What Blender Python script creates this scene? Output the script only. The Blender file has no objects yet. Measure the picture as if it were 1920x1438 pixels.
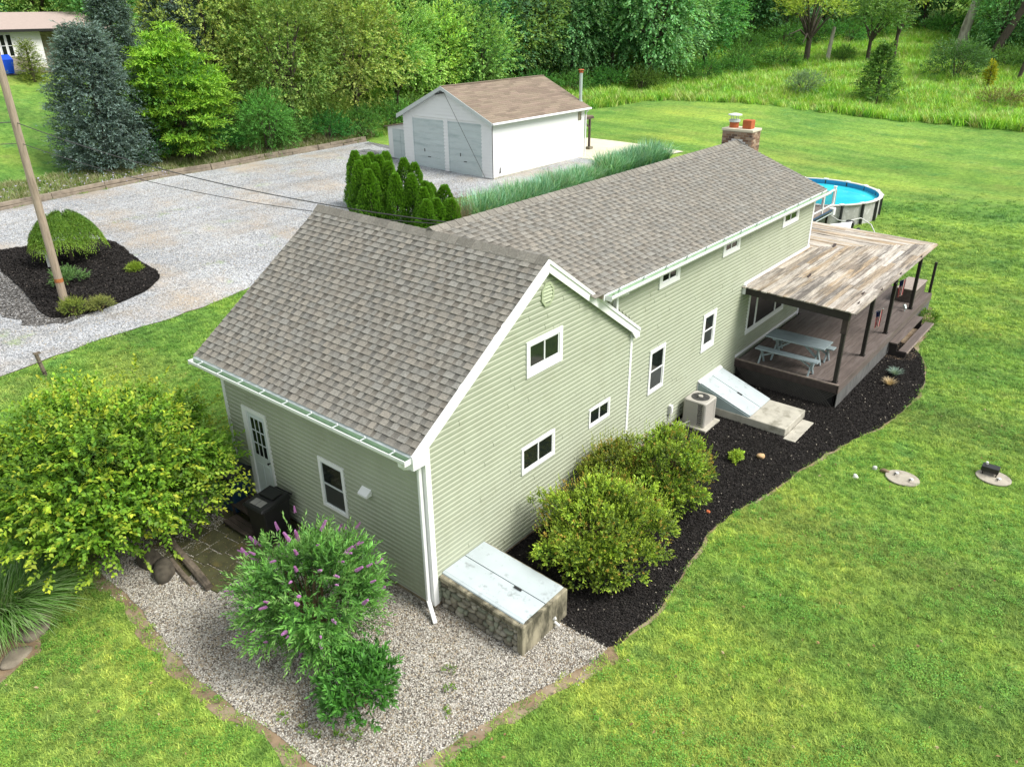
import bpy, bmesh, math, random
import numpy as np
from mathutils import Vector, Matrix
R = math.radians
rnd = random.Random(7)
rng = np.random.default_rng(11)
scn = bpy.context.scene
COL = scn.collection

# ------------------------------------------------------------------ camera
cam = bpy.data.cameras.new('camera'); camo = bpy.data.objects.new('camera', cam); COL.objects.link(camo)
cam.sensor_width = 36; cam.lens = 27.208; cam.clip_start = .1; cam.clip_end = 1500
CX = Vector((0.6368953, -0.7708796, -0.0104419)); CY = Vector((0.3409712, 0.2695088, 0.9006129)); CF = Vector((0.6914499, 0.5771565, -0.4344966))
CAM = Vector((-7.5198, -8.1764, 9.9211))
M = Matrix((( CX[0], CY[0], -CF[0], CAM[0]), (CX[1], CY[1], -CF[1], CAM[1]), (CX[2], CY[2], -CF[2], CAM[2]), (0, 0, 0, 1)))
camo.matrix_world = M
scn.camera = camo

# ------------------------------------------------------------------ sky, sun, exposure
SUN_EL, SUN_AZ = 50, 160          # azimuth clockwise from +Y: light comes from -Y, slightly +X
w = bpy.data.worlds.new('World'); scn.world = w; w.use_nodes = True
nt = w.node_tree; nt.nodes.clear()
out = nt.nodes.new('ShaderNodeOutputWorld'); bg = nt.nodes.new('ShaderNodeBackground')
sky = nt.nodes.new('ShaderNodeTexSky'); sky.sky_type = 'NISHITA'; sky.sun_disc = False
sky.sun_elevation = R(SUN_EL); sky.sun_rotation = R(SUN_AZ); sky.dust_density = 4; sky.ozone_density = 1; sky.air_density = 1
mx = nt.nodes.new('ShaderNodeMix'); mx.data_type = 'RGBA'; mx.inputs[0].default_value = .72
nt.links.new(sky.outputs[0], mx.inputs[6]); mx.inputs[7].default_value = (10.2, 10.6, 10.9, 1)
nt.links.new(mx.outputs[2], bg.inputs[0]); bg.inputs[1].default_value = .072
nt.links.new(bg.outputs[0], out.inputs[0])
sun = bpy.data.lights.new('sun', 'SUN'); sun.energy = 3.3; sun.angle = R(28); sun.color = (1, .965, .9)
so = bpy.data.objects.new('sun', sun); COL.objects.link(so)
sd = Vector((math.sin(R(SUN_AZ)) * math.cos(R(SUN_EL)), math.cos(R(SUN_AZ)) * math.cos(R(SUN_EL)), math.sin(R(SUN_EL))))
so.rotation_euler = (-sd).to_track_quat('-Z', 'Y').to_euler(); so.location = (0, 0, 60)
vs = scn.view_settings; vs.view_transform = 'Standard'; vs.look = 'None'; vs.gamma = 1; vs.use_curve_mapping = False; vs.exposure = 0.66

# ------------------------------------------------------------------ terrain height
AK = [(-300, 0), (5, 0), (8, .05), (14, .55), (20, 1.1), (28, 1.3), (36, 1.55), (41, 2.0), (50, 4.2), (58, 6.4), (66, 7.0), (80, 7.4), (120, 11), (400, 40)]
BK = [(-300, 0), (30, 0), (45, .3), (62, 1.3), (80, 2.8), (105, 5), (150, 8.5), (220, 13), (500, 28)]
def sm(x, K):
    xs = [k[0] for k in K]; ys = [k[1] for k in K]; r = 0
    for o, ww in ((-3, .1), (-1.5, .2), (0, .4), (1.5, .2), (3, .1)): r = r + ww * np.interp(np.asarray(x) + o, xs, ys)
    return r
def hh(x, y): return sm(y, AK) + sm(x, BK)
def h1(x, y): return float(hh(x, y))

# ------------------------------------------------------------------ materials
MATS = {}
def newmat(name):
    m = bpy.data.materials.new(name); m.use_nodes = True; t = m.node_tree; t.nodes.clear()
    o = t.nodes.new('ShaderNodeOutputMaterial'); b = t.nodes.new('ShaderNodeBsdfPrincipled')
    t.links.new(b.outputs[0], o.inputs[0]); MATS[name] = m
    return m, t, b
def noise(t, vec, scale, detail=4, rough=.55):
    n = t.nodes.new('ShaderNodeTexNoise'); n.inputs['Scale'].default_value = scale; n.inputs['Detail'].default_value = detail; n.inputs['Roughness'].default_value = rough
    if vec is not None: t.links.new(vec, n.inputs['Vector'])
    return n.outputs[0]
def ramp(t, fac, stops, interp='LINEAR'):
    r = t.nodes.new('ShaderNodeValToRGB'); r.color_ramp.interpolation = interp
    e = r.color_ramp.elements
    while len(e) < len(stops): e.new(.5)
    for el, (p, c) in zip(e, stops): el.position = p; el.color = (*c, 1) if len(c) == 3 else c
    t.links.new(fac, r.inputs[0]); return r.outputs[0]
def mixc(t, fac, a, b, mode='MIX'):
    m = t.nodes.new('ShaderNodeMix'); m.data_type = 'RGBA'; m.blend_type = mode
    for s, v in ((0, fac), (6, a), (7, b)):
        if isinstance(v, (int, float)): m.inputs[s].default_value = v
        elif isinstance(v, tuple): m.inputs[s].default_value = (*v, 1) if len(v) == 3 else v
        else: t.links.new(v, m.inputs[s])
    return m.outputs[2]
def pos(t, sc=(1, 1, 1), kind='pos', rot=0):
    if kind == 'pos': v = t.nodes.new('ShaderNodeNewGeometry').outputs['Position']
    else: v = t.nodes.new('ShaderNodeTexCoord').outputs['Object']
    mp = t.nodes.new('ShaderNodeMapping'); mp.inputs['Scale'].default_value = sc; mp.inputs['Rotation'].default_value = (0, 0, rot)
    t.links.new(v, mp.inputs[0]); return mp.outputs[0]
def bump(t, b, h, strength=.3, dist=.02):
    n = t.nodes.new('ShaderNodeBump'); n.inputs['Strength'].default_value = strength; n.inputs['Distance'].default_value = dist
    t.links.new(h, n.inputs['Height']); t.links.new(n.outputs[0], b.inputs['Normal'])
def mat(name, c, rough=.6, var=.12, scale=6, bmp=0, bsc=60, metal=0, stretch=(1, 1, 1), dirt=None, dsc=1.2, dlo=.5, dhi=.75, spec=.5):
    m, t, b = newmat(name)
    v = pos(t, stretch)
    n = noise(t, v, scale)
    lo = tuple(x * (1 - var) for x in c); hi = tuple(min(1, x * (1 + var)) for x in c)
    col = ramp(t, n, [(.3, lo), (.7, hi)])
    if dirt:
        d = noise(t, v, dsc, 8, .7); f = ramp(t, d, [(dlo, (0, 0, 0)), (dhi, (1, 1, 1))])
        col = mixc(t, f, col, dirt)
    t.links.new(col, b.inputs['Base Color']); b.inputs['Roughness'].default_value = rough; b.inputs['Metallic'].default_value = metal
    b.inputs['Specular IOR Level'].default_value = spec
    if bmp: bump(t, b, noise(t, v, bsc, 6, .7), bmp, .01)
    return m
def attrmat(name, rough=.6, trans=0, spec=.3, bmp=0, bsc=80, hv=.0, grain=0):
    m, t, b = newmat(name)
    a = t.nodes.new('ShaderNodeAttribute'); a.attribute_name = 'Col'
    col = a.outputs['Color']
    if hv:
        oi = t.nodes.new('ShaderNodeObjectInfo'); h = t.nodes.new('ShaderNodeHueSaturation')
        mr = t.nodes.new('ShaderNodeMapRange'); mr.inputs[3].default_value = .5 - hv * .12; mr.inputs[4].default_value = .5 + hv * .12
        t.links.new(oi.outputs['Random'], mr.inputs[0]); t.links.new(mr.outputs[0], h.inputs['Hue'])
        m2 = t.nodes.new('ShaderNodeMath'); m2.operation = 'MULTIPLY_ADD'; m2.inputs[1].default_value = hv * 1.6; m2.inputs[2].default_value = 1 - hv * .8
        fr = t.nodes.new('ShaderNodeMath'); fr.operation = 'FRACT'; mm = t.nodes.new('ShaderNodeMath'); mm.operation = 'MULTIPLY'; mm.inputs[1].default_value = 7.31
        t.links.new(oi.outputs['Random'], mm.inputs[0]); t.links.new(mm.outputs[0], fr.inputs[0]); t.links.new(fr.outputs[0], m2.inputs[0])
        t.links.new(m2.outputs[0], h.inputs['Value']); t.links.new(col, h.inputs['Color']); col = h.outputs[0]
    if grain:
        v = pos(t); n = noise(t, v, grain, 3, .7)
        col = mixc(t, 1.0, col, ramp(t, n, [(.3, (.72, .72, .72)), (.7, (1.2, 1.2, 1.2))]), 'MULTIPLY')
    t.links.new(col, b.inputs['Base Color']); b.inputs['Roughness'].default_value = rough; b.inputs['Specular IOR Level'].default_value = spec
    if bmp: bump(t, b, noise(t, pos(t), bsc, 5, .7), bmp, .01)
    if trans:
        o = [n for n in t.nodes if n.type == 'OUTPUT_MATERIAL'][0]
        tr = t.nodes.new('ShaderNodeBsdfTranslucent'); ms = t.nodes.new('ShaderNodeMixShader'); ms.inputs[0].default_value = trans
        t.links.new(mixc(t, 1.0, col, (1.25, 1.15, .6), 'MULTIPLY'), tr.inputs[0]); t.links.new(b.outputs[0], ms.inputs[1]); t.links.new(tr.outputs[0], ms.inputs[2]); t.links.new(ms.outputs[0], o.inputs[0])
    return m

FOL = attrmat('leaf', .55, .28, .35)
FOLV = attrmat('leaf_varied', .6, .36, .2, hv=.28)
PAINTED = attrmat('tinted', .75, 0, .3)
SHING = attrmat('asphalt_shingle', .92, 0, .15, bmp=.5, bsc=140, grain=26)

# lawn colour, shared by the ground sheet and the blades
def lawn_color(t):
    v = pos(t)
    big = noise(t, v, .16, 4, .6); mid = noise(t, v, .9, 4, .62); fine = noise(t, v, 4.2, 5, .72)
    c = ramp(t, big, [(.34, (.14, .285, .055)), (.5, (.195, .36, .062)), (.66, (.27, .43, .08))])
    c = mixc(t, ramp(t, mid, [(.38, (0, 0, 0)), (.66, (.7, .7, .7))]), c, (.28, .44, .09))
    c = mixc(t, ramp(t, noise(t, v, .45, 5, .7), [(.58, (0, 0, 0)), (.76, (.45, .45, .45))]), c, (.30, .31, .12))
    c = mixc(t, ramp(t, noise(t, v, .33, 3, .6), [(.58, (0, 0, 0)), (.72, (.6, .6, .6))]), c, (.09, .25, .045))
    c = mixc(t, ramp(t, noise(t, v, .75, 4, .7), [(.56, (0, 0, 0)), (.68, (.6, .6, .6))]), c, (.12, .31, .08))
    c = mixc(t, ramp(t, noise(t, pos(t, (.16, .035, 1), rot=R(-8)), 1.3, 4, .6), [(.5, (0, 0, 0)), (.68, (.5, .5, .5))]), c, (.33, .38, .09))
    c = mixc(t, ramp(t, noise(t, v, 1.7, 5, .75), [(.64, (0, 0, 0)), (.74, (.5, .5, .5))]), c, (.3, .27, .12))
    st = pos(t, (.55, .06, 1), rot=R(-6)); s = noise(t, st, 1.0, 3, .6)
    c = mixc(t, 1.0, c, ramp(t, s, [(.36, (.76, .82, .82)), (.5, (1, 1, 1)), (.62, (1.2, 1.12, 1.05))]), 'MULTIPLY')
    c = mixc(t, 1.0, c, ramp(t, noise(t, v, .12, 4, .6), [(.36, (.72, .84, .9)), (.6, (1.08, 1.03, 1.0))]), 'MULTIPLY')
    c = mixc(t, 1.0, c, ramp(t, fine, [(.33, (.58, .63, .62)), (.5, (.98, .98, .98)), (.66, (1.27, 1.23, 1.23))]), 'MULTIPLY')
    return c, fine, v
m, t, b = newmat('lawn'); c, fine, v = lawn_color(t)
vf = noise(t, v, 22, 4, .8)
c = mixc(t, 1.0, c, ramp(t, vf, [(.3, (.5, .5, .5)), (.7, (1.25, 1.25, 1.25))]), 'MULTIPLY')
t.links.new(c, b.inputs['Base Color']); b.inputs['Roughness'].default_value = .9; b.inputs['Specular IOR Level'].default_value = .1
bump(t, b, vf, .8, .08)
m, t, b = newmat('grass_blade'); c, fine, v = lawn_color(t)
oi = t.nodes.new('ShaderNodeObjectInfo')
c = mixc(t, 1.0, c, ramp(t, oi.outputs['Random'], [(0, (.6, .72, .7)), (.5, (1.15, 1.15, 1.15)), (1, (1.9, 1.6, 1.6))]), 'MULTIPLY')
t.links.new(c, b.inputs['Base Color']); b.inputs['Roughness'].default_value = .6; b.inputs['Specular IOR Level'].default_value = .25
o = [n for n in t.nodes if n.type == 'OUTPUT_MATERIAL'][0]
tr = t.nodes.new('ShaderNodeBsdfTranslucent'); ms = t.nodes.new('ShaderNodeMixShader'); ms.inputs[0].default_value = .3
t.links.new(c, tr.inputs[0]); t.links.new(b.outputs[0], ms.inputs[1]); t.links.new(tr.outputs[0], ms.inputs[2]); t.links.new(ms.outputs[0], o.inputs[0])
# driveway gravel
m, t, b = newmat('driveway_gravel'); v = pos(t)
vo = t.nodes.new('ShaderNodeTexVoronoi'); vo.inputs['Scale'].default_value = 24; t.links.new(v, vo.inputs['Vector'])
bw = t.nodes.new('ShaderNodeRGBToBW'); t.links.new(vo.outputs['Color'], bw.inputs[0])
c = ramp(t, bw.outputs[0], [(.2, (.17, .176, .184)), (.45, (.29, .3, .312)), (.6, (.37, .38, .393)), (.85, (.5, .505, .51))])
c = mixc(t, ramp(t, noise(t, pos(t, (1, .7, 1)), .28, 6, .65), [(.5, (0, 0, 0)), (.68, (.8, .8, .8))]), c, (.37, .3, .22))
c = mixc(t, ramp(t, noise(t, v, .55, 5, .7), [(.62, (0, 0, 0)), (.72, (.55, .55, .55))]), c, (.25, .34, .12))
c = mixc(t, 1.0, c, ramp(t, noise(t, v, .22, 5, .6), [(.3, (.8, .82, .85)), (.65, (1.15, 1.15, 1.15))]), 'MULTIPLY')
c = mixc(t, 1.0, c, ramp(t, noise(t, pos(t, (.12, 1.3, 1), rot=R(-14)), .8, 3, .6), [(.36, (.88, .86, .83)), (.5, (1, 1, 1)), (.64, (1.1, 1.1, 1.11))]), 'MULTIPLY')
t.links.new(c, b.inputs['Base Color']); b.inputs['Roughness'].default_value = .95; bump(t, b, vo.outputs['Distance'], .7, .03)
def rocky(name, stops, scale, bs=.6, extra=None):
    m, t, b = newmat(name); v = pos(t)
    vo = t.nodes.new('ShaderNodeTexVoronoi'); vo.inputs['Scale'].default_value = scale; t.links.new(v, vo.inputs['Vector'])
    bw = t.nodes.new('ShaderNodeRGBToBW'); t.links.new(vo.outputs['Color'], bw.inputs[0]); c = ramp(t, bw.outputs[0], stops)
    if extra: c = mixc(t, ramp(t, noise(t, v, extra[1], 5, .65), [(.45, (0, 0, 0)), (.7, (.8, .8, .8))]), c, extra[0])
    t.links.new(c, b.inputs['Base Color']); b.inputs['Roughness'].default_value = .95; b.inputs['Specular IOR Level'].default_value = .2; bump(t, b, vo.outputs['Distance'], bs, .03)
rocky('bed_gravel', [(.2, (.12, .105, .085)), (.5, (.33, .3, .26)), (.8, (.6, .57, .52))], 30, .8, ((.22, .16, .1), .8))
rocky('mulch', [(.15, (.008, .007, .007)), (.6, (.022, .02, .019)), (.93, (.05, .045, .042)), (.98, (.25, .23, .2))], 26, 1)
rocky('island_fringe', [(.15, (.03, .028, .026)), (.6, (.09, .085, .08)), (.93, (.3, .29, .28))], 20, 1)
mat('soil', (.2, .14, .085), .95, .3, 5, .6, 30, dirt=(.3, .24, .17), dlo=.45, dhi=.65)
mat('dark_soil', (.06, .045, .025), .95, .3, 5, .6, 30, dirt=(.09, .1, .03), dlo=.45, dhi=.65)
attrmat('stones', .85, 0, .3)
mat('siding', (.343, .374, .282), .55, .05, 1.2, .05, 90, spec=.35, dirt=(.27, .29, .2), dsc=1.6, dlo=.5, dhi=.95)
mat('white_trim', (.78, .79, .79), .45, .03, 3)
mat('grey_trim', (.52, .56, .56), .5, .05, 3)
mat('gutter_green', (.33, .46, .32), .5, .1, 4, dirt=(.12, .13, .08), dsc=5, dlo=.58, dhi=.72)
mat('flashing', (.42, .47, .47), .4, .12, 5)
mat('foundation', (.38, .3, .2), .9, .25, 5, .4, 20, dirt=(.13, .11, .08), dlo=.45, dhi=.6)
mat('glass', (.012, .016, .014), .06, .2, 2, spec=.8)
mat('screen', (.035, .04, .04), .35, .1, 30)
mat('door_paint', (.60, .66, .66), .45, .04, 3)
mat('dark_metal', (.02, .02, .02), .4, .1, 5)
mat('vent_green', (.36, .41, .27), .5, .05, 4)
mat('bulkhead_paint', (.43, .485, .505), .5, .08, 1.5, dirt=(.27, .3, .31), dsc=5, dlo=.56, dhi=.68)
mat('bulkhead_side', (.33, .41, .42), .6, .06, 2)
mat('concrete', (.42, .40, .34), .9, .12, 4, .3, 50, dirt=(.16, .15, .11), dsc=2.2, dlo=.5, dhi=.72)
mat('stained_concrete', (.3, .27, .19), .95, .25, 5, .5, 40, stretch=(1, 1, .35), dirt=(.06, .055, .035), dsc=3, dlo=.44, dhi=.6)
mat('mortar', (.2, .18, .13), .95, .2, 5, .4, 40)
mat('lid_concrete', (.36, .33, .27), .9, .15, 5, .4, 40, dirt=(.17, .15, .12), dsc=3, dlo=.5, dhi=.7)
mat('patio_concrete', (.6, .55, .43), .9, .08, 2, .2, 30)
mat('deck_stain', (.105, .082, .072), .75, .22, 5, .25, 60, stretch=(.35, 3, 3), dirt=(.19, .16, .15), dsc=2, dlo=.5, dhi=.8)
mat('dark_stain', (.018, .014, .012), .7, .3, 8, .2, 50)
mat('worn_edge', (.25, .2, .17), .85, .3, 8, .3, 50)
mat('fascia_stain', (.05, .035, .032), .75, .3, 8, .2, 50)
mat('skirt_grey', (.10, .1, .098), .85, .3, 6, .3, 30, stretch=(1, 1, .4))
mat('lattice', (.06, .055, .05), .7, .2, 8)
mat('picnic_paint', (.235, .29, .31), .55, .08, 6, .1, 60, dirt=(.5, .54, .56), dsc=9, dlo=.66, dhi=.7)
mat('black_plastic', (.012, .012, .013), .42, .2, 8)
mat('lid_patch', (.2, .2, .19), .5, .1, 8)
mat('blue_plastic', (.008, .04, .085), .45, .2, 5)
mat('bright_blue', (.01, .07, .55), .4, .1, 5)
mat('paver', (.062, .062, .026), .95, .3, 4, .6, 40, dirt=(.12, .1, .03), dsc=3, dlo=.52, dhi=.7)
mat('weathered_timber', (.15, .12, .09), .9, .35, 10, .5, 30, stretch=(1, 1, 4), dirt=(.035, .028, .02), dlo=.5, dhi=.65)
mat('tie', (.24, .2, .155), .9, .25, 3, .5, 20, dirt=(.1, .08, .06), dlo=.5, dhi=.7)
mat('step_wood', (.07, .052, .042), .85, .3, 8, .4, 30, stretch=(4, .5, 4))
mat('pole_wood', (.33, .265, .2), .85, .2, 8, .5, 30, stretch=(6, 6, .4), dirt=(.12, .09, .06), dlo=.52, dhi=.7)
mat('orange_band', (.35, .13, .04), .8, .3, 12)
mat('bark', (.07, .055, .042), .95, .35, 6, .7, 20, stretch=(1, 1, .3))
mat('pale_bark', (.42, .38, .33), .95, .25, 3, .5, 10, stretch=(1, 1, .3), dirt=(.12, .1, .08), dlo=.5, dhi=.65)
mat('stem', (.12, .08, .04), .9, .3, 10)
mat('ac_paint', (.42, .40, .36), .45, .04, 4)
mat('ac_dark', (.05, .05, .048), .6, .2, 20)
mat('cable', (.05, .05, .05), .6, .1, 10)
mat('pvc', (.62, .62, .6), .4, .05, 5)
mat('garage_white', (.76, .77, .78), .5, .02, 2)
mat('garage_door', (.5, .57, .58), .55, .06, 1.5, dirt=(.3, .39, .4), dsc=1.1, dlo=.5, dhi=.7, stretch=(1, .4, 2.5))
mat('brown_roof', (.2, .155, .115), .95, .2, 9, .4, 40, stretch=(.4, 1, 4), dirt=(.14, .105, .08), dsc=1.5, dlo=.5, dhi=.8)
mat('flue_metal', (.5, .58, .57), .35, .08, 5, metal=.3)
mat('terracotta', (.42, .105, .035), .85, .15, 6)
mat('brick_mortar', (.33, .28, .24), .95, .2, 20)
mat('whitewash', (.78, .76, .74), .8, .05, 6)
mat('pool_wall', (.36, .36, .34), .6, .15, 2, .2, 9, dirt=(.5, .5, .49), dsc=3, dlo=.5, dhi=.6)
mat('pool_post', (.03, .033, .034), .5, .1, 5)
mat('pool_rim', (.62, .58, .56), .5, .05, 5)
mat('pool_liner', (.02, .28, .52), .5, .08, 4)
mat('pool_floor', (.05, .62, .75), .5, .06, 1)
m, t, b = newmat('pool_water'); t.links.new(ramp(t, noise(t, pos(t), .7, 3), [(.35, (.02, .5, .66)), (.65, (.06, .66, .76))]), b.inputs['Base Color']); b.inputs['Roughness'].default_value = .08; bump(t, b, noise(t, pos(t), 3, 3), .1, .02)
mat('grey_deck', (.3, .25, .22), .8, .2, 5, .2, 40, stretch=(1, 5, 1))
mat('house_tan', (.74, .74, .72), .7, .05, 2)
mat('stone_wall', (.3, .26, .22), .9, .25, 6, .3, 12)
mat('house_roof', (.36, .29, .26), .95, .07, 6, .2, 30)
mat('sign_teal', (.06, .22, .22), .5, .1, 4)
mat('asphalt', (.1, .1, .1), .95, .15, 4)
mat('rock', (.2, .17, .13), .9, .25, 5, .5, 15)
mat('dark_rock', (.07, .06, .045), .95, .4, 7, .8, 12)
mat('tan_rock', (.5, .33, .17), .8, .15, 8, .3, 30)
mat('flag_red', (.5, .02, .03), .7, .05, 5); mat('flag_white', (.75, .74, .72), .7, .03, 5); mat('flag_blue', (.02, .03, .12), .7, .05, 5)
mat('wind_teal', (.1, .42, .38), .6, .1, 5)

# ------------------------------------------------------------------ object helpers
ORG = {}
def props(o, label=None, cat=None, group=None, kind=None):
    if label: o['label'] = label
    if cat: o['category'] = cat
    if group: o['group'] = group
    if kind: o['kind'] = kind
    return o
def thing(name, label, cat, loc=(0, 0, 0), group=None, parent=None):
    o = bpy.data.objects.new(name, None); COL.objects.link(o); o.empty_display_size = .2
    if parent is not None:
        o.parent = parent; ORG[o.name] = ORG[parent.name]
    else:
        o.location = loc; ORG[o.name] = Vector(loc); props(o, label, cat, group)
    return o
def link(name, me, m, parent=None, org=None):
    if m is not None: me.materials.append(MATS[m] if isinstance(m, str) else m)
    o = bpy.data.objects.new(name, me); COL.objects.link(o)
    if parent is not None: o.parent = parent; ORG[o.name] = ORG[parent.name]
    else: ORG[o.name] = Vector(org or (0, 0, 0)); o.location = ORG[o.name]
    return o
class MB:
    def __init__(s): s.v = []; s.f = []; s.m = []; s.mats = []; s.cur = 0; s.c = []; s.col = None
    def use(s, m):
        if m not in s.mats: s.mats.append(m)
        s.cur = s.mats.index(m); return s
    def add(s, vs, fs):
        n = len(s.v); s.v += [tuple(q) for q in vs]; s.f += [tuple(i + n for i in f) for f in fs]; s.m += [s.cur] * len(fs)
        s.c += [s.col or (1, 1, 1)] * len(vs); return s
    def hexa(s, p): return s.add(p, [(0, 3, 2, 1), (4, 5, 6, 7), (0, 1, 5, 4), (1, 2, 6, 5), (2, 3, 7, 6), (3, 0, 4, 7)])
    def box(s, x0, x1, y0, y1, z0, z1):
        return s.hexa([(x0, y0, z0), (x1, y0, z0), (x1, y1, z0), (x0, y1, z0), (x0, y0, z1), (x1, y0, z1), (x1, y1, z1), (x0, y1, z1)])
    def beam(s, p, q, wd, ht, up=(0, 0, 1)):
        p = Vector(p); q = Vector(q); d = (q - p).normalized(); u = Vector(up)
        if abs(d.dot(u)) > .98: u = Vector((1, 0, 0))
        r = d.cross(u).normalized() * wd / 2; u = r.cross(d).normalized() * ht / 2
        return s.hexa([p - r - u, p + r - u, q + r - u, q - r - u, p - r + u, p + r + u, q + r + u, q - r + u])
    def tube(s, pts, rad, n=8, cap=True):
        pts = [Vector(p) for p in pts]; k = len(pts); base = len(s.v); vs = []; fs = []
        if not hasattr(rad, '__len__'): rad = [rad] * k
        for i, p in enumerate(pts):
            d = (pts[min(i + 1, k - 1)] - pts[max(i - 1, 0)]).normalized()
            u = Vector((0, 0, 1)) if abs(d.z) < .9 else Vector((1, 0, 0))
            a = d.cross(u).normalized(); b2 = a.cross(d).normalized()
            for j in range(n):
                an = 2 * math.pi * j / n; vs.append(p + (a * math.cos(an) + b2 * math.sin(an)) * rad[i])
        for i in range(k - 1):
            for j in range(n): fs.append((i * n + j, i * n + (j + 1) % n, (i + 1) * n + (j + 1) % n, (i + 1) * n + j))
        if cap: fs.append(tuple(range(n))[::-1]); fs.append(tuple((k - 1) * n + j for j in range(n)))
        return s.add(vs, fs)
    def poly(s, pts): return s.add(pts, [tuple(range(len(pts)))])
    def prism(s, pts, d):
        d = Vector(d); n = len(pts); a = [Vector(p) for p in pts]; vs = a + [p + d for p in a]
        return s.add(vs, [tuple(range(n))[::-1], tuple(range(n, 2 * n))] + [(i, (i + 1) % n, n + (i + 1) % n, n + i) for i in range(n)])
    def build(s, name, m=None, parent=None, org=None, smooth=False, bevel=0, fix=True):
        if m is not None and not s.mats: s.mats = [m]
        o0 = ORG[parent.name] if parent is not None else Vector(org or (0, 0, 0))
        me = bpy.data.meshes.new(name); me.from_pydata([(x - o0[0], y - o0[1], z - o0[2]) for x, y, z in s.v], [], s.f)
        for mm in s.mats: me.materials.append(MATS[mm])
        me.polygons.foreach_set('material_index', s.m)
        if s.col is not None:
            a = me.color_attributes.new('Col', 'FLOAT_COLOR', 'POINT'); a.data.foreach_set('color', np.array([(*c, 1) for c in s.c], dtype=np.float32).ravel())
        if fix:
            bm = bmesh.new(); bm.from_mesh(me); bmesh.ops.recalc_face_normals(bm, faces=bm.faces)
            if bevel: bmesh.ops.bevel(bm, geom=[e for e in bm.edges if len(e.link_faces) == 2 and e.calc_face_angle(0) > .5], offset=bevel, segments=1, affect='EDGES')
            bm.to_mesh(me); bm.free()
        if smooth: me.polygons.foreach_set('use_smooth', [True] * len(me.polygons))
        me.update()
        return link(name, me, None, parent, org)
def top(o, label, cat, group=None): return props(o, label, cat, group)
def mesh_np(name, V, Fq, colr=None, smooth=False):
    me = bpy.data.meshes.new(name); V = np.asarray(V, dtype=np.float32); Fq = np.asarray(Fq, dtype=np.int32)
    k = Fq.shape[1]; me.vertices.add(len(V)); me.vertices.foreach_set('co', V.ravel())
    me.loops.add(Fq.size); me.loops.foreach_set('vertex_index', Fq.ravel()); me.polygons.add(len(Fq))
    me.polygons.foreach_set('loop_start', np.arange(0, Fq.size, k, dtype=np.int32))
    try: me.polygons.foreach_set('loop_total', np.full(len(Fq), k, dtype=np.int32))
    except Exception: pass
    if colr is not None:
        a = me.color_attributes.new('Col', 'FLOAT_COLOR', 'POINT'); cc = np.ones((len(V), 4), dtype=np.float32); cc[:, :3] = colr; a.data.foreach_set('color', cc.ravel())
    me.update(calc_edges=True); me.validate()
    return me

# ------------------------------------------------------------------ foliage
def nrm(a): return a / np.maximum(np.linalg.norm(a, axis=-1, keepdims=True), 1e-9)
def leaves(P, D, N, L, W, colr, fold=.25):
    """leaf-shaped folded quads: P base, D direction, N face normal, L length, W width"""
    P = np.asarray(P); n = len(P); D = nrm(D); S = nrm(np.cross(D, N)); U = np.cross(S, D)
    L = np.broadcast_to(L, (n,))[:, None]; W = np.broadcast_to(W, (n,))[:, None]
    a = P; b = P + D * L * .45 + S * W * .5 + U * W * fold; c = P + D * L; d = P + D * L * .45 - S * W * .5 + U * W * fold
    V = np.stack([a, b, c, d], 1).reshape(-1, 3); i = np.arange(n)[:, None] * 4
    F = np.concatenate([i + [0, 1, 2], i + [0, 2, 3]], 1).reshape(-1, 3)
    return V, F, np.repeat(colr, 4, axis=0)
def join(parts):
    V, F, C = [], [], []; n = 0
    for v, f, c in parts: V.append(v); F.append(f + n); C.append(c); n += len(v)
    return np.concatenate(V), np.concatenate(F), np.concatenate(C)
def shoots(B, D, SL, K, L, W, c0, c1, spread=1.0, droop=0., jit=.12, up=.5, cj=.22, opp=False):
    """M leafy shoots from base points B along D; K leaves each; colour runs c0 (base) to c1 (tip)"""
    Mn = len(B); D = nrm(D); SL = np.broadcast_to(SL, (Mn,))
    tt = (np.arange(K) + .5) / K; tt = np.broadcast_to(tt, (Mn, K))
    P = B[:, None, :] + D[:, None, :] * (tt * SL[:, None])[..., None]; P[..., 2] -= droop * (tt ** 2) * SL[:, None]
    rv = rng.normal(size=(Mn, K, 3)); S = nrm(np.cross(rv, D[:, None, :]))
    if opp:
        s0 = nrm(np.cross(rng.normal(size=(Mn, 1, 3)), D[:, None, :])); S = np.where((np.arange(K) % 2)[None, :, None] > 0, s0, -s0) + rng.normal(size=(Mn, K, 3)) * .25
    dd = D[:, None, :] * (.55 + .5 * tt[..., None]) + S * spread * (1.1 - .7 * tt[..., None]) + np.array([0, 0, -droop * .8])
    N = D[:, None, :] * .3 + np.array([0, 0, 1.]) * up + rng.normal(size=(Mn, K, 3)) * .3
    sz = (1 - .35 * np.abs(tt * 2 - 1)) * rng.uniform(.75, 1.2, (Mn, K))
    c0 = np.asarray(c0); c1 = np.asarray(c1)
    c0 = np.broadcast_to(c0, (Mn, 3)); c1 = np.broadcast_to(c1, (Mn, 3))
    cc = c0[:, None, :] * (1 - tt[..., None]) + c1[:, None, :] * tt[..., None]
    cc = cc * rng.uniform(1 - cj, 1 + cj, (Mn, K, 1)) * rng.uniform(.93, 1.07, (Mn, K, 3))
    f = lambda a: a.reshape(-1, a.shape[-1])
    return leaves(f(P), f(dd), f(N), (sz * L).ravel(), (sz * W).ravel(), f(cc))
def sphere_dirs(n, zmin=-1.):
    z = rng.uniform(zmin, 1, n); a = rng.uniform(0, 2 * math.pi, n); r = np.sqrt(1 - z * z)
    return np.stack([r * np.cos(a), r * np.sin(a), z], 1)
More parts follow.
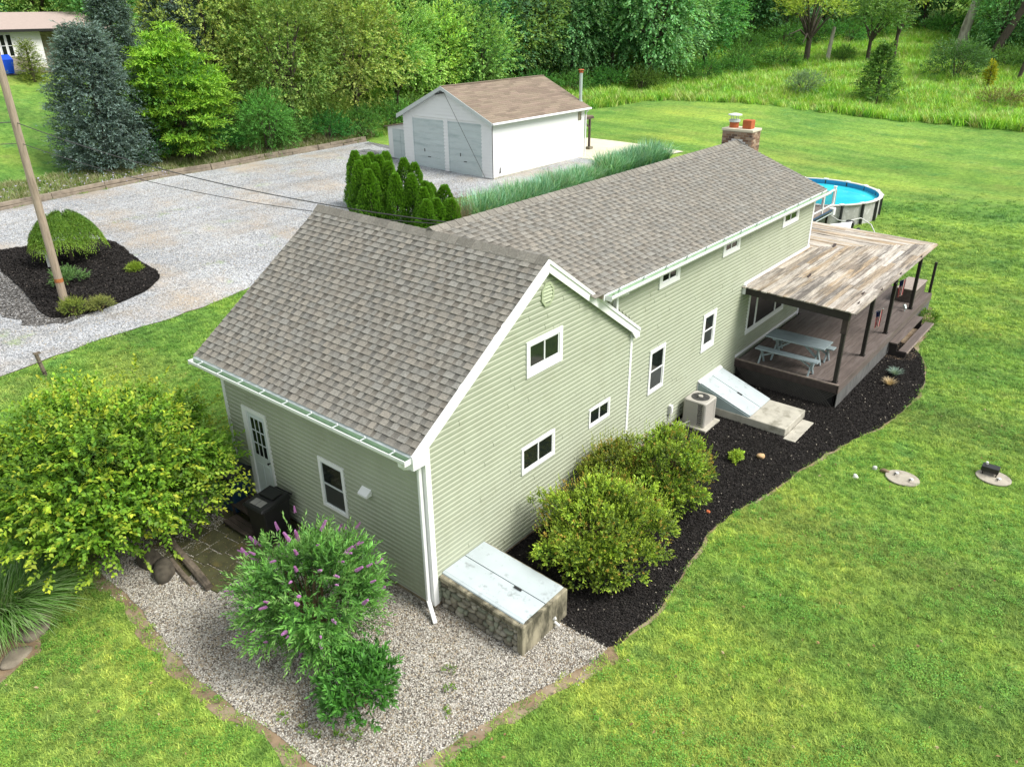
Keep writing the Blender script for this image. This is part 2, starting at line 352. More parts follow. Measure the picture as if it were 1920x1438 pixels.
def blobs(n, rad, zmin=-.3, shell=(.55, .95), br=(.22, .36)):
    d = sphere_dirs(n, zmin); rr = rng.uniform(*shell, n)[:, None]; return d * rr * np.array(rad), rng.uniform(*br, n), d
def branch_mesh(mb, base, ends, r0, r1=.02, n=6, wob=.12):
    base = Vector(base)
    for e in ends:
        e = Vector(e); mid = base.lerp(e, .5) + Vector((rnd.uniform(-1, 1), rnd.uniform(-1, 1), rnd.uniform(0, 1))) * wob * (e - base).length * .5
        mb.tube([base, base.lerp(mid, .5), mid, mid.lerp(e, .6), e], [r0, r0 * .85, r0 * .6, r0 * .35, r1], n, False)
def plant(name, label, cat, loc, foliage, stems=None, group=None, fname='foliage', m=FOL, sname='stem', smat='bark', extra=None):
    o = thing(name, label, cat, loc, group)
    V, F, Cc = foliage; me = mesh_np(fname, V, F, Cc); link(fname, me, m, o)
    if stems is not None:
        stems.v = [(x + loc[0], y + loc[1], z + loc[2]) for x, y, z in stems.v]
        stems.build(sname, smat, o, smooth=True, fix=False)
    return o
exec_later = []

# ================================================================== THE SETTING
def grid(name, xs, ys, zf, m):
    X, Y = np.meshgrid(xs, ys, indexing='ij'); Z = zf(X, Y); nx, ny = X.shape
    V = np.stack([X.ravel(), Y.ravel(), Z.ravel()], 1); i = np.arange(nx * ny).reshape(nx, ny)
    F = np.stack([i[:-1, :-1], i[1:, :-1], i[1:, 1:], i[:-1, 1:]], -1).reshape(-1, 4)
    me = mesh_np(name, V, F); me.polygons.foreach_set('use_smooth', [True] * len(me.polygons)); return link(name, me, m)
xs = np.concatenate([np.arange(-400, -40, 40), np.arange(-40, 120, 1.), np.arange(120, 600, 20)]); ys = np.concatenate([np.arange(-400, -40, 40), np.arange(-40, 90, 1.), np.arange(90, 500, 20)])
props(grid('lawn_ground', xs, ys, hh, 'lawn'), kind='structure')

def rough(poly, amp=.06, step=.25, seed=1):
    r = random.Random(seed); out_ = []
    n = len(poly)
    for i in range(n):
        p0, p1, p2, p3 = [Vector((*poly[(i + k) % n], 0)) for k in (-1, 0, 1, 2)]
        k = max(1, int((p2 - p1).length / step))
        for j in range(k):
            t_ = j / k
            q = .5 * ((2 * p1) + (p2 - p0) * t_ + (2 * p0 - 5 * p1 + 4 * p2 - p3) * t_ ** 2 + (3 * p1 - p0 - 3 * p2 + p3) * t_ ** 3)
            out_.append((q.x + r.uniform(-amp, amp), q.y + r.uniform(-amp, amp)))
    return out_
def sheet(name, poly, m, off, cell=1.0):
    bm = bmesh.new(); vs_ = [bm.verts.new((x, y, 0)) for x, y in poly]; f = bm.faces.new(vs_); bmesh.ops.triangulate(bm, faces=[f])
    xa = [p[0] for p in poly]; ya = [p[1] for p in poly]
    if max(ya) > 5 or max(xa) > 28:
        for ax, lo, hi in ((0, min(xa), max(xa)), (1, min(ya), max(ya))):
            c = math.ceil(lo / cell) * cell
            while c < hi:
                co = (c, 0, 0) if ax == 0 else (0, c, 0); no = (1, 0, 0) if ax == 0 else (0, 1, 0)
                bmesh.ops.bisect_plane(bm, geom=bm.verts[:] + bm.edges[:] + bm.faces[:], plane_co=co, plane_no=no); c += cell
    for v_ in bm.verts: v_.co.z = h1(v_.co.x, v_.co.y) + off
    bmesh.ops.recalc_face_normals(bm, faces=bm.faces)
    if bm.faces and sum(f_.normal.z for f_ in bm.faces) < 0: bmesh.ops.reverse_faces(bm, faces=bm.faces)
    me = bpy.data.meshes.new(name); bm.to_mesh(me); bm.free(); return props(link(name, me, m), kind='structure')
def inpoly(x, y, poly):
    x = np.asarray(x); y = np.asarray(y); c = np.zeros(x.shape, bool); n = len(poly)
    for i in range(n):
        x1, y1 = poly[i]; x2, y2 = poly[(i + 1) % n]
        if y1 == y2: continue
        c ^= ((y1 > y) != (y2 > y)) & (x < (x2 - x1) * (y - y1) / (y2 - y1) + x1)
    return c
GRAVEL = rough([(.3, .3), (-.3, 5.9), (-2.2, 6.8), (-3.33, 6.11), (-3.38, 4.68), (-3.55, 3.3), (-3.63, 1.95), (-3.58, .82), (-3.48, .23), (-3.44, -.55), (-3.4, -1.1), (-2.98, -1.72), (-2.42, -2.1), (-1.65, -2.27), (-.76, -2.48), (.16, -2.75), (1.2, -2.95), (1.25, -2.0), (1.3, -.2)], .03, .22, 3)
SOILB = rough([(.3, .2), (-.3, 6.4), (-2.2, 7.1), (-3.55, 6.3), (-3.58, 4.68), (-3.8, 3.3), (-3.85, 1.95), (-3.8, .7), (-3.65, .1), (-3.7, -.6), (-3.62, -1.3), (-3.1, -1.95), (-2.42, -2.32), (-1.65, -2.5), (-.76, -2.72), (.16, -2.98), (1.2, -3.2), (1.6, -1.5), (1.3, -.1)], .06, .22, 4)
MULCH = rough([(3.0, .1), (1.6, .1), (1.3, .05), (1.25, -.6), (1.22, -2.0), (1.2, -2.98), (1.71, -3.13), (2.97, -3.15), (4.41, -2.93), (5.62, -2.86), (6.66, -3.05), (7.81, -3.3), (9.41, -3.5), (11.1, -3.92), (12.71, -4.35), (14.82, -4.48), (16.48, -4.26), (18.03, -3.66), (18.5, -3.0), (18.6, -2.2), (18.6, -.2), (18.3, .1), (17, .1)], .035, .25, 5)
ISLAND = rough([(2.3, 27.25), (3.86, 27.1), (5.2, 26.8), (6.35, 25.46), (5.85, 22.18), (5.48, 19.79), (4.29, 18.72), (2.73, 18.23), (1.4, 18.4), (1.08, 19.2), (1.4, 21.27), (1.93, 25.06)], .04, .3, 6)
FRINGE = rough([(1.9, 27.5), (2.4, 25.2), (1.6, 21.2), (1.4, 19.0), (2.0, 18.3), (1.2, 17.9), (.4, 18.6), (.3, 20.5), (.9, 23), (1.1, 26.5)], .2, .3, 7)
DRIVE = rough([(-40, 15.9), (-12, 15.7), (-4.09, 15.66), (-1.55, 15.68), (0, 15.9), (1.68, 16.09), (3.44, 16.12), (5.51, 16.3), (7.27, 16.67), (9.88, 17.3), (15, 18.2), (18, 19.3), (22, 20.0), (26, 18.9), (34.5, 18.6), (34.9, 21.3), (30, 24), (26.6, 24), (26.5, 29.5), (25.4, 31), (27.2, 34.6), (29.8, 36.0), (25.4, 35.75), (21.2, 35.6), (17.2, 35.3), (13.97, 35.35), (10.8, 35.0), (7.9, 34.7), (5.2, 34.2), (3, 34.1), (0, 34.2), (-12, 33.6), (-40, 33)], .06, .5, 8)
PATIO = [(34.9, 19.3), (38, 18.0), (41.6, 17.4), (41.0, 24.9), (34.9, 25)]
BEDL = rough([(-4.5, 5.4), (-4.85, 4.85), (-5.4, 4.5), (-6.3, 4.3), (-9, 4.5), (-9, 7.5), (-6, 7.6), (-4.9, 6.9)], .08, .25, 9)
sheet('drive_edge_soil', [(x, y) for x, y in DRIVE], 'soil', .015)
sheet('driveway', DRIVE, 'driveway_gravel', .03)
sheet('mulch_island_fringe', FRINGE, 'island_fringe', .045)
sheet('mulch_island', ISLAND, 'mulch', .07)
sheet('gravel_bed_soil_edge', SOILB, 'soil', .008)
sheet('gravel_bed', GRAVEL, 'bed_gravel', .016)
def outset(poly, d):
    n = len(poly); ar = sum(poly[i][0] * poly[(i + 1) % n][1] - poly[(i + 1) % n][0] * poly[i][1] for i in range(n)); sg = 1 if ar > 0 else -1; o = []
    for i in range(0, n):
        a, b_ = Vector(poly[i - 3]), Vector(poly[(i + 3) % n]); t_ = (b_ - a).normalized(); o.append((poly[i][0] + sg * t_.y * d * (.6 + .5 * math.sin(i * .7) + .3 * math.sin(i * .31)), poly[i][1] - sg * t_.x * d * (.6 + .5 * math.sin(i * .7) + .3 * math.sin(i * .31))))
    return o
sheet('mulch_bed_soil_edge', outset(MULCH, .07), 'soil', .018)
sheet('mulch_bed', MULCH, 'mulch', .024)
sheet('garage_patio', PATIO, 'patio_concrete', .05)
sheet('rock_bed_soil', BEDL, 'soil', .012)
sheet('bare_soil_by_steps', rough([(16.9, -3.2), (17.3, -3.75), (18.6, -3.6), (20.9, -3.35), (22.6, -2.9), (22.8, -2.2), (21, -2.9), (17, -2.9)], .06, .25, 12), 'soil', .03)
POOLC, POOLR = (34.4, 6.1), 3.5

# ---- instanced ground cover
def scatter(name, P, rot, scl, srcs, kind_label=None):
    """one object whose points carry small source meshes (geometry nodes)"""
    P = np.asarray(P, dtype=np.float32); n = len(P)
    me = bpy.data.meshes.new(name); me.vertices.add(n); me.vertices.foreach_set('co', P.ravel())
    for an, ty, dat in (('rot', 'FLOAT_VECTOR', rot), ('scl', 'FLOAT', scl)):
        a = me.attributes.new(an, ty, 'POINT'); a.data.foreach_set('vector' if ty == 'FLOAT_VECTOR' else 'value', np.asarray(dat, dtype=np.float32).ravel())
    a = me.attributes.new('pick', 'INT', 'POINT'); a.data.foreach_set('value', rng.integers(0, len(srcs), n).astype(np.int32))
    o = bpy.data.objects.new(name, me); COL.objects.link(o)
    g = bpy.data.node_groups.new(name, 'GeometryNodeTree'); g.interface.new_socket('Geometry', in_out='INPUT', socket_type='NodeSocketGeometry'); g.interface.new_socket('Geometry', in_out='OUTPUT', socket_type='NodeSocketGeometry')
    gi = g.nodes.new('NodeGroupInput'); go = g.nodes.new('NodeGroupOutput'); m2p = g.nodes.new('GeometryNodeMeshToPoints'); ins = g.nodes.new('GeometryNodeInstanceOnPoints')
    gg = g.nodes.new('GeometryNodeGeometryToInstance'); 
    def na(nm, ty):
        x = g.nodes.new('GeometryNodeInputNamedAttribute'); x.data_type = ty; x.inputs['Name'].default_value = nm; return x.outputs[0]
    for s in reversed(srcs):
        oi_ = g.nodes.new('GeometryNodeObjectInfo'); oi_.inputs['Object'].default_value = s; oi_.inputs['As Instance'].default_value = True
        g.links.new(oi_.outputs['Geometry'], gg.inputs[0])
    g.links.new(gi.outputs[0], m2p.inputs[0]); g.links.new(m2p.outputs[0], ins.inputs['Points']); g.links.new(gg.outputs[0], ins.inputs['Instance'])
    ins.inputs['Pick Instance'].default_value = True; g.links.new(na('pick', 'INT'), ins.inputs['Instance Index'])
    g.links.new(na('rot', 'FLOAT_VECTOR'), ins.inputs['Rotation']); g.links.new(na('scl', 'FLOAT'), ins.inputs['Scale']); g.links.new(ins.outputs[0], go.inputs[0])
    md = o.modifiers.new('scatter', 'NODES'); md.node_group = g
    return props(o, kind='stuff')
def src(name, V, F, colr, m):
    me = mesh_np(name, V, F, colr); me.materials.append(MATS[m] if isinstance(m, str) else m); return bpy.data.objects.new(name, me)
def tuft(n, r, hgt, wd, lean=.6, colr=None, segs=1):
    a = rng.uniform(0, 2 * math.pi, n); rr = r * np.sqrt(rng.uniform(0, 1, n)); P = np.stack([rr * np.cos(a), rr * np.sin(a), np.zeros(n)], 1)
    b_ = rng.uniform(0, 2 * math.pi, n); D = np.stack([np.cos(b_) * lean, np.sin(b_) * lean, np.ones(n)], 1) * rng.uniform(.6, 1.1, (n, 1)); N = np.stack([np.cos(b_), np.sin(b_), np.zeros(n) - .2], 1)
    S = nrm(np.cross(D, N)) * wd / 2; H = D * hgt
    a0 = P - S; a1 = P + S; mid = P + H * .55; tip = P + H + N * hgt * .35 * lean
    V = np.stack([a0, a1, mid + S * .7, mid - S * .7, tip], 1).reshape(-1, 3); i = np.arange(n)[:, None] * 5
    F = np.concatenate([i + [0, 1, 2], i + [0, 2, 3], i + [3, 2, 4]], 1).reshape(-1, 3)
    cc = np.ones((len(V), 3)) if colr is None else np.repeat(np.array(colr)[rng.integers(0, len(colr), n)] * rng.uniform(.75, 1.25, (n, 1)), 5, axis=0)
    return V, F, cc
def pol(n, r0, r1, a0, a1, pw_=1.0):
    r = r0 + (r1 - r0) * rng.uniform(0, 1, n) ** pw_; a = np.radians(rng.uniform(a0, a1, n)); return CAM.x + r * np.sin(a), CAM.y + r * np.cos(a)
def lawnmask(x, y, pads=True):
    k = ~(inpoly(x, y, SOILB) & ~(rng.uniform(0, 1, x.shape) < .3)) & ~inpoly(x, y, GRAVEL) & ~inpoly(x, y, MULCH) & ~inpoly(x, y, DRIVE) & ~inpoly(x, y, BEDL)
    k &= ~((x > -.6) & (x < 17.6) & (y > -.1) & (y < 7)) & ~((x > 12) & (x < 22.4) & (y > -3.0) & (y < 6))
    k &= ~((x - POOLC[0]) ** 2 + (y - POOLC[1]) ** 2 < POOLR ** 2) & ~((x - 9.95) ** 2 + (y + 5.38) ** 2 < .40 ** 2) & ~((x - 11.28) ** 2 + (y + 7.01) ** 2 < .40 ** 2)
    k &= ~((x > 34.8) & (x < 41.5) & (y > 17.4) & (y < 25)) & ~((x > 26.2) & (x < 35.6) & (y > 21) & (y < 32))
    k &= ~((x > 16.9) & (x < 20.6) & (y > -3.5) & (y < -2.8))
    return k
LAWNG = None
def make_lawn():
    tufts = [src('grass_tuft', *tuft(16, .085, .055, .012, .8), 'grass_blade') for _ in range(4)]
    x, y = pol(360000, 4, 52, -2, 104, .74); k = lawnmask(x, y) & (rng.uniform(0, 1, x.shape) < np.clip((52 - np.hypot(x - CAM.x, y - CAM.y)) / 34, 0, 1) ** 1.3); x, y = x[k], y[k]; n = len(x); d = np.hypot(x - CAM.x, y - CAM.y)
    P = np.stack([x, y, hh(x, y) - .004], 1)
    s = rng.uniform(.6, 1.25, n) * (1 + np.clip(d - 18, 0, 40) / 28)
    scatter('lawn_grass', P, np.stack([rng.normal(0, .12, n), rng.normal(0, .12, n), rng.uniform(0, 6.3, n)], 1), s, tufts)
    def clov():
        a = rng.uniform(0, 6.28, 26); rr = .09 * np.sqrt(rng.uniform(0, 1, 26)); P_ = np.stack([rr * np.cos(a), rr * np.sin(a), rng.uniform(.03, .065, 26)], 1)
        return leaves(P_, np.stack([np.cos(a * 3), np.sin(a * 3), rng.uniform(-.1, .3, 26)], 1), np.stack([rng.normal(0, .3, 26), rng.normal(0, .3, 26), np.ones(26)], 1), .022, .02, np.array([(.15, .36, .05), (.24, .46, .07), (.10, .27, .04)])[rng.integers(0, 3, 26)], .1)
    cl = [src('clover_clump', *clov(), FOL) for _ in range(3)]
    x, y = pol(70000, 4, 30, -2, 104, .75); q = np.sin(x * 1.3 + 2 * np.sin(y * .9)) * np.sin(y * 1.1 + 1.7 * np.sin(x * .7)) + .5 * np.sin(x * 3.1 + y * 2.3)
    k = lawnmask(x, y) & (q > .75 + rng.normal(0, .75, x.shape)); x, y = x[k], y[k]; n = len(x)
    scatter('lawn_clover', np.stack([x, y, hh(x, y)], 1), np.stack([rng.normal(0, .1, n), rng.normal(0, .1, n), rng.uniform(0, 6.3, n)], 1), rng.uniform(.5, 1.3, n), cl)
make_lawn()
def stonesrc(c, m='stones', flat=.6):
    bm = bmesh.new(); bmesh.ops.create_icosphere(bm, subdivisions=1, radius=1)
    for v_ in bm.verts: v_.co = Vector((v_.co.x * rnd.uniform(.7, 1.2), v_.co.y * rnd.uniform(.6, 1.1), v_.co.z * flat * rnd.uniform(.7, 1.1)))
    V = np.array([v_.co[:] for v_ in bm.verts]); F = np.array([[v_.index for v_ in f.verts] for f in bm.faces]); bm.free()
    return src('gravel_stone', V, F, np.broadcast_to(np.array(c), (len(V), 3)), m)
def fillpoly(poly, n, zoff, excl=None):
    xa = np.array(poly); x = rng.uniform(xa[:, 0].min(), xa[:, 0].max(), n); y = rng.uniform(xa[:, 1].min(), xa[:, 1].max(), n); k = inpoly(x, y, poly)
    if excl is not None: k &= ~excl(x, y)
    x, y = x[k], y[k]; return np.stack([x, y, hh(x, y) + zoff], 1)
st = [stonesrc(c) for c in ((.48, .46, .41), (.39, .37, .32), (.27, .25, .215), (.6, .58, .53), (.15, .14, .12), (.34, .285, .2), (.09, .08, .07), (.42, .4, .36))]
P = fillpoly(GRAVEL, 100000, .02, lambda x, y: (x > -.1) & (y > -.05)); n = len(P)
scatter('gravel_bed_stones', P, rng.uniform(-.5, .5, (n, 3)) * [1, 1, 12], rng.uniform(.008, .021, n), st)
P = fillpoly(rough([(x * 1.03 - .03, y * 1.02) for x, y in GRAVEL[::4]], .25, .3), 5000, .012, lambda x, y: (x > -.1) & (y > -.05)); n = len(P)
scatter('strayed_gravel_stones', P, rng.uniform(-.5, .5, (n, 3)) * [1, 1, 12], rng.uniform(.010, .022, n), st)
def chipsrc(c):
    V, F, cc = leaves(np.array([[-.5, 0, .1], [-.4, .1, .3]]), np.array([[1, .1, .1], [.9, -.3, .3]]), np.array([[0, .2, 1.], [.3, 0, 1.]]), 1.0, .45, np.array([c, c]), .3); return src('mulch_chip', V, F, cc, 'stones')
ch = [chipsrc(c) for c in ((.016, .014, .013), (.024, .021, .02), (.010, .009, .009), (.034, .03, .027), (.018, .014, .012), (.05, .044, .04), (.02, .017, .016), (.012, .011, .01), (.016, .014, .013), (.024, .021, .02))]
P = fillpoly(MULCH, 210000, .026, lambda x, y: (y > .03)); n = len(P)
scatter('mulch_bed_chips', P, rng.normal(0, .35, (n, 3)) + rng.uniform(0, 6.3, (n, 1)) * [0, 0, 1], rng.uniform(.02, .052, n), ch)
P = fillpoly(MULCH, 800, .05, lambda x, y: (y > .03)); n = len(P)
scatter('pale_chips_on_mulch', P, rng.normal(0, .4, (n, 3)) + rng.uniform(0, 6.3, (n, 1)) * [0, 0, 1], rng.uniform(.02, .05, n), [chipsrc((.3, .27, .22)), stonesrc((.5, .48, .45))][:1])
P = fillpoly(ISLAND, 60000, .075); n = len(P)
scatter('mulch_island_chips', P, rng.normal(0, .35, (n, 3)) + rng.uniform(0, 6.3, (n, 1)) * [0, 0, 1], rng.uniform(.04, .085, n), ch)
P = fillpoly(ISLAND, 500, .1); n = len(P)
scatter('pale_chips_on_island', P, rng.normal(0, .4, (n, 3)), rng.uniform(.03, .06, n), [chipsrc((.24, .2, .17))])
P = fillpoly([(-8, 15.9), (0, 16), (5.5, 16.4), (10, 17.4), (16, 18.6), (26, 20), (26, 34), (0, 34), (-8, 33)], 60000, .035, lambda x, y: inpoly(x, y, ISLAND) | ~inpoly(x, y, DRIVE)); n = len(P)
std = [stonesrc(c) for c in ((.44, .445, .45), (.37, .38, .39), (.29, .295, .305), (.52, .52, .52), (.2, .205, .21), (.38, .34, .28))]
scatter('driveway_loose_stones', P, rng.uniform(-.5, .5, (n, 3)) * [1, 1, 12], rng.uniform(.015, .035, n), std)

# ================================================================== THE HOUSE
house = thing('house', 'sage green vinyl-sided two-part house with grey-brown shingle roofs and white trim', 'house', (0, 0, 0))
W, D, L = 6.43, 6.15, 17.22
XR = 3.215
def gz(x): return 3.50 + (x + .374) * .6735 if x < XR else 5.93 - (x - XR) * .705      # underside line of the gable roof
YW = .05
FRONT = lambda u, d, z: (u, -d, z)
LONG = lambda u, d, z: (u, YW - d, z)
LEFT = lambda u, d, z: (-d, u, z)
def mbox(mb, mp, u0, u1, d0, d1, z0, z1):
    mb.hexa([mp(u0, d0, z0), mp(u1, d0, z0), mp(u1, d1, z0), mp(u0, d1, z0), mp(u0, d0, z1), mp(u1, d0, z1), mp(u1, d1, z1), mp(u0, d1, z1)])
# structural walls behind the siding
mb = MB(); mb.prism([(0, 0, .18), (W, 0, .18), (W, 0, gz(W) - .12), (XR, 0, 5.8), (0, 0, gz(0) - .1)], (0, D, 0)); mb.build('gable_wall', 'siding', house)
mb = MB(); mb.prism([(W + .01, YW, .2), (W + .01, YW + 5.7, .2), (W + .01, YW + 5.7, 4.7), (W + .01, YW + 2.85, 5.85), (W + .01, YW, 4.75)], (L - W - .01, 0, 0)); mb.build('long_wall', 'siding', house)
mb = MB(); mb.prism([(4.2, YW, 3.0), (4.2, YW + 5.6, 3.0), (4.2, YW + 5.6, 4.7), (4.2, YW + 2.85, 5.85), (4.2, YW, 4.75)], (W - 4.2, 0, 0)); mb.build('long_wall', 'siding', house)
mb = MB(); mb.box(.03, W - .02, .03, D - .03, -.3, .178); mb.box(W, L - .04, YW + .05, 5.7, -.3, .198); mb.box(13.0, L - .03, YW + .03, 5.7, -.3, .2); mb.build('foundation', 'foundation', house)
CR = .1016
WIN = {'F': [(2.659, 3.775, 3.723, 4.447), (4.809, 5.626, 1.72, 2.173), (2.502, 3.574, 1.675, 2.272)],
       'L': [(2.236, 3.006, 1.06, 2.198), (4.651, 5.501, .39, 2.512)],
       'W': [(7.384, 8.115, 1.494, 2.659), (10.074, 10.825, 1.687, 2.751), (7.561, 8.521, 4.133, 4.498), (10.802, 11.798, 4.122, 4.475), (14.692, 15.908, 4.091, 4.479), (12.936, 15.739, 1.297, 2.62)]}
def course(mp, z0, z1, lo0, hi0, lo1, hi1, wins, joints):
    """one lap of siding, clipped to slanted ends, cut round the windows"""
    cuts = []
    for a, b2, c, d2 in wins:
        if z1 > c + .05 and z0 < d2 - .05: cuts.append((a + .03, b2 - .03))
    segs = [(lo0, lo1, hi0, hi1)]
    for a, b2 in sorted(cuts):
        nx = []
        for s in segs:
            if b2 <= min(s[0], s[1]) or a >= max(s[2], s[3]): nx.append(s); continue
            if a > s[0]: nx.append((s[0], s[1], a, a))
            if b2 < s[2]: nx.append((b2, b2, s[2], s[3]))
        segs = nx
    k = 0
    for a0, a1, b0, b1 in segs:
        pts = [(a0, a1)] + [(j, j) for j in sorted(joints) if max(a0, a1) + .3 < j < min(b0, b1) - .3] + [(b0, b1)]
        for (p0, p1), (q0, q1) in zip(pts[:-1], [(a_ - .007, b_ - .007) for a_, b_ in pts[1:-1]] + [pts[-1]]):
            mb = MB(); e = .003 * (k % 2); k += 1; h = z1 - z0
            pr = [(.026 + e, 0), (.027 + e, h * .52), (.008 + e, h * .72), (.005 + e, h), (.0, h), (.0, 0)]
            V = []
            for pp, qq, t_ in ((p0, p1, 0), (q0, q1, 0)):
                for dd, z in pr: V.append(mp(pp + (qq - pp) * z / h, dd, z0 + z))
            n = len(pr); mb.add(V, [tuple(range(n)), tuple(range(n, 2 * n))[::-1]] + [(i, (i + 1) % n, n + (i + 1) % n, n + i) for i in range(n)])
            mb.build('siding_board', 'siding', house)
z = .17
r_ = random.Random(3)
while z < 5.75:
    z1 = min(z + CR, 5.78); hx = lambda zz: (max(.0, (zz + .12 - 3.5) / .6735 - .374), min(W, XR + (5.93 - zz - .12) / .705))
    a0, b0 = hx(z); a1, b1 = hx(z1)
    if b1 - a1 > .1: course(FRONT, z, z1, a0, b0, a1, b1, WIN['F'], [r_.uniform(.6, 5.8) for _ in range(2)] if r_.random() < .8 else [])
    z = z1
z = .17
while z < 3.5:
    course(LEFT, z, z + CR, 0, D, 0, D, WIN['L'], [r_.uniform(.6, 5.6)] if r_.random() < .6 else []); z += CR
z = .2
while z < 4.72:
    z1 = min(z + CR, 4.74); lo = W + .02 if z < gz(W) else max(4.6, XR + (5.93 - z + .05) / .705)
    course(LONG, z, z1, lo, L, lo, L, WIN['W'], [r_.uniform(7, 16.5) for _ in range(3)] if r_.random() < .8 else []); z = z1

# trim
def trim(name, mp, u0, u1, d0, d1, z0, z1, m='white_trim'):
    mb = MB(); mbox(mb, mp, u0, u1, d0, d1, z0, z1); return mb.build(name, m, house, bevel=.004)
mb = MB(); mb.box(-.032, .085, -.034, -.001, .13, 3.46); mb.box(-.033, -.002, -.033, .085, .13, 3.46); mb.build('corner_board', 'white_trim', house)
trim('corner_board', LEFT, D - .08, D + .03, .0, .034, .13, 3.42)
mb = MB(); mb.box(W - .06, W + .032, -.034, 0, .14, gz(W) - .15); mb.box(W, W + .033, -.033, YW, .14, gz(W) - .15); mb.build('corner_board', 'white_trim', house)
trim('corner_board', LONG, L - .085, L + .03, -.02, .036, .2, 4.68)
trim('soffit_moulding', LONG, 4.9, L, .0, .03, 4.62, 4.70)
trim('starter_strip', FRONT, 0, W, 0, .012, .13, .168, 'grey_trim')
trim('starter_strip', LONG, W, 12.4, 0, .012, .165, .198, 'grey_trim')
trim('starter_strip', LEFT, 0, D, 0, .012, .13, .168, 'grey_trim')
trim('ledger_trim', LONG, 12.42, L + .02, .017, .035, .74, .83)

def window(mp, a, b2, z0, z1, kind, cw=(.07, .07, .07, .07), depth=.045):
    """casing ring > sash frames and panes; cw = left, right, bottom, top widths"""
    o0 = ORG[house.name]; l, r2, bt, tp = cw
    mb = MB(); mbox(mb, mp, a, b2, 0, depth, z0, z0 + bt); mbox(mb, mp, a, b2, 0, depth, z1 - tp, z1); mbox(mb, mp, a, a + l, 0, depth - .001, z0 + bt, z1 - tp); mbox(mb, mp, b2 - r2, b2, 0, depth - .001, z0 + bt, z1 - tp)
    wn = mb.build('window', 'white_trim', house)
    ia, ib, iz0, iz1 = a + l, b2 - r2, z0 + bt, z1 - tp
    if kind == 'slider': cells = [(ia, (ia + ib) / 2 + .012, iz0, iz1, .020), ((ia + ib) / 2 - .012, ib, iz0, iz1, .032)]
    elif kind == 'hung': mz = (iz0 + iz1) / 2; cells = [(ia, ib, mz - .015, iz1, .034), (ia, ib, iz0, mz + .015, .022)]
    else: wd = ib - ia; cells = [(ia, ia + wd * .21, iz0, iz1, .03), (ia + wd * .21, ia + wd * .77, iz0, iz1, .034), (ia + wd * .77, ib, iz0, iz1, .03)]
    fr = .028 if kind != 'picture' else .045
    for c in cells:
        mb = MB(); u0, u1, q0, q1, dd = c
        mbox(mb, mp, u0, u1, .006, dd, q0, q0 + fr); mbox(mb, mp, u0, u1, .006, dd, q1 - fr, q1); mbox(mb, mp, u0, u0 + fr, .006, dd - .001, q0 + fr, q1 - fr); mbox(mb, mp, u1 - fr, u1, .006, dd - .001, q0 + fr, q1 - fr)
        mb.build('sash', 'white_trim' if mp is not LEFT else 'grey_trim', wn)
        mb = MB(); mbox(mb, mp, u0 + fr, u1 - fr, .004, .0195 if kind != 'slider' or c is cells[0] else .021, q0 + fr, q1 - fr)
        mb.build('pane', 'glass' if not (kind == 'hung' and c is cells[1]) else 'screen', wn)
    return wn
F_, L_, W_ = WIN['F'], WIN['L'], WIN['W']
window(FRONT, *F_[0], 'slider', (.1, .1, .17, .1), .05)
window(FRONT, *F_[1], 'slider', (.05, .05, .06, .05)); window(FRONT, *F_[2], 'slider', (.06, .06, .07, .06))
window(LEFT, *L_[0], 'hung', (.07, .07, .07, .09))
window(LONG, *W_[0], 'hung', (.08, .06, .08, .08)); window(LONG, *W_[1], 'hung', (.12, .12, .16, .09))
for q in W_[2:5]: window(LONG, *q, 'slider', (.14, .14, .11, .05), .05)
window(LONG, *W_[5], 'picture', (.07, .07, .1, .07))
# back door of the gable block
door = thing('door', None, None, parent=house)
a, b2, z0, z1 = L_[1]
mb = MB(); mbox(mb, LEFT, a, a + .06, 0, .05, z0, z1); mbox(mb, LEFT, b2 - .14, b2, 0, .055, z0, z1); mbox(mb, LEFT, a + .06, b2 - .14, 0, .05, z1 - .09, z1); mbox(mb, LEFT, a, b2, 0, .09, z0 - .05, z0)
mb.build('door_frame', 'white_trim', door)
mb = MB(); u0, u1 = a + .062, b2 - .142; mbox(mb, LEFT, u0, u1, .004, .022, z0 + .002, z1 - .092)
for k in range(2):   # raised lower panels
    c0 = u0 + .09 + k * .26; mbox(mb, LEFT, c0, c0 + .2, .022, .03, z0 + .18, z0 + .8)
g0, g1, q0, q1 = u0 + .09, u1 - .09, z0 + 1.0, z1 - .2
for i in range(4): uu = g0 + (g1 - g0) * i / 3; mbox(mb, LEFT, uu - .012, uu + .012, .022, .033, q0, q1)
for i in range(4): zz = q0 + (q1 - q0) * i / 3; mbox(mb, LEFT, g0 - .012, g1 + .012, .022, .0325, zz - .012, zz + .012)
mb.build('door_panel', 'door_paint', door)
for i in range(3):
    for j in range(3):
        mb = MB(); mbox(mb, LEFT, g0 + (g1 - g0) * i / 3 + .012, g0 + (g1 - g0) * (i + 1) / 3 - .012, .022, .026, q0 + (q1 - q0) * j / 3 + .012, q0 + (q1 - q0) * (j + 1) / 3 - .012); mb.build('pane', 'glass', door)
mb = MB(); mb.tube([(-.022, a + .11, z0 + .95), (-.075, a + .11, z0 + .95)], .012, 8); mb.tube([(-.06, a + .11, z0 + .95), (-.09, a + .11, z0 + .95)], [.02, .027], 10); mb.build('handle', 'dark_metal', door)
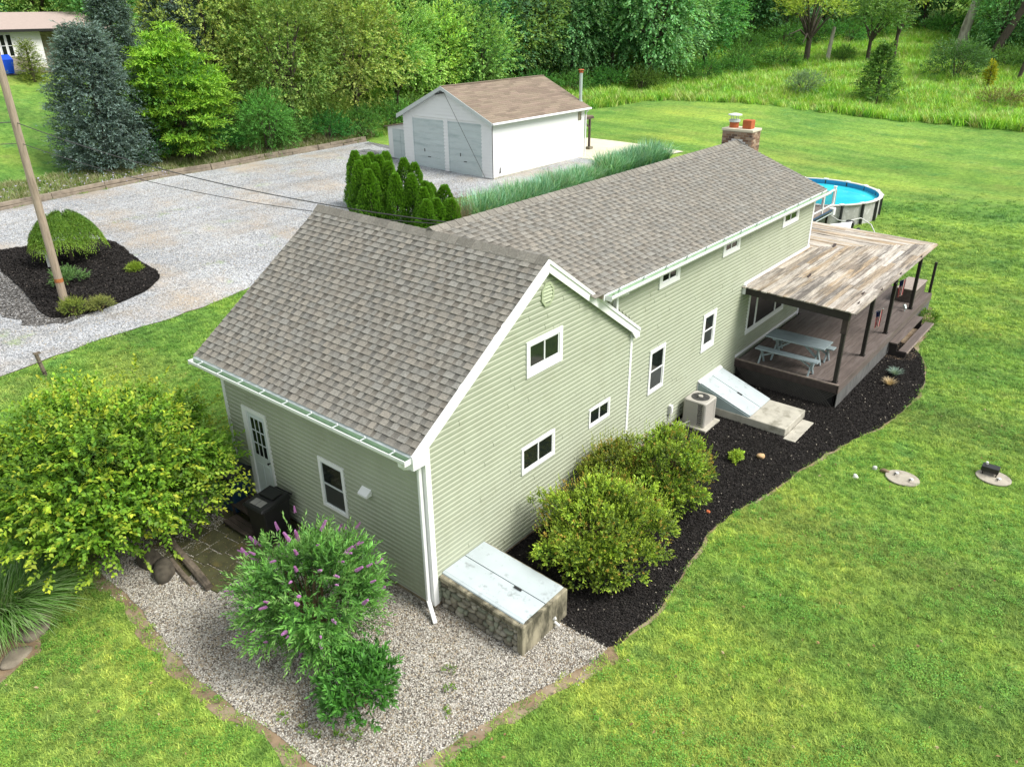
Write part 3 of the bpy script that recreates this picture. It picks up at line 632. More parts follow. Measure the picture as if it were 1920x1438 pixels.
# octagonal gable vent with louvres
gv = thing('gable_vent', None, None, parent=house)
c0, r0 = (3.285, 5.215), .245
oc = [(c0[0] + r0 * .82 * math.cos(R(22.5 + 45 * i)), c0[1] + r0 * math.sin(R(22.5 + 45 * i))) for i in range(8)]; oi_ = [(c0[0] + (x - c0[0]) * .78, c0[1] + (z - c0[1]) * .78) for x, z in oc]
mb = MB()
for i in range(8):
    j = (i + 1) % 8
    mb.hexa([(oc[i][0], -.002, oc[i][1]), (oc[j][0], -.002, oc[j][1]), (oi_[j][0], -.002, oi_[j][1]), (oi_[i][0], -.002, oi_[i][1]), (oc[i][0], -.05, oc[i][1]), (oc[j][0], -.05, oc[j][1]), (oi_[j][0], -.05, oi_[j][1]), (oi_[i][0], -.05, oi_[i][1])])
mb.build('vent_frame', 'vent_green', gv)
mb = MB(); mb.poly([(x, -.019, z) for x, z in oi_]); mb.build('vent_back', 'dark_metal', gv)
for k in range(5):
    zz = c0[1] - .15 + k * .068; hw = min(.145, .205 - abs(zz - c0[1]) * .55) * .82 + .02
    mb = MB(); mb.hexa([(c0[0] - hw, -.048, zz), (c0[0] + hw, -.048, zz), (c0[0] + hw, -.022, zz + .05), (c0[0] - hw, -.022, zz + .05), (c0[0] - hw, -.052, zz + .008), (c0[0] + hw, -.052, zz + .008), (c0[0] + hw, -.026, zz + .058), (c0[0] - hw, -.026, zz + .058)]); mb.build('louvre', 'vent_green', gv)
# dryer vent hood on the left wall
mb = MB(); mb.prism([(-.018, 1.47, 2.04), (-.15, 1.47, 1.94), (-.15, 1.47, 1.90), (-.018, 1.47, 1.90)], (0, .25, 0)); mb.build('dryer_vent', 'white_trim', house)

# ---- roofs
def slope(mpf, u0, u1, slen, expo=.135, skip=None, seed=1):
    """return shingle tabs as (points, tone) for a slope; mpf(u, s, h) -> world"""
    r = random.Random(seed); out_ = []; s = 0; row = 0
    while s < slen - .02:
        s1 = min(s + expo, slen); u = u0 - r.uniform(0, .2); hi = r.random() < .5
        while u < u1:
            wd = r.uniform(.09, .22) if hi else r.uniform(.06, .16); a_, b_ = max(u, u0), min(u + wd, u1)
            if b_ - a_ > .015 and not (skip and skip((a_ + b_) / 2, s)):
                t_ = .022 if hi else .017; j = r.uniform(-.003, .003); st = s - (.003 if hi else 0) + j
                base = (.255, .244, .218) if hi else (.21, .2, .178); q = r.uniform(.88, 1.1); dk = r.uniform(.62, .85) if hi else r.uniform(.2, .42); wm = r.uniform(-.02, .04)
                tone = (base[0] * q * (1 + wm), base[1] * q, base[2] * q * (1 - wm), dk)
                P8 = [mpf(a_, st, .001), mpf(b_ - .001, st, .001), mpf(b_ - .001, s1 + .03, .001), mpf(a_, s1 + .03, .001), mpf(a_, st, t_), mpf(b_ - .001, st, t_), mpf(b_ - .001, s1 + .03, .004), mpf(a_, s1 + .03, .004)]
                out_.append((P8, tone))
            u += wd; hi = not hi
        s = s1; row += 1
    return out_
SG = math.hypot(XR + .374, 2.43)
GZ0, GZ1 = 3.505, 5.935
def mGL(u, s, h):   # left slope; tiny sag follows the photographed ridge
    k = s / SG; n = Vector((-.6735, 0, 1)).normalized(); zr = GZ1 + (.05 * (u / 6.4)) - .03
    return (-.374 + (XR + .374) * k + n.x * h, u, GZ0 + (zr - GZ0) * k + n.z * h + (.02 * (.5 - u / 6.4)) * (1 - k))
SR = math.hypot(6.586 - XR, 5.93 - 3.55)
def mGR(u, s, h):
    k = s / SR; n = Vector((.705, 0, 1)).normalized(); zr = GZ1 + (.05 * (u / 6.4)) - .03
    return (6.586 + (XR - 6.586) * k + n.x * h, u, 3.555 + (zr - 3.555) * k + n.z * h)
LY0, LZ0, LYR, LZR = -.23, 4.80, 2.886, 5.98
SLn = math.hypot(LYR - LY0, LZR - LZ0)
def mLF(u, s, h):
    k = s / SLn; n = Vector((0, -(LZR - LZ0) / (LYR - LY0), 1)).normalized()
    return (u, LY0 + (LYR - LY0) * k + n.y * h, LZ0 + (LZR - LZ0) * k + n.z * h)
def mLB(u, s, h): 
    k = s / SLn; n = Vector((0, (LZR - LZ0) / (LYR - LY0), 1)).normalized()
    return (u, 2 * LYR - LY0 - (LYR - LY0) * k + n.y * h, LZ0 + (LZR - LZ0) * k + n.z * h)
def deckroof(mpf, u0, u1, sl, name='roof_deck', u0b=None):
    u0b = u0 if u0b is None else u0b; mb = MB(); mb.hexa([mpf(u0, 0, -.1), mpf(u1, 0, -.1), mpf(u1, sl, -.1), mpf(u0b, sl, -.1), mpf(u0, 0, -.02), mpf(u1, 0, -.02), mpf(u1, sl, -.02), mpf(u0b, sl, -.02)]); mb.build(name, 'worn_edge', house)
deckroof(mGL, -.08, 6.42, SG); deckroof(mGR, -.08, 6.42, SR - .02); deckroof(mLF, 4.86, 17.37, SLn, u0b=3.3); deckroof(mLB, 3.3, 17.37, SLn - .02)
def inside_gable(u, s): return u < XR + (5.95 - (LZ0 + (LZR - LZ0) * s / SLn)) / .705 - .25
tabs = slope(mGL, -.10, 6.44, SG, seed=1) + slope(mGR, -.10, 6.44, SR, seed=2) + slope(mLF, 3.2, 17.39, SLn, seed=3, skip=inside_gable)
tabs_b = slope(mLB, 3.2, 17.39, SLn, expo=.26, seed=4)
tabs.sort(key=lambda t_: (Vector(t_[0][4]) - CAM).length)
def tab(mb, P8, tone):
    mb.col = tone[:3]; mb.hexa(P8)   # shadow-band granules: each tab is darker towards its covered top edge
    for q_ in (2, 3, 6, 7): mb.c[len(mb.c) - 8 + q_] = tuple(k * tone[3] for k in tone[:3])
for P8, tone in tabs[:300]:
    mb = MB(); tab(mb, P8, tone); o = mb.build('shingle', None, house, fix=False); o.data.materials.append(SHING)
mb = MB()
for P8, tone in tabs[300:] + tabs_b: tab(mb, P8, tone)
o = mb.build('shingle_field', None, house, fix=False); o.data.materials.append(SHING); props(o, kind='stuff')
def caps(p0, p1, sl1, sl2, n, seed):
    r = random.Random(seed); p0 = Vector(p0); p1 = Vector(p1); d = (p1 - p0); ln = d.length; d.normalize()
    for i in range(n):
        a_ = p0 + d * (ln * i / n); b_ = p0 + d * (ln * (i + 1) / n + .03); q = r.uniform(.85, 1.15); mb = MB(); mb.col = (.21 * q, .197 * q, .172 * q)
        s1, s2 = Vector(sl1) * .15, Vector(sl2) * .15; u_ = Vector((0, 0, .028)); v_ = Vector((0, 0, .012))
        mb.add([a_ + s1 + v_, a_ + u_ + v_, a_ + s2 + v_, b_ + s1, b_ + u_, b_ + s2, a_ + s1 - v_, a_ + s2 - v_, b_ + s1 - v_, b_ + s2 - v_], [(0, 1, 4, 3), (1, 2, 5, 4), (0, 6, 7, 2, 1), (0, 3, 8, 6), (2, 7, 9, 5)])
        o = mb.build('ridge_cap', None, house, fix=False); o.data.materials.append(SHING)
caps(mGL(-.1, SG, .012), mGL(6.44, SG, .012), (-1, 0, -.68), (1, 0, -.705), 30, 1)
caps((3.2, LYR, LZR + .012), (17.4, LYR, LZR + .012), (0, -1, -.38), (0, 1, -.38), 58, 2)
# rake boards (white) on the gable front, with boxed return at the near eave
def rake(p, q, w0, y0, y1, m='white_trim', drop=.0):
    p = Vector(p); q = Vector(q); mb = MB()
    mb.hexa([(p.x, y0, p.z - w0), (q.x, y0, q.z - w0), (q.x, y1, q.z - w0), (p.x, y1, p.z - w0), (p.x, y0, p.z), (q.x, y0, q.z), (q.x, y1, q.z), (p.x, y1, p.z)]); return mb.build('rake_board', m, house)
a_, b_, c_ = Vector(mGL(-.08, -.02, 0)), Vector(mGL(-.08, SG, 0)), Vector(mGR(-.08, -.02, 0))
rake(a_, b_, .27, -.115, -.084); rake(b_, c_, .24, -.115, -.084)
rake(a_ + Vector((0, 0, -.0)), b_, .09, -.135, -.1155); rake(b_, c_, .075, -.135, -.1155)
rake(a_ + Vector((.05, 0, -.14)), b_ + Vector((0, 0, -.14)), .06, -.083, .0, 'grey_trim'); rake(b_ + Vector((0, 0, -.14)), c_ + Vector((-.05, 0, -.14)), .06, -.083, .0, 'grey_trim')
mb = MB(); mb.prism([(-.389, -.139, 3.47), (-.389, -.139, 3.24), (-.02, -.139, 3.24), (-.02, -.139, 3.6)], (0, .18, 0)); mb.build('eave_return', 'white_trim', house)
mb = MB(); mb.box(-.37, -.02, .05, 6.4, 3.28, 3.31); mb.box(-.38, -.36, .05, 6.4, 3.28, 3.5); mb.build('soffit', 'white_trim', house)
mb = MB(); mb.box(4.9, 17.36, -.21, YW, 4.70, 4.725); mb.box(4.9, 17.36, -.225, -.205, 4.66, 4.80); mb.build('soffit', 'white_trim', house)
mb = MB(); mb.prism([(6.3, -.119, 3.5), (6.607, -.119, 3.5), (6.607, -.119, 3.335), (6.44, -.119, 3.335)], (0, .035, 0)); mb.build('eave_return', 'white_trim', house)
mb = MB(); mb.hexa([(6.55, -.083, 3.348), (6.6, -.083, 3.348), (6.6, YW - .03, 3.348), (6.55, YW - .03, 3.348), (6.55, -.083, 3.545), (6.6, -.083, 3.52), (6.6, YW - .03, 3.52), (6.55, YW - .03, 3.545)]); mb.box(6.44, 6.55, -.08, YW - .034, 3.33, 3.345); mb.build('eave_return', 'white_trim', house)
# end rake of long roof
for fn in (mLF, mLB):
    mb = MB(); mb.hexa([fn(17.36, 0, -.2), fn(17.39, 0, -.2), fn(17.39, SLn, -.2), fn(17.36, SLn, -.2), fn(17.36, 0, -.004), fn(17.39, 0, -.004), fn(17.39, SLn, -.004), fn(17.36, SLn, -.004)]); mb.build('rake_board', 'white_trim', house)
# gutters > bracket
def gutter(mpg, u0, u1, nb):
    """mpg(u, d, z): d outward"""
    mb = MB(); mb.use('white_trim'); prof = [(0, 0), (.115, 0), (.15, .05), (.15, .105), (.134, .105), (.134, .055), (.108, .014), (.012, .014), (.012, .105), (0, .105)]
    V = [mpg(u0, d_, z_) for d_, z_ in prof] + [mpg(u1, d_, z_) for d_, z_ in prof]; n = len(prof); F = []
    for i in range(n): F.append((i, (i + 1) % n, n + (i + 1) % n, n + i))
    mb.add(V, F); mb.use('gutter_green'); 
    mb.add([mpg(u0 + .01, .014, .019), mpg(u1 - .01, .014, .019), mpg(u1 - .01, .11, .019), mpg(u0 + .01, .11, .019)], [(0, 1, 2, 3)])
    mb.add([mpg(u0 + .01, .0135, .02), mpg(u1 - .01, .0135, .02), mpg(u1 - .01, .0135, .1), mpg(u0 + .01, .0135, .1)], [(0, 1, 2, 3)])
    mb.add([mpg(u0 + .01, .111, .02), mpg(u1 - .01, .111, .02), mpg(u1 - .01, .131, .056), mpg(u0 + .01, .131, .056)], [(0, 1, 2, 3)])
    mb.use('white_trim')
    for u_ in (u0, u1):
        s_ = .004 if u_ == u0 else -.004; mb.hexa([mpg(u_, 0, 0), mpg(u_ + s_, 0, 0), mpg(u_ + s_, .15, 0), mpg(u_, .15, 0), mpg(u_, 0, .105), mpg(u_ + s_, 0, .105), mpg(u_ + s_, .15, .105), mpg(u_, .15, .105)])
    g = mb.build('gutter', None, house)
    for i in range(nb):
        u_ = u0 + (u1 - u0) * (i + .5) / nb; mb = MB(); mb.hexa([mpg(u_ - .012, .004, .098), mpg(u_ + .012, .004, .098), mpg(u_ + .012, .145, .108), mpg(u_ - .012, .145, .108), mpg(u_ - .012, .004, .112), mpg(u_ + .012, .004, .112), mpg(u_ + .012, .145, .114), mpg(u_ - .012, .145, .114)])
        mb.hexa([mpg(u_ - .02, .02, .114), mpg(u_ + .02, .02, .114), mpg(u_ + .02, .05, .114), mpg(u_ - .02, .05, .114), mpg(u_ - .008, .025, .15), mpg(u_ + .008, .025, .15), mpg(u_ + .008, .045, .15), mpg(u_ - .008, .045, .15)]); mb.build('gutter_bracket', 'grey_trim', g)
gutter(lambda u, d_, z_: (-.385 - d_, u, 3.355 + z_ - (u - 3) * .004), -.1, 6.42, 9)
gutter(lambda u, d_, z_: (u, -.228 - d_, 4.665 + z_), 4.95, 17.38, 13)
mb = MB(); mb.hexa([mGL(-.08, -.05, -.012), mGL(6.42, -.05, -.012), mGL(6.42, .03, -.0015), mGL(-.08, .03, -.0015), mGL(-.08, -.05, -.006), mGL(6.42, -.05, -.006), mGL(6.42, .03, .0), mGL(-.08, .03, .0)]); mb.build('drip_edge', 'flashing', house)
# downspouts
mb = MB(); mb.tube([(-.45, .1, 3.36), (-.45, .1, 3.3), (-.36, .12, 3.2), (-.09, .05, 3.12)], .045, 8); mb.build('downspout_elbow', 'white_trim', house)
mb = MB(); mb.beam((-.085, .07, 3.16), (-.085, .07, .22), .075, .06, (0, 1, 0)); mb.beam((-.085, .075, .26), (-.28, -.28, .05), .075, .06); mb.build('downspout', 'white_trim', house, bevel=.008)
mb = MB(); mb.tube([(5.75, -.26, 4.67), (5.75, -.26, 4.62), (5.72, -.15, 4.55), (5.7, -.0, 4.5)], .04, 8); mb.build('downspout_elbow', 'white_trim', house)
mb = MB(); mb.box(5.66, 5.735, -.06, -.003 + YW, 4.17, 4.56); mb.build('downspout', 'white_trim', house)
# electric meter / disconnect box with conduit
mb = MB(); mb.use('pvc').box(8.54, 8.66, YW - .11, YW - .016, .5, .76); mb.use('white_trim').box(8.56, 8.64, YW - .125, YW - .11, .56, .72); mb.build('disconnect_box', None, house, bevel=.005)
mb = MB(); mb.tube([(8.62, YW - .06, .5), (8.64, YW - .08, .25), (8.75, -.12, .12), (9.0, -.25, .14), (9.15, -.35, .2)], .013, 6); mb.tube([(8.57, YW - .05, .5), (8.56, YW - .06, .2), (8.4, YW - .08, .12), (8.1, YW - .08, .1)], .014, 6); mb.build('conduit', 'pvc', house)
# chimney on the far end wall
chm = thing('chimney', None, None, parent=house)
mb = MB(); mb.box(17.41, 18.05, 2.42, 3.45, 0, 6.27); mb.build('chimney_stack', 'brick_mortar', chm)
mb = MB(); r = random.Random(5); bc = [(.2, .12, .08), (.3, .2, .14), (.13, .085, .065), (.36, .27, .2), (.24, .15, .1)]; z = 4.6; row = 0
while z < 6.24:
    for face in (0, 1):
        ln = 1.03 if face == 0 else .64; u = -.1 * (row % 2)
        while u < ln:
            a_, b_ = max(u, 0), min(u + .19, ln)
            if b_ - a_ > .03:
                c = bc[r.randrange(5)]; q = r.uniform(.8, 1.2); white = face == 0 and z < 6.02 and abs((a_ + b_) / 2 - .5) < .12 + (6.05 - z) * 1.05
                mb.col = (.7, .68, .66) if white else tuple(k * q for k in c); dp = r.uniform(.006, .014)
                if face == 0: mb.box(17.41 - dp, 17.412, 2.42 + a_ + .005, 2.42 + b_ - .005, z + .005, z + .066)
                else: mb.box(17.41 + a_ + .005, 17.41 + b_ - .005, 2.42 - dp, 2.422, z + .005, z + .066)
            u += .2
    z += .072; row += 1
o = mb.build('brickwork', None, chm, fix=False); o.data.materials.append(PAINTED); props(o, kind='stuff')
mb = MB(); mb.box(17.38, 18.08, 2.39, 3.48, 6.27, 6.35); mb.build('chimney_crown', 'patio_concrete', chm, bevel=.01)
mb = MB(); mb.box(17.55, 17.85, 2.55, 2.85, 6.35, 6.62); mb.build('flue', 'terracotta', chm, bevel=.01)
mb = MB(); mb.tube([(17.7, 3.2, 6.35), (17.7, 3.2, 6.53)], .15, 16); mb.build('flue', 'terracotta', chm)
mb = MB(); mb.tube([(17.7, 3.2, 6.53), (17.7, 3.2, 6.6)], .18, 16)
for k in range(4): mb.tube([(17.7 + .12 * math.cos(k * 1.57), 3.2 + .12 * math.sin(k * 1.57), 6.6), (17.7 + .12 * math.cos(k * 1.57), 3.2 + .12 * math.sin(k * 1.57), 6.74)], .01, 5)
mb.tube([(17.7, 3.2, 6.74), (17.7, 3.2, 6.765), (17.7, 3.2, 6.8)], [.23, .22, .06], 18); mb.build('chimney_cap', 'grey_trim', chm)

# ================================================================== DECK AND PORCH ROOF
porch = thing('covered_deck', 'dark stained timber deck with post-held weathered plank roof along the long wall', 'deck', (12.48, 0, 0))
ZD = .72; X0, X1, Y0 = 12.48, 22.0, -2.92
r = random.Random(9); y = Y0 + .005; 
while y < 3.9:
    y1 = y + .136; xa = X0 + .02 if y1 < .04 else 17.26
    j = r.uniform(xa + 1, X1 - 1)
    for a_, b_ in ((xa, j), (j + .004, X1)):
        mb = MB(); mb.box(a_, b_, y, y1, ZD - .03, ZD + r.uniform(-.002, .002)); mb.build('deck_board', 'deck_stain', porch)
    y = y1 + .006
mb = MB(); mb.box(X0 - .03, X0 + .015, Y0 - .02, .03, ZD - .24, ZD - .02); mb.build('fascia_board', 'fascia_stain', porch)
mb = MB(); mb.box(X0 - .035, X0 + .014, Y0 - .02, .03, ZD - .019, ZD + .012); mb.build('edge_strip', 'worn_edge', porch)
mb = MB(); mb.box(X0 - .03, X1 + .02, Y0 - .045, Y0, ZD - .24, ZD + .004); mb.build('fascia_board', 'deck_stain', porch)
mb = MB(); mb.box(X1, X1 + .03, Y0, 4, ZD - .24, ZD + .002); mb.build('fascia_board', 'deck_stain', porch)
mb = MB()   # lattice skirt, crossing laths
def lath(p0, p1, w_, t_, axis): mb.beam(p0, p1, w_, t_, axis)
s = Y0
while s < .6:
    for sg in (1, -1):
        a_ = (s, ZD - .25); b_ = (s + sg * .46, .02); y0_, y1_ = a_[0], b_[0]
        if min(y0_, y1_) > Y0 - .001 and max(y0_, y1_) < .04: mb.beam((X0 + .005 + .008 * sg, y0_, a_[1]), (X0 + .005 + .008 * sg, y1_, b_[1]), .03, .007, (1, 0, 0))
    s += .085
s = X0
while s < X1 + .5:
    for sg in (1, -1):
        if s + sg * .46 > X0 and s + sg * .46 < X1 and s < X1: mb.beam((s, Y0 - .01 + .008 * sg, ZD - .25), (s + sg * .46, Y0 - .01 + .008 * sg, .02), .03, .007, (0, 1, 0))
    s += .085
o = mb.build('lattice_skirt', 'lattice', porch); props(o, kind='stuff')
for k in range(7): mb = MB(); mb.box(X0 + .02 + k * 1.36, X0 + .02 + (k + 1) * 1.36 - .012, Y0 - .028, Y0 - .012, .0, ZD - .25); mb.build('skirt_panel', 'skirt_grey', porch)
mb = MB(); mb.box(X0 + .1, X0 + .12, Y0 + .1, .02, -.1, ZD - .05); mb.box(X0 + .1, X1 - .1, Y0 + .06, Y0 + .08, -.1, ZD - .05); mb.build('skirt_backing', 'dark_metal', porch)
for i, x in enumerate((12.62, 14.92, 17.13, 19.9)):
    wq = .10; mb = MB(); mb.box(x - wq / 2 - .005, x + wq / 2 + .005, Y0 + .08, Y0 + .08 + wq, ZD, 2.72); mb.build('post', 'dark_stain', porch, bevel=.006)
    mb = MB(); mb.box(x - .07, x + .07, Y0 + .06, Y0 + .2, ZD, ZD + .03); mb.build('post_base', 'dark_stain', porch)
mb = MB(); mb.box(12.54, 12.7, Y0 + .055, Y0 + .205, 2.15, 2.74); mb.build('post_wrap', 'fascia_stain', porch)
mb = MB(); mb.box(22.05, 22.13, Y0 + .02, Y0 + .10, .3, 1.82); mb.build('rail_post', 'dark_stain', porch)
def rz(y_): return 2.93 + (y_ - .05) * .03     # porch roof plane
mb = MB(); mb.hexa([(12.42, Y0 + .02, rz(Y0) - .26), (12.5, Y0 + .02, rz(Y0) - .26), (12.5, .03, rz(0) - .22), (12.42, .03, rz(0) - .22), (12.42, Y0 + .02, rz(Y0) - .03), (12.5, Y0 + .02, rz(Y0) - .03), (12.5, .03, rz(0) - .03), (12.42, .03, rz(0) - .03)]); mb.build('beam', 'dark_stain', porch)
mb = MB(); mb.box(12.5, 20.3, Y0 + .07, Y0 + .17, rz(Y0) - .2, rz(Y0) - .03); mb.build('beam', 'dark_stain', porch)
mb = MB(); mb.box(20.2, 20.3, Y0 + .18, 2.4, rz(Y0) - .16, rz(Y0) - .03); mb.build('beam', 'dark_stain', porch)
mb = MB(); mb.box(12.38, 12.42, -.06, .05, rz(0) - .22, rz(0) + .05); mb.box(12.42, 17.3, 0.0, .03, rz(0) + .012, rz(0) + .09); mb.build('wall_flashing', 'white_trim', porch)
for k in range(12):
    x = 12.9 + k * .62; mb = MB(); mb.hexa([(x, Y0 + .18, rz(Y0) - .15), (x + .04, Y0 + .18, rz(Y0) - .15), (x + .04, 0, rz(0) - .15), (x, 0, rz(0) - .15), (x, Y0 + .18, rz(Y0) - .02), (x + .04, Y0 + .18, rz(Y0) - .02), (x + .04, 0, rz(0) - .02), (x, 0, rz(0) - .02)]); mb.build('rafter', 'dark_stain', porch)
m, t, b = newmat('weathered_plank'); a = t.nodes.new('ShaderNodeAttribute'); a.attribute_name = 'Col'
v = pos(t, (.6, 7, 1)); n1 = noise(t, v, 1.1, 8, .75); v2 = pos(t, (2, 30, 1)); n2 = noise(t, v2, 1.6, 5, .7)
c = mixc(t, ramp(t, n1, [(.47, (0, 0, 0)), (.62, (.85, .85, .85))]), a.outputs['Color'], (.085, .078, .07))
c = mixc(t, ramp(t, noise(t, pos(t, (.5, 6, 1)), .7, 6, .7), [(.48, (0, 0, 0)), (.62, (.75, .75, .75))]), c, (.55, .51, .45))
c = mixc(t, 1.0, c, ramp(t, n2, [(.3, (.55, .52, .5)), (.65, (1.25, 1.25, 1.25))]), 'MULTIPLY')
t.links.new(c, b.inputs['Base Color']); b.inputs['Roughness'].default_value = .9; bump(t, b, n2, .5, .02)
pc = [(.36, .31, .25), (.42, .38, .32), (.3, .24, .17), (.48, .44, .39), (.24, .2, .16), (.38, .29, .19), (.19, .17, .15)]
y = Y0 - .16; r = random.Random(4)
while y < .0:
    y1 = min(y + .15, .045); xe = 17.25 + max(0, -(y)) * 1.06; x = 12.34 + r.uniform(-.03, .03)
    while x < xe:
        xn = min(x + r.uniform(1.6, 3.4), xe + .0)
        if xe - xn < .4: xn = xe
        t_ = r.uniform(.018, .03); q = r.uniform(.8, 1.2); c = tuple(k * q for k in pc[r.randrange(7)]); mb = MB(); mb.col = c
        l0, l1 = r.uniform(0, .008), r.uniform(0, .016)
        mb.hexa([(x, y + .003, rz(y) - .02), (xn - .008, y + .003, rz(y) - .02), (xn - .008, y1 - .003, rz(y1) - .02), (x, y1 - .003, rz(y1) - .02), (x, y + .003, rz(y) - .02 + t_ + l0), (xn - .008, y + .003, rz(y) - .02 + t_ + l1), (xn - .008, y1 - .003, rz(y1) - .02 + t_ + l1), (x, y1 - .003, rz(y1) - .02 + t_ + l0)])
        o = mb.build('roof_plank', None, porch, fix=False); o.data.materials.append(m); x = xn
    y = y1
m2 = m.copy(); m2.name = 'weathered_plank_across'
for nd in m2.node_tree.nodes:
    if nd.type == 'MAPPING': s_ = nd.inputs['Scale'].default_value; nd.inputs['Scale'].default_value = (s_[1], s_[0], 1)
x = 17.3
while x < 20.45:
    x1 = x + .15; y = max(-3.07, -(x - 17.25) / 1.06) ; c0 = y
    while y < 2.6:
        yn = min(y + r.uniform(1.4, 2.8), 2.6)
        if 2.6 - yn < .4: yn = 2.6
        t_ = r.uniform(.018, .03); q = r.uniform(.85, 1.2); c = tuple(k * q for k in pc[r.choice((0, 1, 1, 3, 3, 5))]); mb = MB(); mb.col = c; e0 = -(x1 - x) / 1.06 if y == c0 and y > -3.0 else 0
        mb.hexa([(x + .003, y, rz(y) - .02), (x1 - .003, y + e0, rz(y) - .02), (x1 - .003, yn - .008, rz(yn) - .02), (x + .003, yn - .008, rz(yn) - .02), (x + .003, y, rz(y) - .02 + t_), (x1 - .003, y + e0, rz(y) - .02 + t_), (x1 - .003, yn - .008, rz(yn) - .02 + t_), (x + .003, yn - .008, rz(yn) - .02 + t_)])
        o = mb.build('roof_plank', None, porch, fix=False); o.data.materials.append(m2); y = yn
    x = x1
for k, (x, y, dx, dy) in enumerate([(14.3, -1.1, .25, .35), (17.8, -.6, .3, .55), (13.9, -2.75, .18, .1), (14.6, -3.05, .08, .18), (16.4, -3.05, .07, .2), (18.6, -3.06, .07, .2), (13.1, -2.9, .1, .08)]):   # lifted splinters and cracks
    mb = MB(); mb.hexa([(x, y, rz(y) + .012), (x + dx, y + .02, rz(y) + .012), (x + dx, y + dy * .2, rz(y) + .012), (x, y + .05, rz(y) + .012), (x, y, rz(y) + .03), (x + dx, y + .02, rz(y) + .07), (x + dx, y + dy * .2, rz(y) + .07), (x, y + .05, rz(y) + .03)]); mb.build('lifted_splinter', 'fascia_stain', porch)
# steps down to the lawn
def steps():
    o = thing('deck_steps', 'two wide dark wooden steps down from the deck to the lawn', 'steps', (18.6, -3.1, 0))
    mb = MB(); mb.box(17.15, 20.1, -3.2, -2.97, .42, .46); mb.build('tread', 'deck_stain', o)
    mb = MB(); mb.box(17.2, 20.35, -3.5, -3.26, .19, .23); mb.build('tread', 'deck_stain', o)
    mb = MB(); mb.box(17.15, 20.35, -3.53, -3.501, .19, .235); mb.build('tread_edge', 'worn_edge', o)
    for x in (17.2, 20.05):
        mb = MB(); mb.prism([(x, -2.97, 0), (x, -3.48, 0), (x, -3.48, .19), (x, -3.2, .19), (x, -3.2, .42), (x, -2.97, .42)], (.04, 0, 0)); mb.build('stringer', 'dark_stain', o)
    return o
steps()
# storage bench box at the far corner of the deck
bb = thing('storage_bench', 'dark slatted storage box with grey lid at the far front corner of the deck', 'storage box', (21.1, -2.3, ZD))
mb = MB(); mb.box(20.47, 21.95, -2.74, -2.1, 1.15, 1.19); mb.build('lid', 'grey_deck', bb, bevel=.008)
for k in range(4):
    z = ZD + .01 + k * .105; mb = MB(); mb.box(20.5, 20.52, -2.72, -2.12, z, z + .1); mb.box(20.5, 21.92, -2.72, -2.7, z, z + .1); mb.box(21.9, 21.92, -2.72, -2.12, z, z + .1); mb.box(20.52, 21.9, -2.14, -2.12, z, z + .1); mb.build('slat', 'deck_stain', bb)
# small white/grey spotlight at post base
mb = MB(); mb.tube([(19.55, -2.7, ZD), (19.55, -2.7, ZD + .1)], .015, 6); mb.tube([(19.5, -2.74, ZD + .1), (19.6, -2.66, ZD + .17)], [.03, .06], 10); top(mb.build('garden_lamp', 'flue_metal', None, (19.55, -2.7, ZD)), 'small silver spotlight on the deck beside the fourth roof post', 'lamp')
# folding flags on the posts
def flag(x, zt, seed, label):
    o = thing('flag', label, 'flag', (x, Y0 + .05, zt))
    mb = MB(); mb.tube([(x, Y0 + .09, zt - .12), (x - .05, Y0 - .18, zt + .12)], .01, 6); mb.build('flag_pole', 'white_trim', o)
    mb = MB(); mb.use('flag_red'); mb.use('flag_white'); mb.use('flag_blue'); nx, nz = 13, 8; r = random.Random(seed); V = []
    for i in range(nx + 1):
        for j in range(nz + 1):
            u, v_ = i / nx, j / nz; V.append((x - .05 + .035 * math.sin(u * 17) + .02 * math.sin(v_ * 3 + seed), Y0 - .17 + u * .16 * (1 - .3 * v_) + .0, zt + .1 - v_ * .5 - .1 * u))
    base = len(mb.v); mb.v += V; mb.c += [(1, 1, 1)] * len(V)
    for i in range(nx):
        for j in range(nz): mb.f.append((i * (nz + 1) + j, (i + 1) * (nz + 1) + j, (i + 1) * (nz + 1) + j + 1, i * (nz + 1) + j + 1)); mb.m.append(2 if i >= 6 and j < 3 else i % 2)
    mb.build('flag_cloth', None, o, fix=False)
flag(14.98, 2.12, 1, 'red and white striped flag on the second roof post of the deck')
flag(17.0, 2.5, 2, 'red and white striped flag on the third roof post of the deck')
# wind spinner under the roof
o = thing('wind_spinner', 'small teal twisted wind spinner hanging under the porch roof near the house corner', 'wind spinner', (16.9, -.45, 2.2))
V = []; mb = MB()
for i in range(25):
    a_ = i * .55; p = Vector((16.9, -.45, 2.15 - i * .022)); d_ = Vector((math.cos(a_), math.sin(a_), 0)) * .05
    V += [p - d_, p + d_]
mb.add(V, [(2 * i, 2 * i + 1, 2 * i + 3, 2 * i + 2) for i in range(24)]); mb.build('spinner_blade', 'wind_teal', o, fix=False)
mb = MB(); mb.tube([(16.9, -.45, 2.15), (16.9, -.45, 2.8)], .004, 4); mb.build('string', 'cable', o)

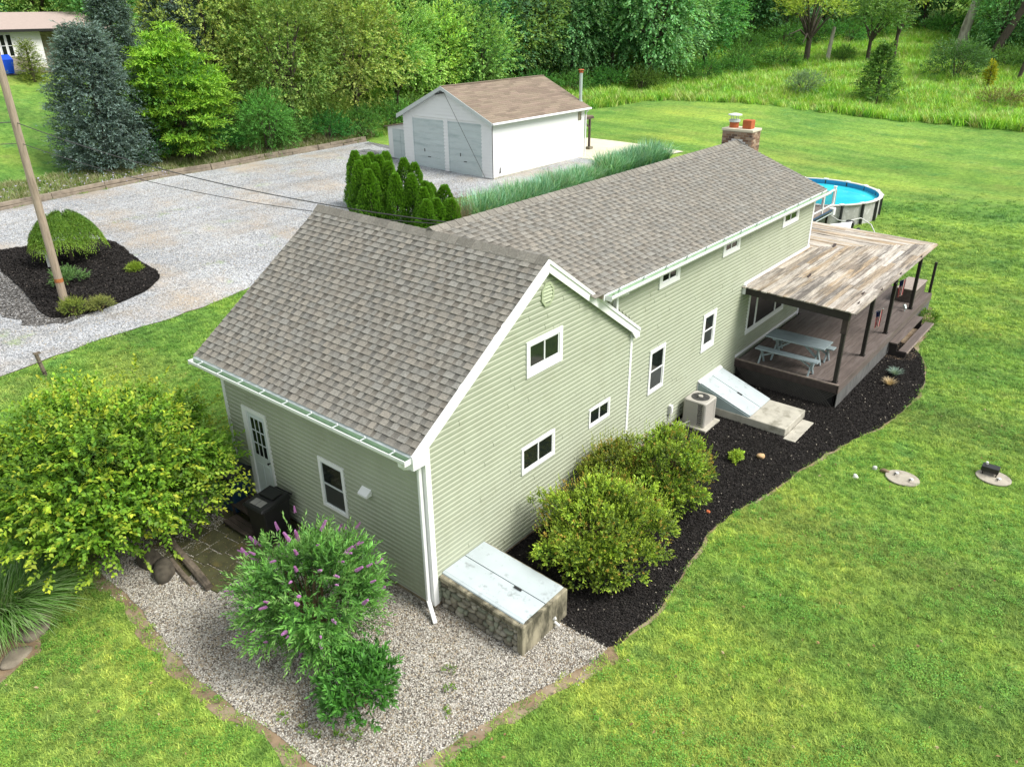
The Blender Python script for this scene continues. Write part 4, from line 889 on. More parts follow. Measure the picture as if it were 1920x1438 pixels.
# picnic table and benches
def xlegs(o, cy, xa, xb, ztop, spread, wq, zb=ZD):
    for y in cy:
        for s in (1, -1):
            xm = (xa + xb) / 2; mb = MB(); mb.beam((xm - s * spread, y + .025 * s, zb + .0), (xm + s * spread * .8, y + .025 * s, ztop - .02), .035, wq, (1, 0, 0)); mb.build('leg', 'picnic_paint', o)
def bench(xa, xb, ya, yb, label):
    o = thing('picnic_bench', label, 'bench', ((xa + xb) / 2, (ya + yb) / 2, ZD), 'picnic benches on the deck')
    mb = MB(); mb.box(xa, xb, ya, yb, 1.135, 1.17); mb.build('seat', 'picnic_paint', o, bevel=.006)
    xlegs(o, (ya + .18, yb - .18), xa, xb, 1.15, .13, .06)
    for y in (ya + .18, yb - .18): mb = MB(); mb.box(xa + .03, xb - .03, y - .04, y + .04, 1.10, 1.134); mb.build('cleat', 'picnic_paint', o)
    for y, s in ((ya + .2, 1), (yb - .2, -1)): mb = MB(); mb.beam(((xa + xb) / 2, y, .95), ((xa + xb) / 2, y + s * .35, 1.13), .04, .04); mb.build('brace', 'picnic_paint', o)
tb = thing('picnic_table', 'blue-grey painted wooden picnic table with peeling paint on the covered deck', 'table', (13.2, -1.45, ZD))
for k in range(4): xa = 12.86 + k * .178; mb = MB(); mb.box(xa, xa + .174, -2.3, -.62, 1.435, 1.47); mb.build('table_board', 'picnic_paint', tb, bevel=.004)
xlegs(tb, (-2.05, -.87), 12.86, 13.57, 1.43, .27, .075)
for y in (-2.05, -.87): mb = MB(); mb.box(12.92, 13.5, y - .05, y + .05, 1.37, 1.434); mb.build('cleat', 'picnic_paint', tb)
for y, s in ((-2.0, 1), (-.92, -1)): mb = MB(); mb.beam((13.21, y, 1.05), (13.21, y + s * .45, 1.41), .05, .05); mb.build('brace', 'picnic_paint', tb)
bench(12.52, 12.78, -2.28, -.5, 'blue-grey picnic bench on the near side of the table, at the deck edge')
bench(13.72, 13.98, -2.3, -.55, 'blue-grey picnic bench mostly hidden behind the picnic table')

# ================================================================== BULKHEADS, AC
bk = thing('stone_bulkhead', 'low stone and concrete cellar entrance with pale painted double doors under the gable wall', 'cellar entrance', (.7, -1, 0))
X0b, X1b, Y0b = .13, 1.4, -1.94
def bt(y): return .74 + (y + .02) * .055
mb = MB(); mb.hexa([(X0b + .06, Y0b + .05, -.1), (X1b - .02, Y0b + .05, -.1), (X1b - .02, -.02, -.1), (X0b + .06, -.02, -.1), (X0b + .06, Y0b + .05, bt(Y0b) - .07), (X1b - .02, Y0b + .05, bt(Y0b) - .07), (X1b - .02, -.02, bt(0) - .07), (X0b + .06, -.02, bt(0) - .07)]); mb.build('core', 'mortar', bk)
mb = MB(); mb.box(X0b - .01, X1b, Y0b - .03, Y0b + .1, -.05, bt(Y0b) - .0); mb.build('front_wall', 'stained_concrete', bk, bevel=.015)
mb = MB(); mb.hexa([(X1b - .07, Y0b + .1, -.05), (X1b, Y0b + .1, -.05), (X1b, -.02, -.05), (X1b - .07, -.02, -.05), (X1b - .07, Y0b + .1, bt(Y0b)), (X1b, Y0b + .1, bt(Y0b)), (X1b, -.02, bt(0)), (X1b - .07, -.02, bt(0))]); mb.build('side_wall', 'stained_concrete', bk)
mb = MB(); mb.hexa([(X0b - .01, Y0b + .1, bt(Y0b) - .13), (X0b + .11, Y0b + .1, bt(Y0b) - .13), (X0b + .11, -.02, bt(0) - .13), (X0b - .01, -.02, bt(0) - .13), (X0b - .01, Y0b + .1, bt(Y0b) - .005), (X0b + .11, Y0b + .1, bt(Y0b) - .005), (X0b + .11, -.02, bt(0) - .005), (X0b - .01, -.02, bt(0) - .005)]); mb.build('coping', 'stained_concrete', bk, bevel=.02)
r = random.Random(8); rows = [(0, .13), (.13, .26), (.26, .39), (.39, .50), (.50, .60)]
for z0, z1 in rows:
    y = Y0b + .1
    while y < -.06:
        wd = r.uniform(.09, .28); y1 = min(y + wd, -.03)
        if y1 - y > .05:
            bm = bmesh.new(); bmesh.ops.create_icosphere(bm, subdivisions=2, radius=1); q = r.uniform(.7, 1.25); cc = [(.25, .23, .18), (.3, .28, .23), (.2, .18, .14), (.24, .25, .19)][r.randrange(4)]
            zz0 = z0 + r.uniform(-.035, .03); zz1 = min(z1 + r.uniform(-.03, .035), bt(y) - .12); tw = r.uniform(-.25, .25)
            for v_ in bm.verts:
                c = v_.co; p_ = [abs(k) ** .72 * (1 if k > 0 else -1) for k in c]; p_[2] += tw * p_[1]; p_[0] *= 1.15; v_.co = Vector((X0b + .06 + p_[0] * .06 + r.uniform(-.003, .003), (y + y1) / 2 + p_[1] * (y1 - y) * .5 * .95, (zz0 + zz1) / 2 + p_[2] * (zz1 - zz0) * .5 * .95)) - Vector((.7, -1, 0))
            me = bpy.data.meshes.new('stone'); bm.to_mesh(me); bm.free(); a_ = me.color_attributes.new('Col', 'FLOAT_COLOR', 'POINT'); a_.data.foreach_set('color', [k for _ in me.vertices for k in (cc[0] * q, cc[1] * q, cc[2] * q, 1)])
            me.polygons.foreach_set('use_smooth', [True] * len(me.polygons)); link('stone', me, attr_stone if 'attr_stone' in globals() else globals().setdefault('attr_stone', attrmat('field_stone', .95, 0, .2, bmp=.8, bsc=30, grain=12)), bk)
        y = y1
for xa, xb, hx in ((.26, .81, .72), (.82, 1.36, .88)):
    mb = MB(); mb.hexa([(xa, Y0b + .03, bt(Y0b) + .01), (xb - .006, Y0b + .03, bt(Y0b) + .01), (xb - .006, -.03, bt(0) + .01), (xa, -.03, bt(0) + .01), (xa, Y0b + .03, bt(Y0b) + .035), (xb - .006, Y0b + .03, bt(Y0b) + .035), (xb - .006, -.03, bt(0) + .035), (xa, -.03, bt(0) + .035)]); dr = mb.build('hatch_door', 'bulkhead_paint', bk, bevel=.004)
    if xa < .5: mb = MB(); mb.beam((.765, -1.42, bt(-1.42) + .055), (.765, -1.26, bt(-1.26) + .055), .03, .025); mb.beam((.765, -1.40, bt(-1.4) + .03), (.765, -1.4, bt(-1.4) + .06), .02, .02); mb.build('handle', 'dark_metal', dr)
mb = MB(); mb.hexa([(.20, Y0b + .03, bt(Y0b) - .004), (.258, Y0b + .03, bt(Y0b) - .004), (.258, -.03, bt(0) - .004), (.20, -.03, bt(0) - .004), (.21, Y0b + .03, bt(Y0b) + .018), (.258, Y0b + .03, bt(Y0b) + .034), (.258, -.03, bt(0) + .034), (.21, -.03, bt(0) + .018)]); mb.build('door_frame', 'bulkhead_paint', bk)
mb = MB(); mb.tube([(1.02, Y0b - .03, .14), (1.02, Y0b - .14, .1)], .028, 10); mb.tube([(.99, Y0b - .02, .22), (1.01, Y0b - .06, .25)], .03, 8); mb.build('drain_pipe', 'pvc', bk)

b2_ = thing('sloped_bulkhead', 'sloping pale blue-grey metal cellar doors on a concrete base by the deck', 'cellar entrance', (10.8, -1, 0))
xa, xb = 10.13, 11.45
mb = MB(); mb.box(xa - .02, xb + .02, -2.5, YW - .03, -.05, .25); mb.build('concrete_base', 'concrete', b2_, bevel=.015)
for x in (xa, xb - .03):
    mb = MB(); mb.prism([(x, .02, .251), (x, -1.5, .251), (x, -1.5, .27), (x, .02, .80)], (.03, 0, 0)); mb.build('side_panel', 'bulkhead_side', b2_)
mb = MB(); mb.box(xa - .01, xb + .01, .0, .034, .251, .86); mb.hexa([(xa - .01, -.06, .80), (xb + .01, -.06, .80), (xb + .01, .0, .83), (xa - .01, .0, .83), (xa - .01, -.06, .82), (xb + .01, -.06, .82), (xb + .01, .0, .86), (xa - .01, .0, .86)]); mb.build('header', 'white_trim', b2_)
for x0_, x1_ in ((xa + .02, 10.78), (10.80, xb - .02)):
    mb = MB(); mb.hexa([(x0_, -1.53, .272), (x1_, -1.53, .272), (x1_, -.06, .785), (x0_, -.06, .785), (x0_, -1.53, .30), (x1_, -1.53, .30), (x1_, -.06, .815), (x0_, -.06, .815)]); dr = mb.build('hatch_door', 'bulkhead_paint', b2_, bevel=.004)
mb = MB(); mb.beam((10.76, -1.0, .505), (10.76, -.86, .552), .03, .02); mb.build('handle', 'dark_metal', b2_)
mb = MB(); mb.box(xa - .012, xa - .001, -.35, -.27, .46, .54); mb.build('latch_plate', 'grey_trim', b2_)
mb = MB(); mb.box(9.98, 11.28, -2.82, -2.51, -.02, .06); top(mb.build('concrete_slab', 'concrete', None, (10.6, -2.65, 0), bevel=.01), 'worn flat concrete slab in the black mulch below the sloping cellar doors', 'slab')

ac = thing('air_conditioner', 'beige outdoor air conditioner unit on a grey pad in the black mulch', 'air conditioner', (9.45, -.4, 0))
cxa, cya, hw = 9.44, -.42, .31
mb = MB(); mb.box(cxa - .42, cxa + .42, cya - .42, cya + .42, .01, .09); mb.build('pad', 'concrete', ac, bevel=.01)
def rsq(hw, rr, z, n=5):
    P = []
    for qx, qy, a0 in ((1, 1, 0), (-1, 1, 90), (-1, -1, 180), (1, -1, 270)):
        for k in range(n): an = R(a0 + 90 * k / (n - 1)); P.append((cxa + qx * (hw - rr) + rr * math.cos(an), cya + qy * (hw - rr) + rr * math.sin(an), z))
    return P
def loft(mb, loops, cap0=True, cap1=True):
    n = len(loops[0]); V = [p for l in loops for p in l]; F = []
    for i in range(len(loops) - 1):
        for j in range(n): F.append((i * n + j, i * n + (j + 1) % n, (i + 1) * n + (j + 1) % n, (i + 1) * n + j))
    if cap0: F.append(tuple(range(n))[::-1])
    if cap1: F.append(tuple((len(loops) - 1) * n + j for j in range(n)))
    mb.add(V, F)
mb = MB(); loft(mb, [rsq(hw - .05, .07, .1), rsq(hw - .05, .07, .74)]); mb.build('coil', 'ac_dark', ac)
mb = MB(); loft(mb, [rsq(hw, .08, .09), rsq(hw, .08, .13)]); mb.build('base_pan', 'ac_paint', ac)
for k in range(10):
    z = .16 + k * .059; mb = MB(); loft(mb, [rsq(hw - .004, .08, z), rsq(hw + .004, .08, z + .019)]); mb.build('louvre', 'ac_paint', ac)
for sx, sy in ((1, 1), (1, -1), (-1, 1), (-1, -1)):
    mb = MB(); mb.tube([(cxa + sx * (hw - .045), cya + sy * (hw - .045), .12), (cxa + sx * (hw - .045), cya + sy * (hw - .045), .75)], .058, 10); mb.build('corner_post', 'ac_paint', ac)
mb = MB(); mb.box(cxa - hw - .008, cxa - hw + .02, cya - .1, cya + .24, .14, .74); mb.box(cxa - .24, cxa + .1, cya + hw - .01, cya + hw + .008, .14, .74); mb.build('service_panel', 'ac_paint', ac)
mb = MB(); loft(mb, [rsq(hw + .01, .09, .74), rsq(hw + .01, .09, .77), rsq(hw - .02, .08, .79)]); mb.build('top_cover', 'ac_paint', ac, bevel=.004)
mb = MB()
mb.tube([(cxa, cya, .787), (cxa, cya, .800)], .235, 28); mb.build('fan_recess', 'ac_dark', ac)
mb = MB()
for rr in (.05, .08, .11, .14, .17, .2, .23):
    pts = [(cxa + rr * math.cos(a_ * math.pi / 12), cya + rr * math.sin(a_ * math.pi / 12), .818 - .04 * (rr / .23) ** 2 + .0) for a_ in range(25)]; mb.tube(pts, .004, 4, False)
for a_ in range(8): mb.tube([(cxa, cya, .82), (cxa + .235 * math.cos(a_ * .785), cya + .235 * math.sin(a_ * .785), .80)], .005, 4)
mb.build('fan_guard', 'ac_dark', ac)
mb = MB(); mb.tube([(cxa, cya, .80), (cxa, cya, .835)], [.07, .06], 14); mb.build('fan_hub', 'ac_paint', ac)

# ================================================================== SMALL THINGS ROUND THE HOUSE
def bin_(x, y, rot, bodym, lidm, label, h_=1.0, wd=.56, dp=.66, lidpatch=False, loc_z=0):
    o = thing('wheeled_bin', label, 'bin', (0, 0, 0)); mb = MB()
    def q(a, w2, d2, z): return [(-w2, -d2, z), (w2, -d2, z), (w2, d2, z), (-w2, d2, z)]
    mb.hexa(q(0, wd * .40, dp * .38, .06) + q(0, wd * .48, dp * .47, h_ * .9)); mb.box(-wd / 2, wd / 2, -dp / 2, dp / 2, h_ * .88, h_ * .92); mb.build('bin_body', bodym, o, bevel=.015)
    mb = MB(); mb.hexa([(-wd * .52, -dp * .56, h_ * .92), (wd * .52, -dp * .56, h_ * .92), (wd * .52, dp * .5, h_ * .92), (-wd * .52, dp * .5, h_ * .92), (-wd * .47, -dp * .50, h_ * .97), (wd * .47, -dp * .50, h_ * .97), (wd * .47, dp * .44, h_ * 1.03), (-wd * .47, dp * .44, h_ * 1.03)]); mb.build('lid', lidm, o, bevel=.012)
    mb = MB(); mb.box(-wd * .34, wd * .34, -dp * .05, dp * .34, h_ * 1.005, h_ * 1.045); mb.build('lid_hump', lidm, o, bevel=.012)
    if lidpatch:
        for k in (0, 1): mb = MB(); mb.hexa([(-.17 + k * .175, -.30, h_ * .974), (-.01 + k * .175, -.30, h_ * .974), (-.01 + k * .175, -.12, h_ * .99), (-.17 + k * .175, -.12, h_ * .99), (-.17 + k * .175, -.30, h_ * .982), (-.01 + k * .175, -.30, h_ * .982), (-.01 + k * .175, -.12, h_ * .999), (-.17 + k * .175, -.12, h_ * .999)]); mb.build('label_plate', 'lid_patch', o)
    for sx in (-1, 1):
        mb = MB(); mb.tube([(sx * wd * .36, dp * .40, .11), (sx * wd * .44, dp * .40, .11)], .11, 14); mb.build('wheel', 'black_plastic', o)
        mb = MB(); mb.box(sx * wd * .3 - .03, sx * wd * .3 + .03, dp * .44, dp * .56, h_ * .9, h_ * .98); mb.build('hinge', lidm, o)
    mb = MB(); mb.tube([(-wd * .4, dp * .60, h_ * .93), (wd * .4, dp * .60, h_ * .93)], .018, 8); mb.build('handle', bodym, o)
    o.location = (x, y, loc_z); o.rotation_euler = (0, 0, rot)
bin_(-.56, 4.2, R(-85), 'black_plastic', 'black_plastic', 'black wheeled rubbish bin with closed lid below the white back door', 1.0, .6, .72, True)
bin_(-.42, 5.72, R(-80), 'blue_plastic', 'black_plastic', 'dark blue wheeled recycling bin with black lid beside the back door', 1.0, .55, .6)
o = thing('back_step', 'weathered dark wooden steps under the back door', 'steps', (-.4, 5, 0))
for k in range(5): mb = MB(); mb.box(-.02 - (k + 1) * .13, -.028 - k * .13, 4.35, 5.6, .30, .335); mb.build('plank', 'step_wood', o)
for k in range(3): mb = MB(); mb.box(-.68 - (k + 1) * .11, -.688 - k * .11, 4.5, 5.35, .12, .15); mb.build('plank', 'step_wood', o)
mb = MB(); mb.box(-.66, -.03, 4.4, 4.44, 0, .30); mb.box(-.66, -.03, 5.5, 5.54, 0, .30); mb.box(-.99, -.66, 4.52, 4.56, 0, .12); mb.box(-.99, -.66, 5.28, 5.32, 0, .12); mb.build('step_side', 'step_wood', o)
# mossy pavers
pv = bpy.data.objects.new('paver_patio', None); COL.objects.link(pv); pv.location = (-1.5, 5, 0); ORG['paver_patio'] = Vector((-1.5, 5, 0)); props(pv, kind='structure')
r = random.Random(2); an = R(8)
for i in range(6):
    for j in range(7):
        cx_, cy_ = -2.28 + i * .42 + (j % 2) * .06, 3.86 + j * .43; cs, sn = math.cos(an), math.sin(an)
        if i == 5 and j > 3: continue
        wx, wy = .202 + r.uniform(-.008, .004), .207; z_ = .045 + r.uniform(-.006, .008); tl = r.uniform(-.006, .006); P8 = []
        for zz in (-.02, z_):
            for sx, sy in ((-1, -1), (1, -1), (1, 1), (-1, 1)):
                u, v_ = cx_ + sx * wx + 1.5, cy_ + sy * wy - 5; P8.append((-1.5 + u * cs - v_ * sn, 5 + u * sn + v_ * cs, zz + (tl * sx if zz > 0 else 0)))
        mb = MB(); mb.hexa(P8); mb.build('paver', 'paver', pv, bevel=.008)
mb = MB(); mb.tube([(-2.33, 3.72, .1), (-2.23, 4.4, .11), (-2.12, 5.3, .12), (-2.0, 6.2, .1)], [.075, .085, .08, .08], 9); top(mb.build('timber', 'weathered_timber', None, (-2.2, 4.6, 0), smooth=False), 'weathered split log edging the mossy pavers', 'log')
mb = MB(); mb.tube([(-2.47, 4.1, .05), (-2.42, 4.6, .05), (-2.35, 5.1, .06)], .055, 8); top(mb.build('timber', 'weathered_timber', None, (-2.4, 4.6, 0)), 'thin rotten log lying against the thicker edging log', 'log')
def stone(name, x, y, z, sx, sy, sz, m, label, cat='stone', seed=1, rot=0, group=None):
    r = random.Random(seed); bm = bmesh.new(); bmesh.ops.create_icosphere(bm, subdivisions=3, radius=1)
    k = [Vector((r.uniform(-1, 1), r.uniform(-1, 1), r.uniform(-1, 1))) for _ in range(9)]
    for v_ in bm.verts:
        c = v_.co.copy(); s_ = 1 + sum(.09 * math.sin(3 * c.dot(q) + i) for i, q in enumerate(k)); c = Vector([abs(t_) ** .8 * (1 if t_ > 0 else -1) for t_ in c]); v_.co = Vector((c.x * sx * s_, c.y * sy * s_, c.z * sz * s_))
    me = bpy.data.meshes.new(name); bm.to_mesh(me); bm.free(); me.polygons.foreach_set('use_smooth', [True] * len(me.polygons)); o = link(name, me, m); o.location = (x, y, z + h1(x, y)); o.rotation_euler = (0, 0, rot); return top(o, label, cat, group)
stone('rock', -2.62, 4.85, .08, .2, .27, .18, 'dark_rock', 'dark rounded boulder under the yellow-green shrub beside the log', seed=2)
stone('rock', -2.62, 5.35, .1, .2, .22, .2, 'dark_rock', 'second dark boulder half hidden under the yellow-green shrub', seed=3)
stone('rock', -4.95, 5.15, .02, .26, .2, .09, 'rock', 'flat grey-brown rock in front of the ornamental grass', seed=4, rot=.4)
stone('rock', -5.35, 4.75, .0, .3, .18, .07, 'rock', 'low flat rock sunk in bare soil at the left picture edge', seed=5, rot=.7)
stone('rock', -4.85, 5.6, .02, .2, .2, .1, 'rock', 'small rock nearest the base of the ornamental grass', seed=6)
stone('tan_rock', 8.78, -2.44, .05, .11, .085, .075, 'tan_rock', 'single orange-tan rock lying on the black mulch', seed=7)
stone('tan_rock', 5.9, -2.5, .03, .05, .04, .04, 'terracotta', 'small reddish stone at the mulch edge past the rounded shrubs', seed=8)
stone('pipe_cover', 9.36, -4.52, .02, .07, .07, .04, 'pvc', 'small round white pipe cap in the lawn', 'pipe cap', seed=9)
stone('pipe_cover', 9.98, -4.75, .04, .045, .06, .05, 'pvc', 'white lump by the disc with two knobs', 'pipe cap', seed=10)
stone('brown_post', 10.0, -4.98, .04, .05, .08, .05, 'soil', 'small brown clod next to the round concrete lid', 'clod', seed=11)
def lid(x, y, rx, ry, rot, label, knobs):
    o = thing('septic_lid', label, 'tank lid', (x, y, 0)); mb = MB(); P = []
    for k in range(28): a_ = 2 * math.pi * k / 28; u, v_ = rx * math.cos(a_), ry * math.sin(a_); P.append((x + u * math.cos(rot) - v_ * math.sin(rot), y + u * math.sin(rot) + v_ * math.cos(rot), .01))
    mb.prism(P, (0, 0, .035)); mb.build('lid', 'lid_concrete', o, bevel=.008)
    for u, v_ in knobs:
        px, py = x + u, y + v_; mb = MB(); mb.tube([(px - .045, py, .04), (px - .045, py, .085), (px + .045, py, .085), (px + .045, py, .04)], .011, 6); mb.build('handle', 'dark_metal', o)
        mb = MB(); mb.tube([(px + .08, py - .02, .045), (px + .08, py - .02, .075)], .045, 12); mb.build('cap', 'pvc', o)
lid(9.95, -5.38, .33, .37, 0, 'round pale concrete tank lid with two handles in the lawn', ((.02, .17), (-.06, -.17)))
lid(11.28, -7.01, .33, .37, 0, 'round pale concrete tank lid with a small black box on it', ((-.12, -.1),))
o = thing('black_box', 'small black metal box standing on the round tank lid', 'box', (11.38, -6.9, .045))
mb = MB(); mb.box(11.28, 11.5, -7.08, -6.72, .115, .245); mb.build('box_body', 'black_plastic', o, bevel=.01)
for sx in (11.3, 11.48):
    for sy in (-7.05, -6.77): mb = MB(); mb.box(sx - .012, sx + .012, sy - .012, sy + .012, .045, .115); mb.build('leg', 'black_plastic', o)
mb = MB(); mb.tube([(11.44, -6.8, .245), (11.44, -6.8, .3)], .03, 8); mb.build('knob', 'pvc', o)
# broken wooden post left
mb = MB(); z0 = h1(-.65, 14.94); mb.tube([(-.62, 14.94, z0 - .1), (-.7, 15.0, z0 + .7)], [.06, .055], 7); mb.box(-.76, -.58, 14.95, 15.06, z0 + .68, z0 + .72)
top(mb.build('wooden_post', 'weathered_timber', None, (-.65, 14.94, z0)), 'short leaning grey wooden post at the driveway edge', 'post')

# ================================================================== UTILITY POLE AND WIRES
zp = h1(2.01, 19.7)
o = thing('utility_pole', 'bare wooden utility pole with an orange band in the mulch island', 'utility pole', (2.01, 19.7, zp))
mb = MB(); mb.tube([(2.01, 19.7, zp - .2), (2.01, 19.7, zp + 9.2)], [.135, .105], 18); mb.build('pole_shaft', 'pole_wood', o, smooth=False)
mb = MB(); mb.tube([(2.01, 19.7, zp + .75), (2.01, 19.7, zp + .88)], .139, 18); mb.build('band', 'orange_band', o)
o = thing('utility_pole', 'second wooden utility pole standing beside the driveway beyond the left picture edge', 'utility pole', (-14, 24.5, h1(-14, 24.5)))
mb = MB(); mb.tube([(-14, 24.5, 1.0), (-14, 24.5, 10.2)], [.155, .115], 14); mb.build('pole_shaft', 'pole_wood', o)
def wire(p, q, sag, rad, label, n=24):
    p = Vector(p); q = Vector(q); mb = MB(); mb.tube([p.lerp(q, i / n) - Vector((0, 0, sag * 4 * (i / n) * (1 - i / n))) for i in range(n + 1)], rad, 5); return top(mb.build('service_wire', 'cable', None, tuple(p), fix=False), label, 'cable')
wire((2.01, 19.7, 6.95), (4.6, 3.7, 5.72), .38, .014, 'upper black service cable from the utility pole to the house roof')
wire((2.01, 19.7, 6.32), (4.5, 3.65, 5.70), .42, .010, 'lower thin service cable from the utility pole to the house roof')
wire((-14, 24.5, 8.9), (2.01, 19.7, 6.95), .35, .014, 'upper black cable arriving at the utility pole from the left')
wire((-14, 24.5, 8.2), (2.01, 19.7, 6.32), .35, .010, 'lower thin cable arriving at the utility pole from the left')

# ---- driveway edging: railway ties
te = thing('timber_edging', 'long row of weathered grey timber ties edging the far side of the gravel driveway', 'edging', (0, 34.2, h1(0, 34.2)))
path = [(-14, 33.5), (0.0, 34.3), (3.0, 34.25), (5.22, 34.35), (7.91, 34.85), (10.78, 35.2), (13.97, 35.6), (17.18, 35.45), (21.17, 35.85), (25.38, 35.95), (29.82, 36.2)]
r = random.Random(6)
for (xa, ya), (xb, yb) in zip(path[:-1], path[1:]):
    ln = math.hypot(xb - xa, yb - ya); n = max(1, round(ln / 2.6))
    for i in range(n):
        for lv in range(2):
            t0, t1 = (max(0, i - .5 * lv)) / n, (i + 1 - .5 * lv * (i < n - 1)) / n - .012
            p = (xa + (xb - xa) * t0, ya + (yb - ya) * t0 + lv * .06 + r.uniform(-.02, .02)); q = (xa + (xb - xa) * t1, ya + (yb - ya) * t1 + lv * .06 + r.uniform(-.03, .03))
            mb = MB(); mb.beam((p[0], p[1], h1(*p) + .06 + lv * .19 + r.uniform(-.015, .015)), (q[0], q[1], h1(*q) + .06 + lv * .19 + r.uniform(-.015, .015)), .2, .18); mb.build('tie', 'tie', te, bevel=.01)

# ================================================================== GARAGE
GX, GY, GW, GL, GZ = 26.5, 21.45, 7.2, 9.05, 1.2
ga = thing('garage', 'white two-door detached garage with brown shingle roof at the end of the driveway', 'garage', (GX, GY, GZ))
he, hr, hd = 3.14, 4.8, 2.85
GF = lambda u, d, z: (GX - d, GY + u, GZ + z)
mb = MB(); mb.prism([(GX, GY, GZ - .3), (GX, GY + GW, GZ - .3), (GX, GY + GW, GZ + he), (GX, GY + GW / 2, GZ + hr - .08), (GX, GY, GZ + he)], (GL, 0, 0)); mb.build('wall', 'garage_white', ga)
mb = MB(); mb.box(GX + .02, GX + GL, GY - .03, GY - .002, GZ - .35, GZ + .05); mb.build('foundation', 'concrete', ga)
dl, dr_ = 6.34, .84; dm0, dm1 = 3.38, 3.80
z = 0.02; 
while z < hr - .15:
    z1 = min(z + .19, hr - .12); lo = max(.0, (z1 - he) / (hr - he) * GW / 2) if z1 > he else .0; lo = max(lo, .02)
    segs = [(lo, GW - lo)]
    if z < hd + .05: segs = [(lo, dr_ - .03), (dm0 + .03, dm1 - .03), (dl + .03, GW - lo)]
    for a, b2 in segs:
        mb = MB(); mb.hexa([GF(a, 0, z), GF(b2, 0, z), GF(b2, .055, z), GF(a, .055, z), GF(a, 0, z1), GF(b2, 0, z1), GF(b2, .005, z1), GF(a, .005, z1)]); mb.build('siding_board', 'garage_white', ga)
    z = z1
for a, b2 in ((dr_, dm0), (dm1, dl)):
    d_ = thing('garage_door', None, None, parent=ga)
    for k in range(8):
        z0 = .02 + k * (hd - .02) / 8; mb = MB(); mbox(mb, GF, a + .02, b2 - .02, .004, .016, z0 + .006, z0 + (hd - .02) / 8 - .006); mb.build('door_section', 'garage_door', d_)
    mb = MB(); mbox(mb, GF, a - .04, a + .03, 0, .034, 0, hd + .06); mbox(mb, GF, b2 - .03, b2 + .04, 0, .034, 0, hd + .06); mbox(mb, GF, a + .03, b2 - .03, 0, .034, hd, hd + .06); mb.build('door_frame', 'garage_door', d_)
    m_ = (a + b2) / 2; mb = MB(); mbox(mb, GF, m_ - .12, m_ + .1, .016, .045, .72, .76); mbox(mb, GF, m_ + .35, m_ + .39, .016, .04, 1.02, 1.2); mb.build('handle', 'dark_metal', d_)
for s_, yy in ((1, GY - .25), (-1, GY + GW + .25)):
    dz = .115; mb = MB(); ye = yy; yr = GY + GW / 2; ze = GZ + he - .08; zr = GZ + hr
    mb.hexa([(GX - .3, ye, ze - .06), (GX + GL + .25, ye, ze - .06), (GX + GL + .25, yr, zr - .06), (GX - .3, yr, zr - .06), (GX - .3, ye, ze + .03), (GX + GL + .25, ye, ze + .03), (GX + GL + .25, yr, zr + .03), (GX - .3, yr, zr + .03)]); mb.build('roof', 'brown_roof', ga)
    mb = MB(); mb.hexa([(GX - .335, ye, ze - .2), (GX - .302, ye, ze - .2), (GX - .302, yr, zr - .17), (GX - .335, yr, zr - .17), (GX - .335, ye, ze + .035), (GX - .302, ye, ze + .035), (GX - .302, yr, zr + .035), (GX - .335, yr, zr + .035)]); mb.build('rake_board', 'grey_trim', ga)
    mb = MB(); mb.hexa([(GX - .30, ye + s_ * .05, ze - .12), (GX - .02, ye + s_ * .05, ze - .12), (GX - .02, yr, zr - .14), (GX - .30, yr, zr - .14), (GX - .30, ye + s_ * .05, ze - .07), (GX - .02, ye + s_ * .05, ze - .07), (GX - .02, yr, zr - .07), (GX - .30, yr, zr - .07)]); mb.build('soffit', 'grey_trim', ga)
r = random.Random(5)   # shingle courses of the garage roof facing the camera, with low relief
mb = MB(); n = 22; ye, yr, ze, zr = GY - .25, GY + GW / 2, GZ + he - .08, GZ + hr
for k in range(n):
    t0, t1 = k / n, (k + 1) / n + .004; y0_, y1_ = ye + (yr - ye) * t0, ye + (yr - ye) * t1; z0_, z1_ = ze + (zr - ze) * t0, ze + (zr - ze) * t1; x = GX - .3
    while x < GX + GL + .25:
        xn = min(x + r.uniform(.5, 1.1), GX + GL + .25); q = r.uniform(.82, 1.15); mb.col = (.225 * q, .178 * q * r.uniform(.97, 1.03), .138 * q)
        mb.hexa([(x, y0_, z0_ + .031), (xn, y0_, z0_ + .031), (xn, y1_, z1_ + .031), (x, y1_, z1_ + .031), (x, y0_, z0_ + .05), (xn, y0_, z0_ + .05), (xn, y1_, z1_ + .036), (x, y1_, z1_ + .036)]); x = xn
o = mb.build('shingle_field', None, ga, fix=False); o.data.materials.append(SHING); props(o, kind='stuff')
mb = MB(); mb.box(GX - .3, GX + GL + .25, yr - .12, yr + .12, GZ + hr + .02, GZ + hr + .05); mb.build('ridge_strip', 'brown_roof', ga)
mb = MB(); mb.box(GX - .3, GX + GL + .27, GY - .37, GY - .252, ze - .1, ze + .02); mb.build('gutter', 'garage_white', ga, bevel=.02)
mb = MB(); mb.tube([(GX + GL + .1, GY - .3, ze - .05), (GX + GL + .1, GY - .08, ze - .25), (GX + GL + .04, GY - .07, ze - .5), (GX + GL + .02, GY - .07, GZ + .05)], .045, 8); mb.build('downspout', 'garage_white', ga)
mb = MB(); mb.box(GX - .03, GX + .05, GY - .03, GY + .0, GZ, GZ + he - .1); mb.box(GX - .03, GX - .0, GY - .03, GY + .08, GZ, GZ + he - .1); mb.build('corner_board', 'garage_white', ga)
mb = MB(); mb.box(GX + GL - .75, GX + GL - .4, GY - .02, GY - .001, GZ + 2.35, GZ + 2.85); mb.build('window', 'stained_concrete', ga)
